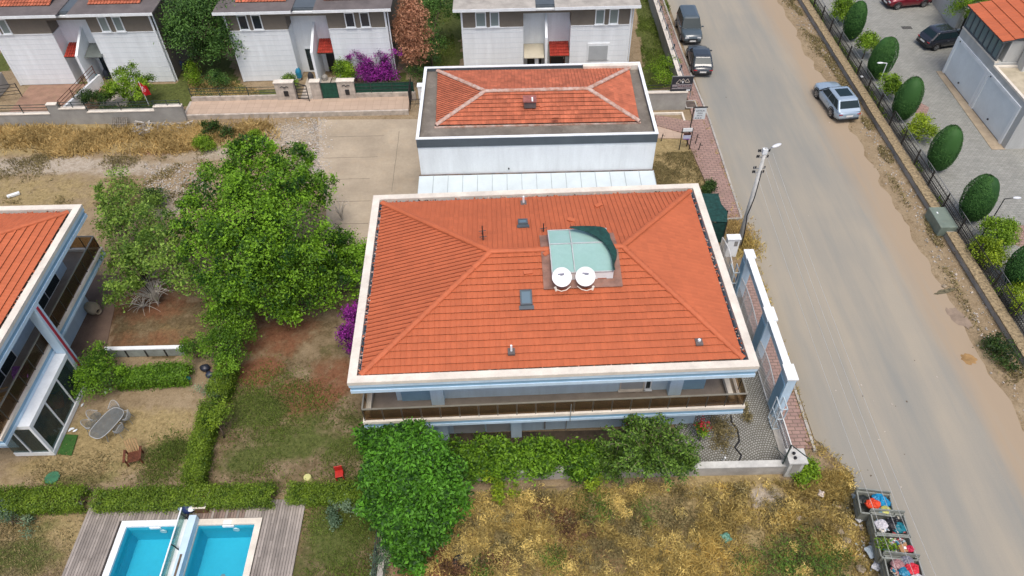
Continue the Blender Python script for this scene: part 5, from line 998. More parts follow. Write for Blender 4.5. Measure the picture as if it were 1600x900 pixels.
def lamp(px, py, topx, topy, h, label, mat, arm):
    b = G(px, py); t = thing('lamp_post', label, 'lamp post', (*b, 0)); d = arm
    m = MB(); m.tube([(0,0,0),(0,0,h)], .04, 8, r1=.03); m.tube([(0,0,h),(d[0]*.7,d[1]*.7,h+.05)], .03, 6); m.build('pole', mat, t); m = MB(); m.ell((d[0],d[1],h+.05), (.28,.11,.06), 10); m.build('lamp_head', pm('lamp_white', (.72,.74,.76)), t, smooth=True); MB().box(-.1,-.1,0,.1,.1,.12).build('base', mat, t)
lamp(1532,372,0,0,3.3,'dark lamp post with white head leaning over the driveway', M_dark, (.75,.02)); lamp(1371,137,0,0,2.2,'white bent lamp post among the clipped trees', M_white, (-.55,.0))
for px, py, lb in ((1456,264,'small white floodlight by the iron fence behind the fourth clipped tree'),(1343,130,'small lantern on the iron fence near the pale blue car')):
    p = G(px, py); t = thing('garden_light', lb, 'garden light', (*p, 0)); m = MB(); m.tube([(0,0,0),(0,0,.5)], .03, 6); m.build('stake', M_dark, t); m = MB(); m.lathe([(.03,0),(.12,.12),(.12,.15)], 10, (0,0,.48)); m.build('shade', M_white, t)

# ------------------------------------------------------------------ cars
def car(name, label, loc, rz, L=4.4, W=1.8, H=1.5, paint=None, hood=.95, belt=.95, wb=(-1.3,1.35), cab=(-2.05,-1.55,.35,1.05), roofw=.60, wr=.33, deck=None, group=None, pano=False, rails=False, front=True, cat='car', clad=None, arch=True):
    """x forward. cab: rear glass base, roof rear, roof front, windscreen base (fractions in metres)"""
    t = thing(name, label, cat, loc, rz, group); hw = W/2
    r0, r1, f1, f0 = cab; deck = deck if deck is not None else belt
    def top(x):
        if x > f0: u = (x-f0)/(L/2-f0); return belt-.02-(belt-hood)*u-(.10*u**3)
        if x < r0: u = (r0-x)/(L/2+r0+1e-6); return deck-.06*u
        return belt
    xs = [-L/2,-L/2+.06,-L/2+.25,-L/2+.6]+list(np.linspace(-L/2+1.0, L/2-1.0, 9))+[L/2-.6,L/2-.28,L/2-.08,L/2]
    V = []; n = 12
    for x in xs:
        e = 1-.20*max(0, (abs(x)-(L/2-.8))/.8)**2.0; w2 = hw*e; tp = top(x); endd = min(1, (L/2-abs(x))/.12+.0); zb = .22+.10*(1-min(1, (L/2-abs(x))/.5)); tp = tp-.20*(1-min(1, endd))**2-.05*(1-min(1, (L/2-abs(x))/.3))
        row = [(0,zb),(w2*.82,zb),(w2*.95,zb+.10),(w2*1.0,.52),(w2*.99,tp-.22),(w2*.93,tp-.05),(w2*.80,tp+.0),(0,tp+.03)]
        pts = [(x, y, z) for y, z in row]+[(x, -y, z) for y, z in row[-2:0:-1]]; V += pts
    n = 14; F = [(i*n+k, (i+1)*n+k, (i+1)*n+(k+1) % n, i*n+(k+1) % n) for i in range(len(xs)-1) for k in range(n)]+[tuple(range(n)), tuple((len(xs)-1)*n+k for k in range(n))[::-1]]
    b = MB(); b.add(V, F); body = b.build('body', paint, t, smooth=True)
    # wheel arches and greenhouse
    b = MB(); wbt = hw*.94; wrt = hw*.78; zr = H
    def ringp(xa, xb, w2, z, e=.07): return [(xa,-w2+e*2,z),(xa+e*1.5,-w2,z),(xb-e*1.5,-w2,z),(xb,-w2+e*2,z),(xb,w2-e*2,z),(xb-e*1.5,w2,z),(xa+e*1.5,w2,z),(xa,w2-e*2,z)]
    lv = [ringp(r0, f0, wbt, belt-.04), ringp(r0+(r1-r0)*.9, f0+(f1-f0)*.9, wbt+(wrt-wbt)*.88, belt+(zr-belt)*.88), ringp(r1+.02, f1-.05, wrt-.02, zr-.03, .09), ringp(r1+.25, f1-.3, wrt-.22, zr+.005, .09)]
    vv = sum(lv, []); ff = [(i*8+k, i*8+(k+1) % 8, (i+1)*8+(k+1) % 8, (i+1)*8+k) for i in range(3) for k in range(8)]+[tuple(24+k for k in range(8))]
    b.add(vv, ff); cb = b.build('cabin', paint, t, smooth=False, bevel=.07)
    def lerp(a, b_, u): return Vector(a)*(1-u)+Vector(b_)*u
    A, B = lv[0], lv[1]
    def pane(nm, i, j, u0, u1, v0, v1, out=.016):
        a0, a1, b0, b1 = A[i], A[j], B[i], B[j]; q = [lerp(lerp(a0,a1,u), lerp(b0,b1,u), v) for u, v in ((u0,v0),(u1,v0),(u1,v1),(u0,v1))]
        nrm = (q[1]-q[0]).cross(q[3]-q[0]).normalized(); cen = sum(q, Vector())/4; nrm = nrm if nrm.dot(cen-Vector(((r1+f1)/2,0,belt))) > 0 else -nrm
        MB().add([p+nrm*out for p in q]+[p-nrm*.004 for p in q], [(0,1,2,3),(7,6,5,4),(0,4,5,1),(1,5,6,2),(2,6,7,3),(3,7,4,0)]).build(nm, M_carglass, cb)
    pane('windscreen', 3, 4, -.10, 1.10, .06, .97); pane('rear_window', 0, 7, -.02, 1.02, .30, .93)
    for i, j in ((1,2),(6,5)):
        for u0, u1 in ((.03,.27),(.29,.61),(.63,.97)): pane('side_window', i, j, u0, u1, .10, .94)
    if pano: MB().add([(x,y,z) for z in (zr+.008,zr+.016) for x,y in ((r1+.35,-wrt+.25),(f1-.35,-wrt+.25),(f1-.35,wrt-.25),(r1+.35,wrt-.25))], [(0,1,2,3),(4,5,6,7),(0,1,5,4),(1,2,6,5),(2,3,7,6),(3,0,4,7)]).build('sunroof', M_carglass, cb)
    if rails:
        for s_ in (-1,1): MB().tube([(r1+.15,s_*(wrt-.08),zr),(r1+.3,s_*(wrt-.08),zr+.05),(f1-.3,s_*(wrt-.08),zr+.05),(f1-.15,s_*(wrt-.08),zr)], .02, 5).build('roof_rail', M_rim, cb)
    for x in wb:
        for s_ in (-1, 1):
            w_ = MB(); w_.lathe([(.001,-.11),(wr*.62,-.11),(wr*.95,-.10),(wr,-.06),(wr,.06),(wr*.95,.10),(wr*.62,.11),(.001,.11)], 20, (x, s_*(hw-.10), wr), axis='Y'); wo_ = w_.build('wheel', M_tyre, t, smooth=False)
            r_ = MB(); yy = s_*(hw+.012)
            for k in range(5):
                a = 2*math.pi*k/5+.3; r_.bar((x,yy,wr), (x+math.cos(a)*wr*.58, yy, wr+math.sin(a)*wr*.58), .06, .07)
            r_.lathe([(wr*.55,-.01),(wr*.64,-.01),(wr*.64,.015),(wr*.55,.015)], 20, (x,yy,wr), axis='Y', cap=False); r_.build('rim', M_rim, wo_)
            if arch:
                a_ = MB(); pts = [(x+math.cos(q)*(wr+.07), s_*(hw-.02), wr+math.sin(q)*(wr+.07)) for q in np.linspace(.12, math.pi-.12, 10)]; a_.tube(pts, .05, 5); a_.build('wheel_arch', clad or M_black, t)
    for s_ in (-1, 1):
        MB().box(L/2-.17,s_*hw*.58-.17,hood-.36,L/2-.02,s_*hw*.58+.17,hood-.2).xf(Matrix.Rotation(0,4,'Z')).build('headlight', M_lampw, t, bevel=.02)
        MB().box(-L/2+.0,s_*hw*.72-.15,deck-.26,-L/2+.09,s_*hw*.72+.13,deck-.19).build('tail_light', M_lampr, t, bevel=.02)
        m = MB(); m.ell((f0-.28, s_*(hw+.09), belt+.06), (.06,.12,.08), 8); m.bar((f0-.28,s_*(hw-.12),belt+.0),(f0-.28,s_*(hw+.05),belt+.04),.04); m.build('mirror', paint if not clad else clad, t, smooth=True)
    MB().box(-L/2-.02,-.27,deck-.42,-L/2+.03,.27,deck-.30).build('number_plate', M_plate, t); MB().box(L/2-.04,-.27,.42,L/2+.025,.27,.54).build('number_plate', M_plate, t)
    MB().box(-L/2-.015,-hw*.82,.30,-L/2+.12,hw*.82,.46).build('rear_bumper', clad or M_black, t, bevel=.03); MB().box(L/2-.12,-hw*.8,.26,L/2+.0,hw*.8,.40).build('front_bumper', clad or M_black, t, bevel=.03); MB().box(L/2-.1,-hw*.45,.55,L/2+.01,hw*.45,.66).build('grille', M_black, t)
    for s_ in (-1,1):
        m = MB(); 
        for x in (r1+(f1-r1)*.45,): m.box(x-.008,s_*(hw*.995)-.006,.45,x+.008,s_*(hw*.995)+.006,belt-.12)
        m.build('door_gap', M_black, t); MB().box((f1+r1)/2+.15,s_*(hw)-.012,belt-.2,(f1+r1)/2+.35,s_*(hw)+.012,belt-.165).build('door_handle', M_rim, t)
    return t
P_van = solid('paint_grey_blue', (.07,.095,.11), .3, .1, .5, .8); P_blk = solid('paint_dark_grey', (.035,.043,.05), .3, .1, .5, .9); P_sil = solid('paint_ice_blue', (.38,.48,.57), .25, .35, .5, .8); P_red = solid('paint_cherry_red', (.20,.008,.02), .22, .3, .5, .9); P_black = solid('paint_black', (.02,.022,.03), .25, .1, .5, 1)
car('parked_van', 'dark grey-blue compact van parked nose to the camera beside the grey wall', (16.5, 62.0, 0), R(-91), 4.5, 1.82, 1.85, P_van, 1.02, 1.08, (-1.3,1.35), (-2.08,-1.9,.45,1.15), cat='van', deck=1.08)
car('parked_car', 'dark grey hatchback parked tail to the camera behind the van', (16.45, 56.6, 0), R(86.5), 4.3, 1.78, 1.45, P_blk, .82, .90, (-1.2,1.3), (-1.85,-1.1,.25,.95), deck=.90)
car('moving_car', 'pale ice-blue car with dark glass roof driving away on the road', (25.9, 49.8, 0), R(96), 4.75, 1.98, 1.66, P_sil, .98, 1.02, (-1.35,1.38), (-2.28,-1.5,.25,1.05), wr=.39, pano=True, rails=False, clad=M_dark)
car('parked_car', 'cherry red car parked at the top edge of the paved driveway', (38.0, 66.6, 0), R(188), 4.3, 1.80, 1.55, P_red, .95, 1.0, (-1.3,1.35), (-2.0,-1.6,.2,.95))
car('parked_car', 'black car with silver roof rails parked next to the garage building', (38.4, 59.1, 0), R(12), 4.45, 1.84, 1.6, P_black, .98, 1.0, (-1.35,1.38), (-2.1,-1.5,.2,.95), rails=True)
# ------------------------------------------------------------------ pools and deck
def poolthing(x0, x1, y0, y1, label, mat_cop):
    t = thing('swimming_pool', label, 'swimming pool', (x0, y1, 0), 0, 'pair of pools'); W = x1-x0; D = y1-y0; dz = -1.35; c = .30
    b = MB(); b.add([(0,-D,dz),(W,-D,dz),(W,0,dz),(0,0,dz),(0,-D,.0),(W,-D,.0),(W,0,.0),(0,0,.0)], [(0,1,2,3),(0,4,5,1),(1,5,6,2),(2,6,7,3),(3,7,4,0)]); b.build('basin', M_pool, t)
    cp = MB(); cp.ring(-c, -D-c, W+c, c, c, .0, .12); cp.build('coping', mat_cop, t)
    m = MB(); m.box(W*.42,-.05,-.12,W*.62,-.002,.02); m.box(W*.44,0,.121,W*.58,.22,.14); m.build('skimmer', M_white, t); m = MB(); m.lathe([(.001,-.03),(.16,-.03),(.16,.0)], 18, (W*.62,-.01,-.42), axis='Y'); m.build('pool_light', M_white, t)
    m = MB(); m.lathe([(.12,0),(.12,.01)], 16, (W*.45, -1.9, dz+.004)); m.build('drain', M_metal, t)
    wt = MB(); wt.add([(0.002,-D,-.28),(W-.002,-D,-.28),(W-.002,-.002,-.28),(0.002,-.002,-.28)], [(0,1,2,3)]); wt.build('water', water_mat(), t)
    return t
def water_mat():
    if 'pool_water' in MATS: return MATS['pool_water']
    m, t, b = _base('pool_water', .03, 0, .5); b.inputs['Base Color'].default_value = (.02,.25,.35,1)
    tr = t.nodes.new('ShaderNodeBsdfTransparent'); tr.inputs[0].default_value = (.78,.96,1,1); gl = t.nodes.new('ShaderNodeBsdfGlossy'); gl.inputs['Roughness'].default_value = .03
    fr = t.nodes.new('ShaderNodeFresnel'); fr.inputs[0].default_value = 1.33; ms = t.nodes.new('ShaderNodeMixShader'); t.links.new(fr.outputs[0], ms.inputs[0]); t.links.new(tr.outputs[0], ms.inputs[1]); t.links.new(gl.outputs[0], ms.inputs[2])
    tc = t.nodes.new('ShaderNodeTexCoord'); nz = _noise(t, tc.outputs['Object'], 2.5, 3, .5); bp = t.nodes.new('ShaderNodeBump'); bp.inputs['Strength'].default_value = .15; bp.inputs['Distance'].default_value = .03; t.links.new(nz.outputs[0], bp.inputs['Height']); t.links.new(bp.outputs[0], gl.inputs['Normal']); t.links.new(bp.outputs[0], fr.inputs['Normal'])
    t.links.new(ms.outputs[0], t.nodes['Material Output'].inputs[0]); MATS['pool_water'] = m; return m
PX0, PX1, PX2, PX3, PY = -18.62, -16.05, -15.2, -12.50, 15.82
poolthing(PX0, PX1, 7.5, PY, 'left swimming pool with white coping and turquoise walls', M_white); poolthing(PX2, PX3, 7.5, PY, 'right swimming pool with cream coping and turquoise walls', M_cream)
# divider between the pools
DV = thing('pool_divider', 'strip between the two pools with gravel bed and pale blue low wall', 'wall', (PX1, PY, 0)); MB().box(.0,-8.5,-1.35,.84,.55,.10).build('bed', pm('gravel_bed', (.33,.25,.17), .95, .35, 6, bump=.6), DV)
MB().box(.50,-8.5,.10,.84,.30,.55).build('low_wall', M_bwhite, DV); MB().box(.62,-8.4,.551,.72,-1.6,.57).build('slot', M_bark, DV)
GSn = thing('glass_screen', 'pale green glass screen with dark brackets between the pools', 'screen', (PX1+.1, PY, .1)); MB().box(-.015,-8.4,0,.015,.55,.6).build('pane', glassm('green_glass', (.75,.92,.88), .6, .05, (.25,.38,.34)), GSn); MB().box(-.03,-8.4,.6,.03,.6,.65).build('cap', M_white, GSn)
for i in range(6): MB().bar((.0,  .35-i*1.5,.55),(.28,.25-i*1.5,.0),.05).build('bracket', M_dark, GSn)
PB = thing('planter', 'wooden planter box with dry soil at the head of the pool divider', 'planter', (PX1+.55, 16.42, 0)); MB().ring(0,0,.62,.95,.06,0,.6).build('box', M_wood, PB); MB().ring(-.02,-.02,.64,.97,.08,.6,.63).build('rim', M_cream, PB); MB().box(.06,.06,.1,.56,.89,.5).build('soil', pm('planter_soil', (.25,.14,.06), .95, .3, 4), PB)
# deck: planks run towards the camera, laid in four fields round the pools
dk = MB(); x = -20.78; i = 0
while x < -10.35:
    e = x+.135; segs_ = [(6.5, 17.05)]
    if PX0-.32 < e and x < PX3+.32: segs_ = [(PY+.32, 17.05)]
    for a, b in segs_:
        y = a
        while y < b:
            y2 = min(b, y+random.uniform(1.8, 3.2)); dk.box(x, y, .0, e-.018, y2-.006, .10+random.uniform(0,.006), 0 if x < -15.3 or random.random() < .2 else (1 if y > 15.9 and x < -13 else 0), random.random()); y = y2
    x = e; i += 1
o = dk.build('pool_deck', [M_deck, M_deck2]); o['kind'] = 'structure'
jb = MB(); jb.box(-20.78,6.4,-.04,PX0-.3,17.05,-.0); jb.box(PX3+.3,6.4,-.04,-10.33,17.05,-.0); jb.box(PX0-.3,PY+.3,-.04,PX3+.3,17.05,-.0); struct('deck_base', jb, pm('deck_gap', (.06,.05,.04), .9, .2, 2))
# things by the pool
t = thing('pool_robot', 'navy and white pool cleaner heap at the head of the pool divider', 'pool cleaner', (PX1+.25, 16.55, .1)); m = MB(); m.ell((0,0,.3),(.32,.28,.3),10,bumpy=.15); m.build('body', pm('navy_plastic', (.02,.04,.14), .5, .2, 4), t, smooth=True); m = MB(); m.ell((.22,-.08,.42),(.2,.17,.12),12); m.build('cover', M_white, t, smooth=True); m = MB(); m.ell((-.32,-.02,.3),(.14,.12,.16),8,bumpy=.3); m.build('bag', pm('blue_grey_bag', (.3,.38,.48), .7, .2, 4), t, smooth=True); m = MB(); m.bar((-.1,-.4,0),(.15,-.35,.35),.06); m.bar((.15,-.5,0),(.15,-.35,.35),.06); m.build('frame', M_dark, t)
t = thing('watering_can', 'yellow watering can with a white handle by the end of the clipped hedge', 'watering can', (*G(162,788), 0)); m = MB(); m.lathe([(.17,0),(.2,.05),(.19,.22),(.15,.25)], 14); m.build('body', pm('yellow_plastic', (.55,.38,.04), .5, .1, 4), t, smooth=True); m = MB(); m.tube([(-.2,0,.15),(-.32,0,.4),(-.22,0,.6),(-.1,0,.62)], .025, 6); m.build('handle', M_cream, t)
cloth('plastic_bag', 'crumpled white plastic bag on the grass near the gap in the hedge', 'bag', (*G(123,792), .08), (.4,.3), pm('bag_white', (.6,.6,.58), .6, .1, 5), .12, .3, 5)

# ------------------------------------------------------------------ garden furniture of the left villa
GT = thing('garden_table', 'grey wire mesh garden table with rounded ends on the dry lawn', 'table', (*at(167,661,.7)[:2], 0), R(66)); M_wireg = pm('wire_grey', (.22,.24,.24), .55, .1, 3, metal=.2)
m = MB(); pts = [(.95*math.copysign(abs(math.cos(a))**.6, math.cos(a)), .5*math.copysign(abs(math.sin(a))**.6, math.sin(a)), .72) for a in np.linspace(0, 2*math.pi, 33)]; m.tube(pts, .022, 6, cap=False); m.build('rim', pm('wire_pale', (.42,.44,.44), .55, .1, 3), GT)
m = MB()
for i in range(-15, 16): y = i*.032; xx = .94*(max(0, 1-abs(y/.5)**2.6))**(1/2.6); m.bar((-xx,y,.715),(xx,y,.715),.012)
for i in range(-28, 29): x = i*.033; yy = .49*(max(0, 1-abs(x/.95)**2.6))**(1/2.6); m.bar((x,-yy,.722),(x,yy,.722),.010)
m.build('mesh_top', M_wireg, GT)
for x, y in ((.6,.3),(.6,-.3),(-.6,.3),(-.6,-.3)): MB().tube([(x,y,.7),(x*.8,y*.8,.35),(x*1.05,y*1.05,0)], .02, 6).build('leg', M_wireg, GT)
def wire_chair():
    t = thing('wire_chair', 'x', 'chair', (0,0,0), 0, 'wire chairs around the garden table'); m = MB()
    pts = [(.27*math.cos(a), .27*math.sin(a), .45) for a in np.linspace(0, 2*math.pi, 19)]; m.tube(pts, .014, 5, cap=False)
    for i in range(-7, 8): q = i*.036; r_ = math.sqrt(max(0, .27**2-q*q)); m.bar((-r_,q,.45),(r_,q,.45),.008); m.bar((q,-r_,.45),(q,r_,.45),.008)
    m.build('seat', M_wireg, t); m = MB(); pts = [(.29*math.cos(a), .27*math.sin(a)+.02, .60+.32*math.sin(a)**2*(1 if math.sin(a) > 0 else 0)) for a in np.linspace(-.3, math.pi+.3, 15)]; m.tube(pts, .016, 5)
    for i in range(1, 14): p = pts[i]; m.bar(p, (p[0]*.9,p[1]*.9,.45), .008)
    for k in (.3,.55,.8): m.tube([(p[0]*(.9+.1*k),p[1]*(.9+.1*k),.45+(p[2]-.45)*k) for p in pts[1:-1]], .006, 4)
    m.build('backrest', pm('wire_pale', (.42,.44,.44)), t)
    for x, y in ((.2,.2),(-.2,.2),(.2,-.2),(-.2,-.2)): MB().tube([(x*.9,y*.9,.45),(x*1.2,y*1.2,0)], .014, 5).build('leg', M_wireg, t)
    return t
ch = wire_chair(); cpos = [((179,640),R(0),'wire chair at the far end of the oval garden table'),((149,651),R(85),'wire chair on the left side of the garden table, farther one'),((141,664),R(110),'wire chair on the left side of the garden table, nearer one'),((196,651),R(-80),'wire chair on the right side of the garden table, farther one'),((185,670),R(-110),'wire chair on the right side of the garden table, nearer one')]
for i, ((px, py), rz, lb) in enumerate(cpos):
    p = at(px, py, .45)
    if i == 0: ch.location = (p[0], p[1], 0); ch.rotation_euler = (0,0,rz); ch['label'] = lb
    else: dup(ch, (p[0], p[1], 0), rz, lb)
t = thing('lounge_chair', 'reddish brown wooden slatted lounge chair standing alone on the dry lawn', 'chair', (*G(213,718), 0), R(15)); M_redwood = pm('red_brown_wood', (.15,.05,.025), .5, .2, 4)
m = MB(); 
for i in range(7): m.obox((0, -.28+i*.09, .32+.0*i), (.62,.07,.025))
m.build('seat', M_redwood, t); m = MB()
for i in range(5): m.bar((-.24+i*.12,.30,.32),(-.26+i*.13,.62,.95+.05*(2-abs(i-2))),.08,.025)
m.build('backrest', pm('pale_slat', (.42,.27,.13), .6, .2, 3), t)
for x in (-.38,.38): MB().obox((x,-.02,.55),(.12,.75,.03)).build('armrest', M_redwood, t)
for x in (-.34,.34):
    for y in (-.3,.3): MB().box(x-.03,y-.03,0,x+.03,y+.03,.54).build('leg', M_redwood, t)
def plastic_chair(px, py, label, mat, rz):
    t = thing('plastic_chair', label, 'chair', (*G(px,py), 0), rz); MB().box(-.2,-.2,.36,.2,.2,.4).build('seat', mat, t, bevel=.02); MB().box(-.2,.17,.4,.2,.22,.78).build('backrest', mat, t, bevel=.03)
    for x in (-.17,.17):
        for y in (-.17,.17): MB().box(x-.025,y-.025,0,x+.025,y+.025,.36).build('leg', mat, t)
plastic_chair(532,746,'small red plastic chair behind the hedge near the big leafy tree', pm('red_plastic', (.50,.03,.02), .5, .1, 4), R(10)); 
t = thing('bucket', 'pale yellow upturned bucket on top of the hedge gap left of the red chair', 'bucket', (*G(483,752), 0)); m = MB(); m.lathe([(.24,0),(.19,.42),(.17,.45),(.001,.45)], 14); m.build('body', pm('pale_yellow', (.62,.62,.25), .5, .08, 4), t, smooth=False)
JR = thing('clay_jar', 'large pale clay jar lying on its side on the brown patio', 'jar', (*at(145,482,.35)[:2], .36), R(-30)); m = MB(); m.lathe([(.14,-.52),(.30,-.4),(.38,-.1),(.36,.2),(.22,.42),(.17,.48),(.21,.54),(.16,.54),(.12,.46),(.2,.35),(.15,.2)], 18, axis='X'); m.build('body', pm('pale_clay', (.40,.34,.24), .85, .12, 3), JR, smooth=True); m = MB(); m.lathe([(.001,.30),(.17,.30)], 16, axis='X', cap=False); m.build('opening', M_black, JR)
G_MAT = thing('door_mat', 'green artificial grass mat beside the glazed garden room', 'mat', (*G(108,703), 0)); mm_ = MB(); pg = [LO(G_MAT, (*G(*q), 0)) for q in ((103,679),(122,680),(112,712),(90,710))]; mm_.prism(pg, 0, .03); mm_.build('mat', pm('astro_turf', (.04,.12,.02), .95, .2, 8), G_MAT)
for i, (px, py) in enumerate(((113,670),(118,673),(129,633),(165,614),(172,608),(149,610),(110,672))):
    m = MB(); m.ell((0,0,.03),(.13,.06,.04),8,bumpy=.3); o = m.build('slipper', M_white); o.location = (*G(px,py), 0); o.rotation_euler = (0,0,i*.7); tag(o, ['white sandal on the lawn above the green mat','second white sandal beside the first above the green mat','small white ball by the garden room glass','white scrap under the green shrub, farther right one','white scrap under the green shrub, uppermost one','white scrap under the green shrub, leftmost one','white sandal nearest the garden room glass'][i], 'sandal' if i in (0,1,6) else 'litter')
t = thing('manhole_cover', 'round green cover lying on the dry lawn near the left hedge', 'cover', (*G(82,747), 0)); m = MB(); m.lathe([(.36,0),(.36,.05),(.001,.06)], 18); m.build('cover', pm('green_cover', (.05,.19,.10), .7, .15, 3), t)
for px, py, c_, lb, r_ in ((322,578,(.02,.025,.04),'black rubbish sack under the hedge, left of two',.3),(330,588,(.03,.04,.07),'navy rubbish sack under the hedge, right of two',.27),(340,582,(.2,.12,.1),'reddish brown sack beside the navy rubbish sacks',.35),(294,593,(.02,.3,.32),'small turquoise tub under the long hedge',.18),(337,594,(.7,.7,.68),'white ring lying near the rubbish sacks',.16)):
    m = MB(); m.ell((0,0,r_*.6),(r_,r_*.85,r_*.7),10,bumpy=.25); o = m.build('sack' if r_ > .2 else 'tub', solid('sack_%d' % px, c_, .35), smooth=True); o.location = (*G(px,py), 0); tag(o, lb, 'sack' if r_ > .2 else 'garden item')
LWc = thing('garden_wall', 'short white topped garden wall with grey panels behind the left lawn', 'wall', (*G(172,556), 0)); e = LO(LWc, (*G(292,556), 0)); m = MB(); m.box(0,-.1,0,e[0],.08,.62); m.build('wall', pm('panel_grey_green', (.30,.34,.32), .8, .15, 1, dirt=.4), LWc); MB().box(-.05,-.13,.62,e[0]+.05,.11,.70).build('coping', M_white, LWc)
for i in range(5): x = e[0]*i/4; MB().box(x-.04,-.14,0,x+.04,-.102,.62).build('post', M_dark, LWc)
FP = thing('boundary_wall', 'narrow concrete wall with green mesh fence running out of frame beside the leafy tree', 'wall', (*G(602,845), 0)); m = MB(); m.box(-.12,-5,-.1,.14,1.2,.5); m.build('wall', M_conc, FP); rail_fence(FP, M_fence, (-.2,-5), (-.2,1.2), 0, 1.3, 3, 2, net=None)

# ------------------------------------------------------------------ rubbish containers
def dumpster(px, py, rz, label, lid):
    p = at(px, py, 1.15); t = thing('dumpster', label, 'rubbish container', (p[0], p[1], 0), rz, 'metal rubbish containers at the roadside'); a, b = .74, .54
    m = MB(); o_ = [(-a*.88,-b*.8,.18),(a*.88,-b*.8,.18),(a*.88,b*.8,.18),(-a*.88,b*.8,.18)]; u_ = [(-a,-b,1.15),(a,-b,1.15),(a,b,1.15),(-a,b,1.15)]; i1 = [(x*.95,y*.93,1.15) for x,y,_ in u_]; i0 = [(x*.85*.98,y*.78,.5) for x,y,_ in u_]
    m.add(o_+u_+i1+i0, [(0,3,2,1)]+[(k,(k+1)%4,4+(k+1)%4,4+k) for k in range(4)]+[(4+k,4+(k+1)%4,8+(k+1)%4,8+k) for k in range(4)]+[(8+k,8+(k+1)%4,12+(k+1)%4,12+k) for k in range(4)]+[(12,13,14,15)])
    for k in range(4): A_, B_ = u_[k], u_[(k+1) % 4]; m.bar((A_[0],A_[1],1.14),(B_[0],B_[1],1.14),.06)
    for s_ in (-1,1):
        for z in (.5,.85): m.bar((s_*(a*.9+.06*z),-b*.8,z),(s_*(a*.9+.06*z),b*.8,z),.04)
    m.build('body', M_steel, t)
    l = MB(); l.obox((0,0,0), (2*a+.06, b*1.0, .03)); l.bar((-a,-b*.5,.0),(a,-b*.5,.0),.05); l.bar((-a,b*.5,.0),(a,b*.5,.0),.05); y, z, rx = lid; l.xf(Matrix.Translation((0,y,z)) @ Matrix.Rotation(rx, 4, 'X')); l.build('lid', M_steel, t)
    for x in (-a*.75,a*.75):
        for y in (-b*.65,b*.65): w2 = MB(); w2.lathe([(.09,-.03),(.09,.03)], 10, (x,y,.09), axis='Y'); w2.build('wheel', M_tyre, t)
    return t
bins = [dumpster(1368,787,R(-9),'topmost metal rubbish container, open, with orange and blue bags',(.62,1.02,R(90))), dumpster(1391,820,R(-6),'second metal rubbish container from the top with black and teal bags',(.60,1.05,R(84))), dumpster(1399,853,R(-6),'third metal rubbish container heaped with mixed litter and greenery',(-.62,.95,R(-88))), dumpster(1413,890,R(-8),'lowest metal rubbish container, cut by the bottom edge, with a red bag',(.62,1.05,R(80)))]
def bag(b, x, y, z, r_, col, label, k=0):
    bt_ = bins[b]; r_ *= 1.32; z += .05; m = MB(); m.ell((0,0,0),(r_,r_*.8,r_*.6),18,bumpy=.3); c, s = math.cos(bt_.rotation_euler[2]), math.sin(bt_.rotation_euler[2])
    o = m.build('rubbish_bag', pm('bag_%02d%02d%02d' % tuple(int(q*99) for q in col), col, .4, .12, 4, bump=1.0, bscale=6), smooth=False); o.location = (bt_.location[0]+x*c-y*s, bt_.location[1]+x*s+y*c, z); tag(o, label, 'rubbish bag', 'bags in the rubbish containers')
bag(0,-.12,-.05,1.12,.26,(.72,.07,.02),'orange red rubbish bag in the topmost container'); bag(0,.20,.22,1.08,.27,(.01,.25,.48),'bright blue rubbish bag in the topmost container behind the yellow one'); bag(0,.45,.12,1.05,.2,(.01,.22,.45),'blue rubbish bag at the right corner of the topmost container'); bag(0,.40,-.26,1.08,.18,(.5,.5,.12),'pale yellow rubbish bag in the topmost container'); bag(0,.18,-.32,1.02,.15,(.01,.26,.42),'small blue rubbish bag in front of the yellow bag'); bag(0,-.45,.2,.95,.22,(.02,.025,.025),'black rubbish bag in the back corner of the topmost container')
bag(1,.05,.05,1.0,.26,(.015,.015,.018),'black rubbish bag in the middle of the second container'); bag(1,.40,-.05,.98,.25,(.01,.17,.22),'teal rubbish bag in the second container'); bag(1,.3,.25,.98,.2,(.015,.015,.018),'small black rubbish bag behind the teal bag'); bag(1,-.42,-.02,1.1,.22,(.58,.56,.58),'white patterned rubbish bag in the second container')
bag(3,.30,.05,1.15,.24,(.65,.03,.05),'red rubbish bag in the lowest container'); bag(3,0,-.1,1.1,.2,(.02,.22,.36),'blue rubbish bag in the lowest container'); bag(3,.45,-.35,1.08,.22,(.6,.6,.6),'white rubbish bag at the right corner of the lowest container'); bag(3,-.25,.2,1.1,.22,(.38,.2,.2),'dusty pink rubbish bag in the lowest container'); bag(3,.2,.4,1.1,.22,(.2,.2,.24),'grey rubbish bag at the back of the lowest container'); bag(2,.55,-.12,1.18,.15,(.5,.02,.06),'small red rubbish bag at the right end of the third container')
m = MB(); m.obox((0,0,0),(.42,.34,.22)); m.obox((.05,-.0,.112),(.1,.1,.01),mi=1); b2 = bins[2]; o = m.build('cardboard_box', [pm('cardboard', (.38,.20,.09), .85, .1, 4), M_white]); o.location = (b2.location[0]+.25, b2.location[1]-.15, 1.2); o.rotation_euler = (.2,.1,.2); tag(o, 'brown cardboard box on top of the third rubbish container', 'box')
V, F, r_ = leafcloud([(bins[2].location[0]-.4, bins[2].location[1]+.05, 1.15, .35, .25, .18)], 260, .12, clump=20); o = npmesh('cut_branches', V, F, L_bush, None, r_); o['kind'] = 'stuff'
m = MB(); pal = [(.6,.6,.6),(.35,.42,.45),(.45,.08,.08),(.03,.2,.3),(.5,.35,.25),(.12,.12,.12),(.55,.5,.4)]
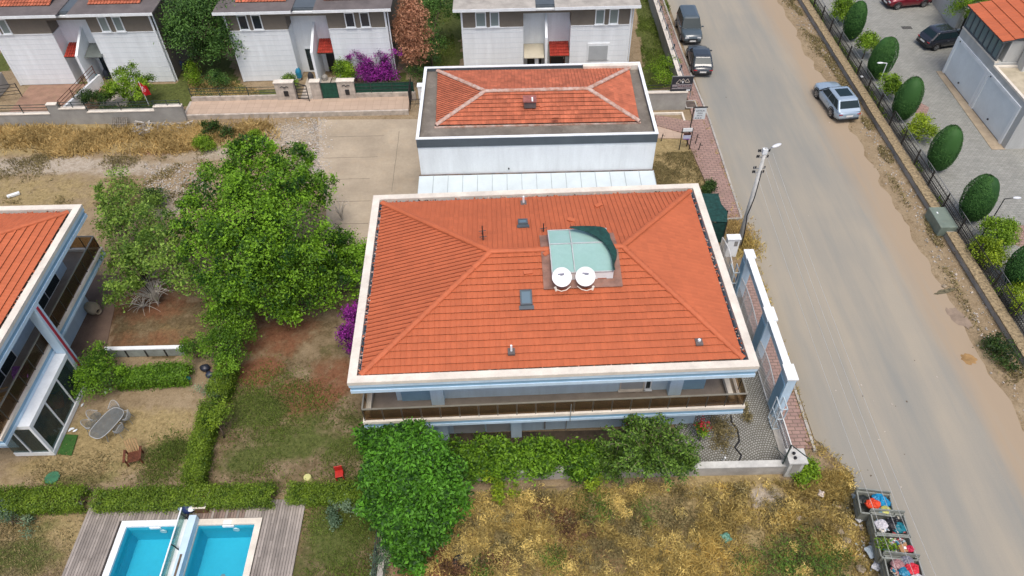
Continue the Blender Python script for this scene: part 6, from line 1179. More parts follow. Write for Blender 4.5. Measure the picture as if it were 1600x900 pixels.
for i in range(330):
    bi_ = bins[(2,2,2,3,3,1)[i % 6]]; m.obox((bi_.location[0]+random.uniform(-.55,.55), bi_.location[1]+random.uniform(-.34,.34), 1.0+random.uniform(0,.16)), (random.uniform(.04,.16),random.uniform(.04,.11),random.uniform(.02,.07)), random.random()*3, random.random(), random.random(), mi=random.randrange(7))
o = m.build('mixed_litter', [solid('litter_%d' % i, c_, .6) for i, c_ in enumerate(pal)]); o['kind'] = 'stuff'
m = MB()
for i in range(120):
    u = random.random(); p = at(1318+u*75+random.gauss(0,16), 770+u*135+random.gauss(0,8), 0) if i < 170 else at(random.uniform(1100,1330), random.uniform(760,890), 0)
    m.obox((p[0],p[1],.05), (random.uniform(.04,.16),random.uniform(.04,.12),.02), random.random()*3, random.gauss(0,.3), mi=random.choice((0,0,1,4,6,6,5)))
o = m.build('ground_litter', [MATS['litter_%d' % i] for i in range(7)]); o['kind'] = 'stuff'
LIT = [((1334,779),(.3,.2),(.30,.42,.46),'pale blue litter sheet beside the topmost container'),((1340,815),(.28,.25),(.62,.62,.62),'white carton beside the second container'),((1361,844),(.3,.22),(.02,.30,.36),'turquoise litter left of the third container'),((1359,866),(.5,.4),(.52,.60,.62),'large pale plastic sheet left of the third container'),((1367,887),(.3,.45),(.62,.62,.62),'white tray standing left of the lowest container'),((1331,778),(.15,.15),(.6,.6,.6),'small white scrap at the upper left of the containers'),((1133,843),(.35,.4),(.10,.25,.18),'green and white torn bag in the dry field'),((1281,775),(.28,.25),(.55,.48,.42),'pinkish stone-like carton in the dry field below the pillar')]
for i, ((px, py), sz, col, lb) in enumerate(LIT): cloth('litter_piece', lb, 'litter', (*G(px,py), .16), sz, solid('litpiece_%d' % i, col, .5), .14, i*.6, i+20)
# stones
def stone(px, py, r_, lb, col=None):
    r_ *= .62; col = col or pm('field_stone', (.40,.33,.24), .9, .25, 3, bump=.5); m = MB(); m.ell((0,0,r_*.3),(r_,r_*.8,r_*.5),8,bumpy=.35); o = m.build('stone', col or M_stone, smooth=False); o.location = (*G(px,py), 0); tag(o, lb, 'stone', 'stones in the dry field')
for px, py, r_, lb in ((1249,812,.35,'round pale stone right of the bare patch in the dry field'),(1313,832,.28,'pale stone left of the third container, upper one'),(1322,845,.32,'pale stone left of the third container, lower one'),(1316,854,.3,'pale stone group, lowest one'),(1180,792,.3,'stone inside the bare sandy patch'),(1345,890,.4,'grey stone left of the lowest container'),(713,855,.28,'flat pale stone at the left of the dry field, left one'),(724,857,.35,'flat pale stone at the left of the dry field, right one'),(1075,855,.3,'pale stone in the weeds below the olive shrub'),(716,805,.2,'small stone under the leafy tree edge'),(1475,190+258,.25,'white boulder by the road verge'),(1494,396,.35,'round grey stone on the verge beside the stone wall'),(333,207,.3,'whitish stone on the lot left of the terrace edge'),(360,200,.3,'whitish stone below the terrace edge')): stone(px, py, r_, lb)
m = MB(); m.lathe([(.36,0),(.38,.12),(.30,.18),(.16,.16),(.16,.02)], 16, (0,0,.02)); o = m.build('tyre', M_tyre); o.location = (*G(720,880), 0); tag(o, 'old black tyre lying in the reddish soil of the dry field', 'tyre')
m = MB(); m.obox((0,0,.1),(.8,.25,.14),.2); o = m.build('foam_plank', M_white); o.location = (*G(22,306), 0); o.rotation_euler = (0,0,.35); tag(o, 'white foam plank lying on the dry lot at the far left', 'plank')
m = MB()
for i in range(9): m.obox((i*.14,0,.3),(.05,1.0,.04),0,R(35)); 
m.obox((.56,.3,.2),(1.3,.05,.05)); m.obox((.56,-.3,.45),(1.3,.05,.05)); o = m.build('pallet', pm('grey_timber', (.28,.25,.21), .9, .25, 4)); o.location = (*G(178,198), 0); tag(o, 'broken grey wooden pallet leaning at the foot of the stepped wall', 'pallet')
m = MB()
for i in range(120): p = G(random.uniform(205,300), random.uniform(195,212)); m.obox((p[0],p[1],.1+random.random()*.2),(random.uniform(.2,.9),random.uniform(.04,.2),.05),random.random()*3,random.gauss(0,.3),mi=random.choice((0,0,1)))
o = m.build('timber_debris', [MATS['grey_timber'], M_conc]); o['kind'] = 'stuff'
# pebbles along the edge of the concrete yard and on the verge
m = MB()
for i in range(2600):
    k = i % 4
    if k < 2: p = at(497+random.gauss(0,10)-(random.random() < .4)*random.random()*60, random.uniform(185,270), 0)
    elif k == 2: y = random.uniform(15,70); p = (27.5+random.gauss(0,.45), y, 0)
    else: p = at(random.uniform(225,330), random.uniform(255,300), 0)
    r_ = random.uniform(.03,.11)*(1.6 if random.random() < .06 else 1); m.obox((p[0],p[1],r_*.1-.02),(r_,r_*.8,r_*.7),random.random()*3,random.random(),mi=random.choice((0,0,1)))
o = m.build('pebbles', [M_stone, M_conc]); o['kind'] = 'stuff'
# flag
FL = thing('flag', 'red flag with white crescent and star on a pole behind the stepped grey wall', 'flag', (*at(236,172,0)[:2], 0)); m = MB(); m.tube([(0,0,0),(0,0,2.6)], .025, 6); m.build('pole', M_white, FL)
def wav(x, z): return .12*math.sin(x*6+z*2)
def flagpos(u, v): return (u*.62-.1, -.05+wav(u, v)-.02, 2.5-v*.95-.18*u)
nx_, nz_ = 14, 16; m = MB(); m.add([flagpos(i/nx_, j/nz_) for j in range(nz_+1) for i in range(nx_+1)], [(j*(nx_+1)+i, (j+1)*(nx_+1)+i, (j+1)*(nx_+1)+i+1, j*(nx_+1)+i+1) for j in range(nz_) for i in range(nx_)]); fo = m.build('cloth', pm('flag_red', (.62,.015,.02), .7, .08, 3), FL, smooth=True)
m = MB(); pts = []
for k in range(25):
    a = math.pi*(.22+1.56*k/24); pts.append((.52+.26*math.cos(a), .40+.18*math.sin(a)))
inn = [(.56+.20*math.cos(math.pi*(.22+1.56*k/24)), .40+.14*math.sin(math.pi*(.22+1.56*k/24))) for k in range(25)]
def fp3(u, v): p = flagpos(u, v); return (p[0], p[1]-.02, p[2])
m.add([fp3(*p) for p in pts]+[fp3(*p) for p in inn], [(k, k+1, 26+k, 25+k) for k in range(24)]); st_ = [(.72+(.10 if k % 2 == 0 else .04)*math.cos(k*math.pi/5), .40+(.07 if k % 2 == 0 else .028)*math.sin(k*math.pi/5)) for k in range(10)]; m.add([fp3(*p) for p in st_], [tuple(range(10))]); m.build('crescent_and_star', M_white, fo)
# items by the townhouse doors
for px, py, c_, lb, h in ((152,128,(.04,.30,.36),'turquoise box by the glazed door of the left townhouse',1.0),(169,122,(.03,.04,.06),'dark pushchair shape by the left townhouse door',.8),(469,124,(.02,.22,.36),'blue water bottle rack beside the white door',.9),(488,130,(.03,.03,.035),'black bin beside the dividing wall of the middle townhouse',.8),(285,108,(.03,.05,.12),'dark blue bicycle trailer beside the left townhouse',.8),(509,128,(.3,.29,.27),'grey lamp on the middle travertine pillar',.5)):
    m = MB(); m.lathe([(.24,0),(.26,h*.6),(.2,h*.8),(.1,h)], 10); o = m.build('storage_bin', solid('dk_%d' % px, c_, .5)); o.location = (*G(px,py), .22 if px > 400 else 0); tag(o, lb, 'bin')
M_gl = solid('garage_pebble', (.3,.3,.3)) ; p = G(1447,22)
GW = thing('boundary_wall', 'grey garden wall beside the red car in the driveway', 'wall', (40.3, 61.3, 0)); MB().add([(0,0,0),(.25,0,0),(.9,9,0),(.65,9,0),(0,0,2.2),(.25,0,2.2),(.9,9,2.2),(.65,9,2.2)], [(0,3,2,1),(4,5,6,7),(0,1,5,4),(1,2,6,5),(2,3,7,6),(3,0,4,7)]).build('wall', M_gwall, GW)
BG = thing('brown_gate', 'dark brown metal gate leaf beside the grey garden wall', 'gate', (40.8, 61.1, 0)); MB().box(0,-.05,.3,2.2,.05,2.3).build('leaf', pm('brown_sheet', (.07,.035,.025), .5, .15, 2), BG); MB().box(-.05,-.08,0,.05,.08,2.4).build('post', M_iron, BG)
dc = MB(); dc.box(36.0,61.9,.0,36.9,62.4,.012); o = dc.build('drain_cover', M_darkpave); tag(o, 'dark square drain cover in the paved driveway below the red car', 'drain cover')
rp2 = MB(); p = [G(1438,160),G(1452,168),G(1447,181),G(1430,178)]; rp2.prism([q for q in p], -.05, .008); struct('red_paving_patch', rp2, M_pink)
rp2 = MB(); p = [G(1590,352),G(1620,352),G(1620,395),G(1578,380)]; rp2.prism([q for q in p], -.05, .008); struct('red_paving_patch', rp2, M_pink)

# marks on the road: soil washed over a dip, an old dug trench, small dark spots
def patch(name, px, py, rx, ry, mat, rz=0, n=22, seed=0):
    rr = random.Random(seed); c = G(px, py); pts = [(c[0]+math.cos(a)*rx*rr.uniform(.75,1.15)*math.cos(rz)-math.sin(a)*ry*math.sin(rz), c[1]+math.cos(a)*rx*math.sin(rz)+math.sin(a)*ry*rr.uniform(.75,1.15)*math.cos(rz), .004) for a in np.linspace(0, 2*math.pi, n, endpoint=False)]
    struct(name, MB().add(pts, [tuple(range(n))]), mat)
patch('soil_stain', 1514, 561, .42, .40, pm('ochre_soil', (.36,.22,.09), .95, .2, 2)); patch('soil_stain', 1498, 496, .5, .9, pm('grey_soil', (.30,.23,.17), .95, .15, 2), .3, 22, 4)
patch('trench_mark', 1476, 455, .85, .16, pm('trench_soil', (.17,.15,.09), .95, .3, 6, bump=.6), .28, 26, 2)
m = MB()
for i in range(26): p = at(random.gauss(1400, 90), random.uniform(560, 890), 0); p = p if 16.9 < p[0] < 25 else (random.uniform(17,25), random.uniform(14,60), 0); s_ = random.uniform(.03,.10); m.obox((p[0],p[1],.008),(s_,s_*.7,.012),random.random()*3,mi=random.choice((0,1)))
o = m.build('road_crumbs', [M_stone, M_bark]); o['kind'] = 'stuff'
# ------------------------------------------------------------------ trees and shrubs
def B(*l):                                       # (px, py, z, r[, squash]) -> world lobes
    out = []
    for b in l: p = at(b[0], b[1], b[2]); out.append((p[0], p[1], b[2], b[3], b[3], b[3]*(b[4] if len(b) > 4 else .85)))
    return out
tree('mulberry_tree', 'big bright green leafy tree left of the orange roofed house', 'tree',
     B((393,262,6.2,1.5,1.1),(392,232,6.6,.7,1.2),(455,262,5.5,1.3),(345,300,5.0,1.7),(430,305,5.6,1.9),(485,300,4.6,1.3),(325,345,4.2,1.5),(385,350,5.8,2.0),(455,355,5.2,1.9),(335,395,4.0,1.5),(400,405,4.8,1.9),(465,410,4.0,1.7),(500,385,3.2,1.1),(365,450,3.4,1.6),(430,455,3.2,1.5)), 62000, .165, L_big, G(410,430), .3, clump=60, tight=.12, sub=7)
tree('mulberry_tree', 'darker green spreading shrub tree between the big tree and the left parapet of the house', 'tree', B((520,400,2.4,1.4,.8),(545,430,2.0,1.3),(505,440,2.2,1.5),(552,395,2.2,1.1),(470,460,2.0,1.4),(445,482,1.6,.9),(575,400,2.2,.8)), 15000, .16, L_big, G(515,455), .14)
tree('young_tree', 'loose yellowish green tree with sparse branches left of the big tree', 'tree', B((185,318,3.6,1.0),(183,345,3.2,1.1),(215,350,3.2,1.3),(168,300,3.4,.6),(250,365,3.0,1.2),(208,395,3.0,1.4),(245,405,3.2,1.5),(290,385,3.0,1.3),(200,430,2.6,1.2),(200,458,1.8,.9),(290,430,2.6,1.2)), 14000, .16, L_thin, G(235,460), .14, clump=34, tight=.15, hollow=.6, sub=6)
tree('young_tree', 'thin weedy green tree beside the corner of the left villa parapet', 'tree', B((190,280,2.8,.6,1.6),(205,300,2.4,.8),(168,330,1.6,.7),(178,360,1.6,.8),(235,320,1.6,1.0)), 3800, .14, L_thin, G(195,345), .07, clump=35, tight=.25, hollow=.3)
tree('green_shrub', 'tall dense green shrub below the big tree and above the clipped hedge', 'shrub', B((352,505,2.0,1.0,1.2),(350,540,1.8,.95,1.1),(375,480,2.2,1.0),(362,570,1.4,.8),(335,535,1.4,.8),(308,545,1.1,.75),(378,515,1.8,.75)), 16000, .11, L_row, G(352,560), .1, clump=60)
tree('green_shrub', 'small round green shrub against the garden room of the left villa', 'shrub', B((150,575,1.3,.9),(140,600,1.0,.8),(165,590,1.0,.8),(150,555,1.4,.6)), 7500, .11, L_row, G(150,612), .06, clump=50)
tree('silver_shrub', 'small blue-green leafy shrub under the edge of the big tree', 'shrub', B((438,482,.8,.7),(450,490,.6,.5)), 1800, .12, L_grey, G(440,495), .04)
tree('silver_shrub', 'grey-green soft shrub beside the small white ring by the hedge', 'shrub', B((326,608,.5,.55),(335,618,.4,.5)), 1600, .09, L_grey, G(330,618), .03)
tree('silver_shrub', 'low silver-green sprawling plant right of the wooden deck', 'shrub', B((515,800,.35,.6),(535,790,.35,.6),(522,815,.25,.4)), 1500, .10, L_grey, G(522,812), .03)
tree('silver_shrub', 'low silvery shrub at the left edge below the clipped hedge', 'shrub', B((25,808,.4,.7),(5,800,.4,.6),(40,820,.3,.5)), 1500, .09, L_grey, G(20,820), .03)
tree('silver_shrub', 'silvery shrub against the narrow concrete wall near the leafy tree', 'shrub', B((596,865,.5,.5),(590,885,.4,.4)), 1000, .10, L_grey, G(596,885), .03)
# hedges
hg = 'clipped hedges of the left gardens'
hedge('clipped_hedge', 'clipped hedge segment left of the gap, touching the left picture edge', [G(-60,795), G(140,787)], .95, .95, 21750, .08, L_hedge, hg)
hedge('clipped_hedge', 'long clipped hedge behind the wooden pool deck', [G(156,790), G(432,782)], .85, .9, 30450, .08, L_hedge, hg)
hedge('clipped_hedge', 'clipped hedge running away from the pool deck between the two lawns', [G(308,765), G(322,695), G(335,640)], .8, .95, 17400, .08, L_hedge, hg)
hedge('clipped_hedge', 'yellowish clipped hedge between the rubbish sacks and the lawn', [G(345,632), G(362,575)], .9, 1.0, 9425, .08, L_hedge, hg)
hedge('clipped_hedge', 'short clipped hedge between the yellow bucket and the leafy fig tree', [G(455,778), G(585,778)], .8, .75, 14500, .08, L_hedge, hg)
hedge('informal_hedge', 'dark green informal hedge below the short white topped garden wall', [G(190,600), G(300,592)], .95, .9, 11000, .10, L_row, None)
tree('young_tree', 'small pale trunked tree rising out of the clipped hedge between the lawns', 'tree', B((345,642,1.4,.6),(335,655,1.2,.5)), 2400, .10, L_hedge, G(350,683), .05)
# fig tree and the row in front of the house
tree('fig_tree', 'large dark green broad-leaved tree in the lower middle beside the field', 'tree',
     B((613,708,3.4,0.97),(649,694,3.4,0.88),(604,746,3.2,1.14),(649,741,4.0,1.41),(685,737,3.2,0.97),(608,789,2.6,1.06),(653,798,3.4,1.32),(689,789,2.8,0.97),(649,841,2.2,0.88),(626,822,2.2,0.88),(680,822,2.0,0.70),(640,870,1.2,0.62)), 38000, .19, L_fig, G(640,850), .2, clump=20, tight=.08, asp=.5, up=.5, hollow=.72, sub=4)
tree('fig_tree', 'smaller dark broad-leaved bush under the left corner of the balcony', 'tree', B((590,685,2.2,.8),(615,678,2.4,.7)), 3600, .2, L_fig, G(600,715), .07, clump=26, tight=.1)
for i, (l, lb, n) in enumerate([
    (((715,715,1.0,.8),(738,722,.8,.8),(725,738,.6,.6),(758,690,1.3,.4)),'first bright green shrub right of the fig tree',6000),
    (((785,712,1.0,.75),(805,722,.8,.75),(768,728,.7,.7),(775,745,.5,.45)),'second bright green shrub in the row before the house',6000),
    (((838,710,1.1,.75),(862,718,.9,.75),(840,730,.7,.6)),'third bright green shrub in the row before the house',6000),
    (((895,716,1.0,.75),(925,720,.9,.75),(905,732,.7,.6)),'fourth bright green shrub in the row, left of the spiky shrub',6000)]):
    tree('green_shrub', lb, 'shrub', B(*l), n, .16, L_row, G(l[0][0], l[0][1]+22), .06, 'row of bright shrubs before the house', clump=26, tight=.14, sub=6)
tree('vine', 'lime yellow climbing stems hanging over the low concrete wall', 'vine', B((768,745,.9,.25),(778,762,.6,.28),(780,775,.35,.25),(760,742,1.0,.2)), 900, .13, L_lime, G(775,770), .03, clump=20)
tree('vine', 'lime yellow weed stems behind the wall right of the hanging vine', 'vine', B((938,748,.8,.3),(925,760,.6,.3),(805,765,.4,.3)), 600, .11, L_lime, G(935,765), .03, clump=20)
# spiky arching shrub
def arching(px, py, label, n, h, spread, mat, leaf_n, seed, size=.12, group=None, bare=0, name='arching_shrub'):
    rr = random.Random(seed); b = G(px, py); t = thing(name, label, 'shrub', (*b, 0), 0, group); st = MB(); P = []
    for i in range(n):
        a = 2*math.pi*i/n+rr.uniform(-.2,.2); s = spread*rr.uniform(.5,1.1); hh = h*rr.uniform(.7,1.1); pts = []
        for k in range(9): u = k/8; r_ = s*u**1.3; pts.append((math.cos(a)*r_, math.sin(a)*r_, hh*(1-(1-u)**2)*.98-.35*hh*max(0,u-.7)))
        st.tube(pts, .025, 5, r1=.006, cap=False)
        if rr.random() < bare: continue
        for k in range(leaf_n): u = rr.random()**.7*8; j = min(7, int(u)); f = u-j; q = [pts[j][c]*(1-f)+pts[j+1][c]*f+rr.gauss(0,.10) for c in range(3)]; P.append(q)
    st.build('stems', pm('silver_twig', (.55,.52,.46), .8, .15, 5) if name != 'arching_shrub' else pm('pale_twig', (.36,.30,.20), .8, .2, 5), t)
    if P:
        P = np.array(P); m_ = len(P); P[:,2] = np.maximum(P[:,2], .04); nn = rng.normal(size=(m_,3))+[0,0,.8]; nn /= np.linalg.norm(nn,axis=1)[:,None]; tt = np.cross(nn, rng.normal(size=(m_,3))); tt /= np.linalg.norm(tt,axis=1)[:,None]; bt_ = np.cross(nn, tt); s_ = size*(.6+.8*rng.random(m_))[:,None]
        V = np.stack([P-tt*s_*.5, P+bt_*s_*.22, P+tt*s_*.5, P-bt_*s_*.22], 1).reshape(-1,3); npmesh('foliage', V, np.arange(4*m_).reshape(m_,4), mat, t)
    return t
arching(1008,738,'tall olive green shrub with long arching pale stems before the balcony',58,3.3,2.2,L_olive,230,5,.15)
arching(955,740,'smaller olive shrub overlapping the left side of the tall arching shrub',26,1.8,1.2,L_olive,260,6,.13)
arching(1060,735,'low olive shrub right of the tall arching shrub by the cobbles',24,1.5,1.0,L_olive,230,7,.12)
arching(248,475,'tangle of bare pale twigs under the sparse tree',60,2.0,1.7,L_thin,3,8,.1,name='dead_brush',bare=.8)
arching(225,480,'bare branches lying on the dry soil left of the twig tangle',14,.6,1.6,L_thin,2,9,.1,name='dead_brush',bare=.9)
arching(535,345,'leafless thin sapling against the concrete yard',10,1.8,.9,L_thin,3,11,.1,name='bare_sapling',bare=.7)
for px, py, n, lb, s in ((983,655,30,'red rose cluster in the arching shrub below the balcony',.25),(1096,660,45,'red roses on the bush above the cobbles',.24),(1100,668,26,'second red rose cluster just below the first above the cobbles',.25)):
    p = at(px, py, 1.3); t = thing('rose_bush', lb, 'rose bush', (p[0], p[1], 0)); P = np.array([0,0,1.3])+rng.normal(size=(n,3))*s*.6; V, F, r_ = leafcloud([(0,0,1.3,s,s,s*.8)], n, .12, clump=6); npmesh('flowers', V, F, L_red, t, r_); st = MB()
    for i in range(5): st.tube([(0,0,0),(random.uniform(-.2,.2),random.uniform(-.2,.2),1.2)], .015, 4)
    st.build('stems', M_bark, t); V, F, r_ = leafcloud([(0,0,.9,s,s,s)], 300, .1, clump=20); npmesh('foliage', V, F, L_bush, t, r_)
for px, py, s, lb in ((1133,672,.55,'dry reddish weed clump on the cobbled yard, larger one'),(1120,665,.4,'dry weed clump on the cobbles next to the roses'),(1160,637,.2,'small green weed at the corner of the balcony on the cobbles'),(1166,655,.25,'small dry weed between the cobbles right of the weed clump'),(1125,695,.45,'brownish weed patch low on the cobbled yard')):
    p = G(px, py); t = thing('weed_clump', lb, 'weeds', (*p, 0)); V, F, r_ = leafcloud([(0,0,.12,s,s,.14)], int(1500*s), .12, clump=20, asp=.25); npmesh('foliage', V, F, L_weed, t, r_)
# bougainvillea
tree('bougainvillea', 'purple bougainvillea pressed against the left side of the orange roofed house', 'shrub', B((553,495,1.6,.5,1.2),(551,525,1.6,.6,1.2),(558,480,1.4,.4),(556,545,1.2,.4)), 4000, .13, L_purple, G(560,540), .06, clump=40)
tree('bougainvillea', 'purple bougainvillea with two arching arms against the middle townhouse', 'shrub', B((590,118,.7,1.0,.8),(570,116,.8,.9),(606,118,.7,.8),(572,98,1.7,.5),(565,88,2.2,.4),(555,83,2.5,.3),(545,92,2.1,.25),(603,100,1.6,.5),(602,90,2.1,.35),(590,86,2.4,.3),(615,84,2.5,.3),(625,84,2.5,.2),(583,94,2.0,.2)), 7500, .13, L_purple, G(588,124), .06, clump=30, tight=.2)
# trees behind
PINE = B((265,25,5,1.6),(290,15,5.5,1.8),(320,30,5,1.7),(275,55,3.8,1.7),(310,62,3.6,1.7),(335,50,4,1.3),(255,50,4,1.1),(295,85,2.4,1.2),(335,75,3,1.0),(345,20,5,1.1),(300,-10,6,1.6))
tree('pine_tree', 'tall dark green pine group between the left and middle townhouses', 'tree', [(b[0]+1.3, b[1])+tuple(b[2:]) for b in PINE], 26000, .22, L_pine, G(312,118), .16, clump=60, tight=.2, asp=.4)
tree('dead_conifer', 'brown dead conifer with drooping needles right of the middle townhouse', 'tree', B((640,12,5.0,.7,1.4),(645,35,4.2,1.0,1.2),(635,50,3.6,.9),(655,60,3.0,.9),(640,75,2.4,.8),(658,78,2.2,.8),(648,92,1.4,.6),(636,88,1.6,.5)), 13000, .24, L_brown, G(650,104), .12, clump=35, tight=.2, asp=.3, up=-.3)
tree('green_tree', 'deep green tree behind the brown dead conifer', 'tree', B((672,60,2.6,1.2,1.3),(668,85,1.8,1.0),(678,30,2.4,1.2),(660,5,3,1.5),(690,10,3.5,1.6)), 9000, .15, L_pine, G(675,105), .1)
tree('citrus_tree', 'rounded yellow-green citrus tree behind the red flag', 'tree', B((200,128,1.8,1.1),(185,140,1.4,.9),(215,140,1.4,1.0),(235,130,1.6,.6),(205,118,2.2,.8),(178,148,1.0,.6)), 8000, .13, L_bush, G(203,160), .08)
tree('citrus_tree', 'small bright green round tree by the right door of the middle townhouse', 'tree', B((537,112,1.3,.75),(531,104,1.5,.5),(545,118,1.1,.55)), 5000, .12, L_bush, G(538,128), .06)
hedge('informal_hedge', 'green hedge behind the stepped grey wall', [(-32.6,50.9),(-26.0,50.9)], .8, .7, 5000, .12, L_dark); hedge('informal_hedge', 'green plants behind the netted stone fence', [(-12.5,53.2),(-8.0,53.2)], .8, .8, 4500, .12, L_dark)
for l, lb, m_ in ((((130,150,1.0,.6),(145,155,.8,.6)),'dark green conifer shrub at the left of the stepped wall garden',L_dark),(((165,155,.8,.5),(155,150,.9,.4)),'second dark conifer shrub beside the citrus tree',L_dark),(((301,108,1.0,.6),(303,122,.8,.6)),'upright light green shrub at the foot of the pine group',L_bush),(((330,125,.8,.8),(345,128,.6,.7)),'low green shrub right of the light green shrub by the pines',L_pine),(((452,125,.9,.5),(458,133,.7,.4)),'shrub with yellow tips behind the first travertine pillar',L_thin),(((672,120,.8,1.0),(650,118,.8,.9)),'dark green shrubs behind the green netting',L_dark),(((1030,108,.9,.9),(1045,100,.9,.7),(1035,125,.8,.8)),'bright shrub in the corner of the green lawn',L_bush),(((318,222,.5,.6),(325,228,.4,.5)),'low green weed shrub on the dry lot',L_bush),(((245,310,.5,.7),(232,305,.5,.5)),'dusty green shrub in the middle of the dry lot',L_dark),(((398,212,.5,.4),),'small bright weed shrub right of the dry lot',L_bush),(((330,200,.4,.6),(355,208,.3,.5)),'dark weed shrub at the terrace edge',L_dark),(((1110,290,.5,.35),(1105,297,.5,.3)),'small dark shrub at the back corner of the orange roof',L_dark),(((1560,545,.3,.7),(1572,560,.3,.7)),'low green shrub on the verge at the right edge',L_dark),(((1262,735,.3,.5),(1255,745,.3,.4)),'fresh green weeds at the foot of the corner pillar',L_bush)):
    tree('garden_shrub', lb, 'shrub', B(*l), 900*len(l)+600, .11, m_, G(l[0][0], l[0][1]+8), .03, clump=30, limbs=False)
# clipped trees of the compound
def egg(base, h, r_, label):
    h *= random.uniform(.94, 1.05); r_ *= random.uniform(.93, 1.06); lx, ly = random.uniform(-.05,.05), random.uniform(-.05,.05)
    t = thing('clipped_tree', label, 'tree', (*base, 0), 0, 'clipped egg shaped trees along the driveway'); n = 28; prof = []
    def R_(u): q = 2*min(1, u**.86)-1; return r_*math.sqrt(max(.0001, 1-abs(q)**2.1))
    m = MB(); m.lathe([(max(.01, R_(k/16)*.9), .12+h*k/16) for k in range(17)], n); m.build('inner_crown', L_topi, t, smooth=True)
    N = 9000; u = rng.random(N)**.85; a = rng.random(N)*2*np.pi; rr_ = np.array([R_(x) for x in u])*(.97+.05*rng.random(N)); lump = .94+.14*fbm(a*1.1+9*r_, u*3+h, 1.3, 77); P = np.stack([rr_*np.cos(a)*lump+lx*h*u, rr_*np.sin(a)*lump+ly*h*u, .12+h*u], 1)+rng.normal(size=(N,3))*np.where(rng.random((N,1)) < .04, .06, .008)
    nn = np.stack([np.cos(a), np.sin(a), (u-.4)*1.6], 1)+rng.normal(size=(N,3))*.45; nn /= np.linalg.norm(nn,axis=1)[:,None]; tt = np.cross(nn, rng.normal(size=(N,3))); tt /= np.linalg.norm(tt,axis=1)[:,None]; bt_ = np.cross(nn, tt); s_ = .075
    V = np.stack([P-tt*s_*.5, P+bt_*s_*.4, P+tt*s_*.5, P-bt_*s_*.4], 1).reshape(-1,3); npmesh('crown', V, np.arange(4*N).reshape(N,4), L_topi, t, np.clip(fbm(P[:,0]*2+P[:,1], P[:,2]*1.0, 2, 4)*.6+rng.random(N)*.4, 0, 1)); m = MB(); m.tube([(0,0,-.05),(0,0,.5)], .08, 8); m.build('trunk', M_bark, t)
EG = [((1327,62),3.0,1.05,'clipped dark green egg-shaped tree farthest up the driveway'),((1366,122),3.1,1.1,'second clipped egg-shaped tree from the top, behind the white bent lamp'),((1405,187),3.1,1.1,'third clipped egg-shaped tree from the top'),((1461,265),3.0,1.1,'fourth clipped egg-shaped tree from the top, beside the small floodlight'),((1513,343),3.0,1.15,'fifth clipped egg-shaped tree from the top, left of the dark lamp post'),((1583,447),2.8,1.1,'lowest clipped egg-shaped tree, cut by the right edge')]
for (px, py), h, r_, lb in EG: egg(G(px, py), h+.35, r_*.84, lb)
for l, n, lb, m_ in ((((1318,12,1.3,.85),(1316,22,1.0,.8)),7500,'round yellow-green bush at the top of the driveway row',L_bush),(((1355,70,1.2,.85),),5000,'round bright bush between the first and second egg-shaped trees',L_bush),(((1388,130,1.2,.75),(1394,140,.9,.6)),5000,'round bright bush between the second and third egg-shaped trees',L_bush),(((1440,196,1.1,.7),(1450,208,.8,.6),(1425,205,.7,.5)),4500,'loose bright bush between the third and fourth egg-shaped trees',L_lime),(((1562,366,1.1,.95),),6500,'round dark green bush at the foot of the dark lamp post',L_bush),(((1540,392,.9,.8),(1552,408,.7,.7),(1530,385,.8,.5)),5500,'yellow-green loose bush left of the round bush at the lamp post',L_lime),(((1594,462,.8,.7),(1600,482,.8,.6)),3500,'lime green bush below the lowest egg-shaped tree',L_lime),(((1510,0,2.6,1.4),(1500,18,1.8,1.0),(1530,-5,2.6,1.4),(1545,5,2,1.2)),11000,'bright green tree behind the garage building',L_bush)):
    tree('round_bush', lb, 'bush', B(*l), n, .12, m_, G(l[0][0]-8, l[0][1]+22), .05, clump=45)
# ------------------------------------------------------------------ grasses
FIELD = [G(*p) for p in [(690,795),(835,768),(1240,752),(1335,744),(1340,800),(1362,850),(1385,900),(1400,960),(560,960),(640,895),(700,860)]]
bx_, by_ = G(1200,775)
def fd(x, y): return np.clip(.15+1.4*(fbm(x, y, .55, 21)-.28), 0, 1)*np.where(((x-bx_)/.95)**2+((y-by_)/.75)**2 < 1, .04, 1)*np.where(y > 17.3, .8, 1)
x, y = sample_poly(FIELD, 62000, fd); tone = fbm(x, y, .5, 31)*1.1-.12+.5*(fbm(x, y, 2.2, 32)-.5)
g_ = np.clip(.45+.6*(fbm(x, y, .45, 35)-.5)*2, .25, 1.2); k = tone < .38
blades('dry_field_grass', x[~k], y[~k], .42, .055, L_gold, 1.0, 0, hn=g_[~k], rn=tone[~k]); blades('dry_field_weeds', x[k], y[k], .24, .05, L_weed, 1.1, 0, hn=g_[k], rn=tone[k]+.25)
tf = []
tx, ty = sample_poly(FIELD, 330, lambda x, y: np.clip(3*(fbm(x, y, .4, 61)-.42), .05, 1))
for q in zip(tx, ty): s_ = random.uniform(.15,.42); tf.append((q[0], q[1], s_*.4, s_, s_, s_*.8))
V, F, r_ = leafcloud(tf, 26000, .15, clump=60, asp=.22, up=.1); o = npmesh('straw_tufts', V, F, L_gold, None, np.clip(r_*.8+.2,0,1)); o['kind'] = 'stuff'
tf = [(*G(px+random.gauss(0,12), py+random.gauss(0,7)), .1, .35, .3, .18) for px, py in ((845,808),(840,800),(850,818),(888,828),(895,820),(905,838),(730,890),(700,885),(760,885)) for _ in range(3)]
V, F, r_ = leafcloud(tf, 5000, .13, clump=40, asp=.3); o = npmesh('brown_litter', V, F, leafm('red_brown_litter', (.06,.03,.015), (.26,.14,.07), .8, .1), None, r_); o['kind'] = 'stuff'
P = [(700+random.random()*640, 770+random.random()*130) for _ in range(90)]; 
bl = []
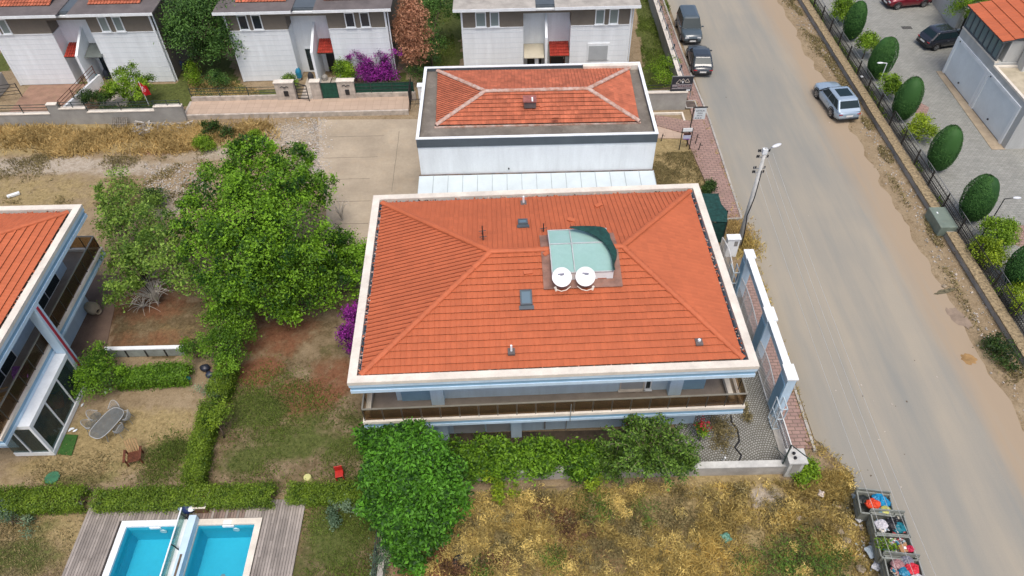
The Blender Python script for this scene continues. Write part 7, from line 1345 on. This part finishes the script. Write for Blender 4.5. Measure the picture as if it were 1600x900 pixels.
for px, py in P:
    q = G(px, py)
    if inpoly(np.array([q[0]]), np.array([q[1]]), FIELD)[0]: bl.append((q[0], q[1], .12, random.uniform(.2,.5), random.uniform(.2,.5), .2))
V, F, r_ = leafcloud(bl, 9000, .12, clump=40, asp=.3); o = npmesh('field_weeds', V, F, L_weed, None, r_); o['kind'] = 'stuff'
V, F, r_ = leafcloud([(*G(px,py),.15,s,s,.2) for px,py,s in ((1270,870,1.4),(1240,895,1.5),(1300,880,.9),(1190,895,1.2),(860,880,.8),(750,890,.7),(1010,800,.8),(930,790,1.0))], 9000, .11, clump=30, asp=.3); o = npmesh('green_weeds', V, F, L_olive, None, r_); o['kind'] = 'stuff'
STRIP = [G(*p) for p in [(-40,206),(0,204),(205,206),(300,203),(420,195),(430,215),(330,228),(240,240),(100,238),(-40,236)]]
x, y = sample_poly(STRIP, 22000, lambda x, y: np.clip(2.6*(fbm(x, y, .45, 41)-.40), 0.02, 1)); x = x+rng.normal(0,.5,len(x)); y = y+rng.normal(0,.35,len(y)); blades('dry_strip_grass', x, y, .38, .08, L_straw, .9, 0, rn=fbm(x, y, .8, 42)*.9+.1)
LOT = [G(*p) for p in [(-40,240),(250,245),(480,225),(490,330),(300,330),(150,320),(-40,318)]]
x, y = sample_poly(LOT, 9000, lambda x, y: np.clip(2.5*(fbm(x, y, .6, 43)-.5), 0, 1)); blades('lot_weeds', x, y, .13, .07, L_weed, .9, 0)
LAWNS = [([(985,-60),(1035,-60),(1062,125),(1008,140)], 11000, L_grass, .16), ([(1015,240),(1100,236),(1112,300),(1020,288)], 5000, L_weed, .14), ([(335,610),(430,570),(560,640),(570,770),(440,775),(320,765),(328,700)], 14000, L_grass, .09), ([(478,785),(590,790),(600,900),(590,950),(455,950)], 9000, L_grass, .09), ([(240,690),(300,680),(295,745),(230,748)], 4500, L_grass, .09), ([(640,0),(700,0),(715,100),(680,110)], 3000, L_grass, .15), ([(-30,800),(130,800),(95,900),(90,960),(-30,960)], 6000, L_weed, .08), ([(60,720),(300,700),(300,760),(60,765)], 4000, L_weed, .08), ([(290,110),(400,138),(420,160),(300,160)], 3500, L_straw, .16), ([(1137,335),(1158,330),(1166,375),(1140,362)], 1500, L_straw, .2), ([(1158,378),(1172,378),(1180,400),(1160,400)], 900, L_gold, .3)]
for i, (pl, n, m_, h) in enumerate(LAWNS):
    pw = [G(*p) for p in pl]; x, y = sample_poly(pw, n, lambda x, y: np.clip(2.6*(fbm(x, y, .55, 50+i)-.38), .03, 1)); x = x+rng.normal(0,.45,len(x))*(y < 40); y = y+rng.normal(0,.45,len(y))*(y < 40); blades('lawn_grass', x, y, h, .05, m_, .9, 0)
# weeds along kerbs and verge
x = []; y = []
for (a, b, n, s) in ((G(1265,690), G(1325,745), 900, .25), (G(1180,410), G(1265,690), 1300, .10), (G(1075,135), G(1155,330), 300, .06), (G(1255,20), G(1600,600), 0, .3)):
    u = rng.random(n); u = u[vnoise(u*40, u*0, 3) > .45]; x.append(a[0]+(b[0]-a[0])*u+rng.normal(0,s,len(u))+.05); y.append(a[1]+(b[1]-a[1])*u+rng.normal(0,.1,len(u)))
x = np.concatenate(x); y = np.concatenate(y); blades('kerb_weeds', x, y, .14, .05, L_gold, 1.0, .08)
y = rng.uniform(18, 75, 16000); x = 27.6+rng.normal(0,.42,16000); k = (vnoise(x*1.3, y*.55, 9) > .55) & (x < 28.15); blades('verge_weeds', x[k], y[k], .13, .07, L_weed, 1.1, 0)
y = rng.uniform(18, 75, 2600); x = 28.9+rng.random(2600)*.7; k = vnoise(x, y*.6, 19) > .6; blades('planting_weeds', x[k], y[k], .25, .09, L_bush, .8, .03)
# petals of dry leaves on the low field corner
x, y = sample_poly([G(*p) for p in [(1250,735),(1330,742),(1322,790),(1240,770)]], 3500); blades('corner_grass', x, y, .3, .06, L_gold, .9, 0)
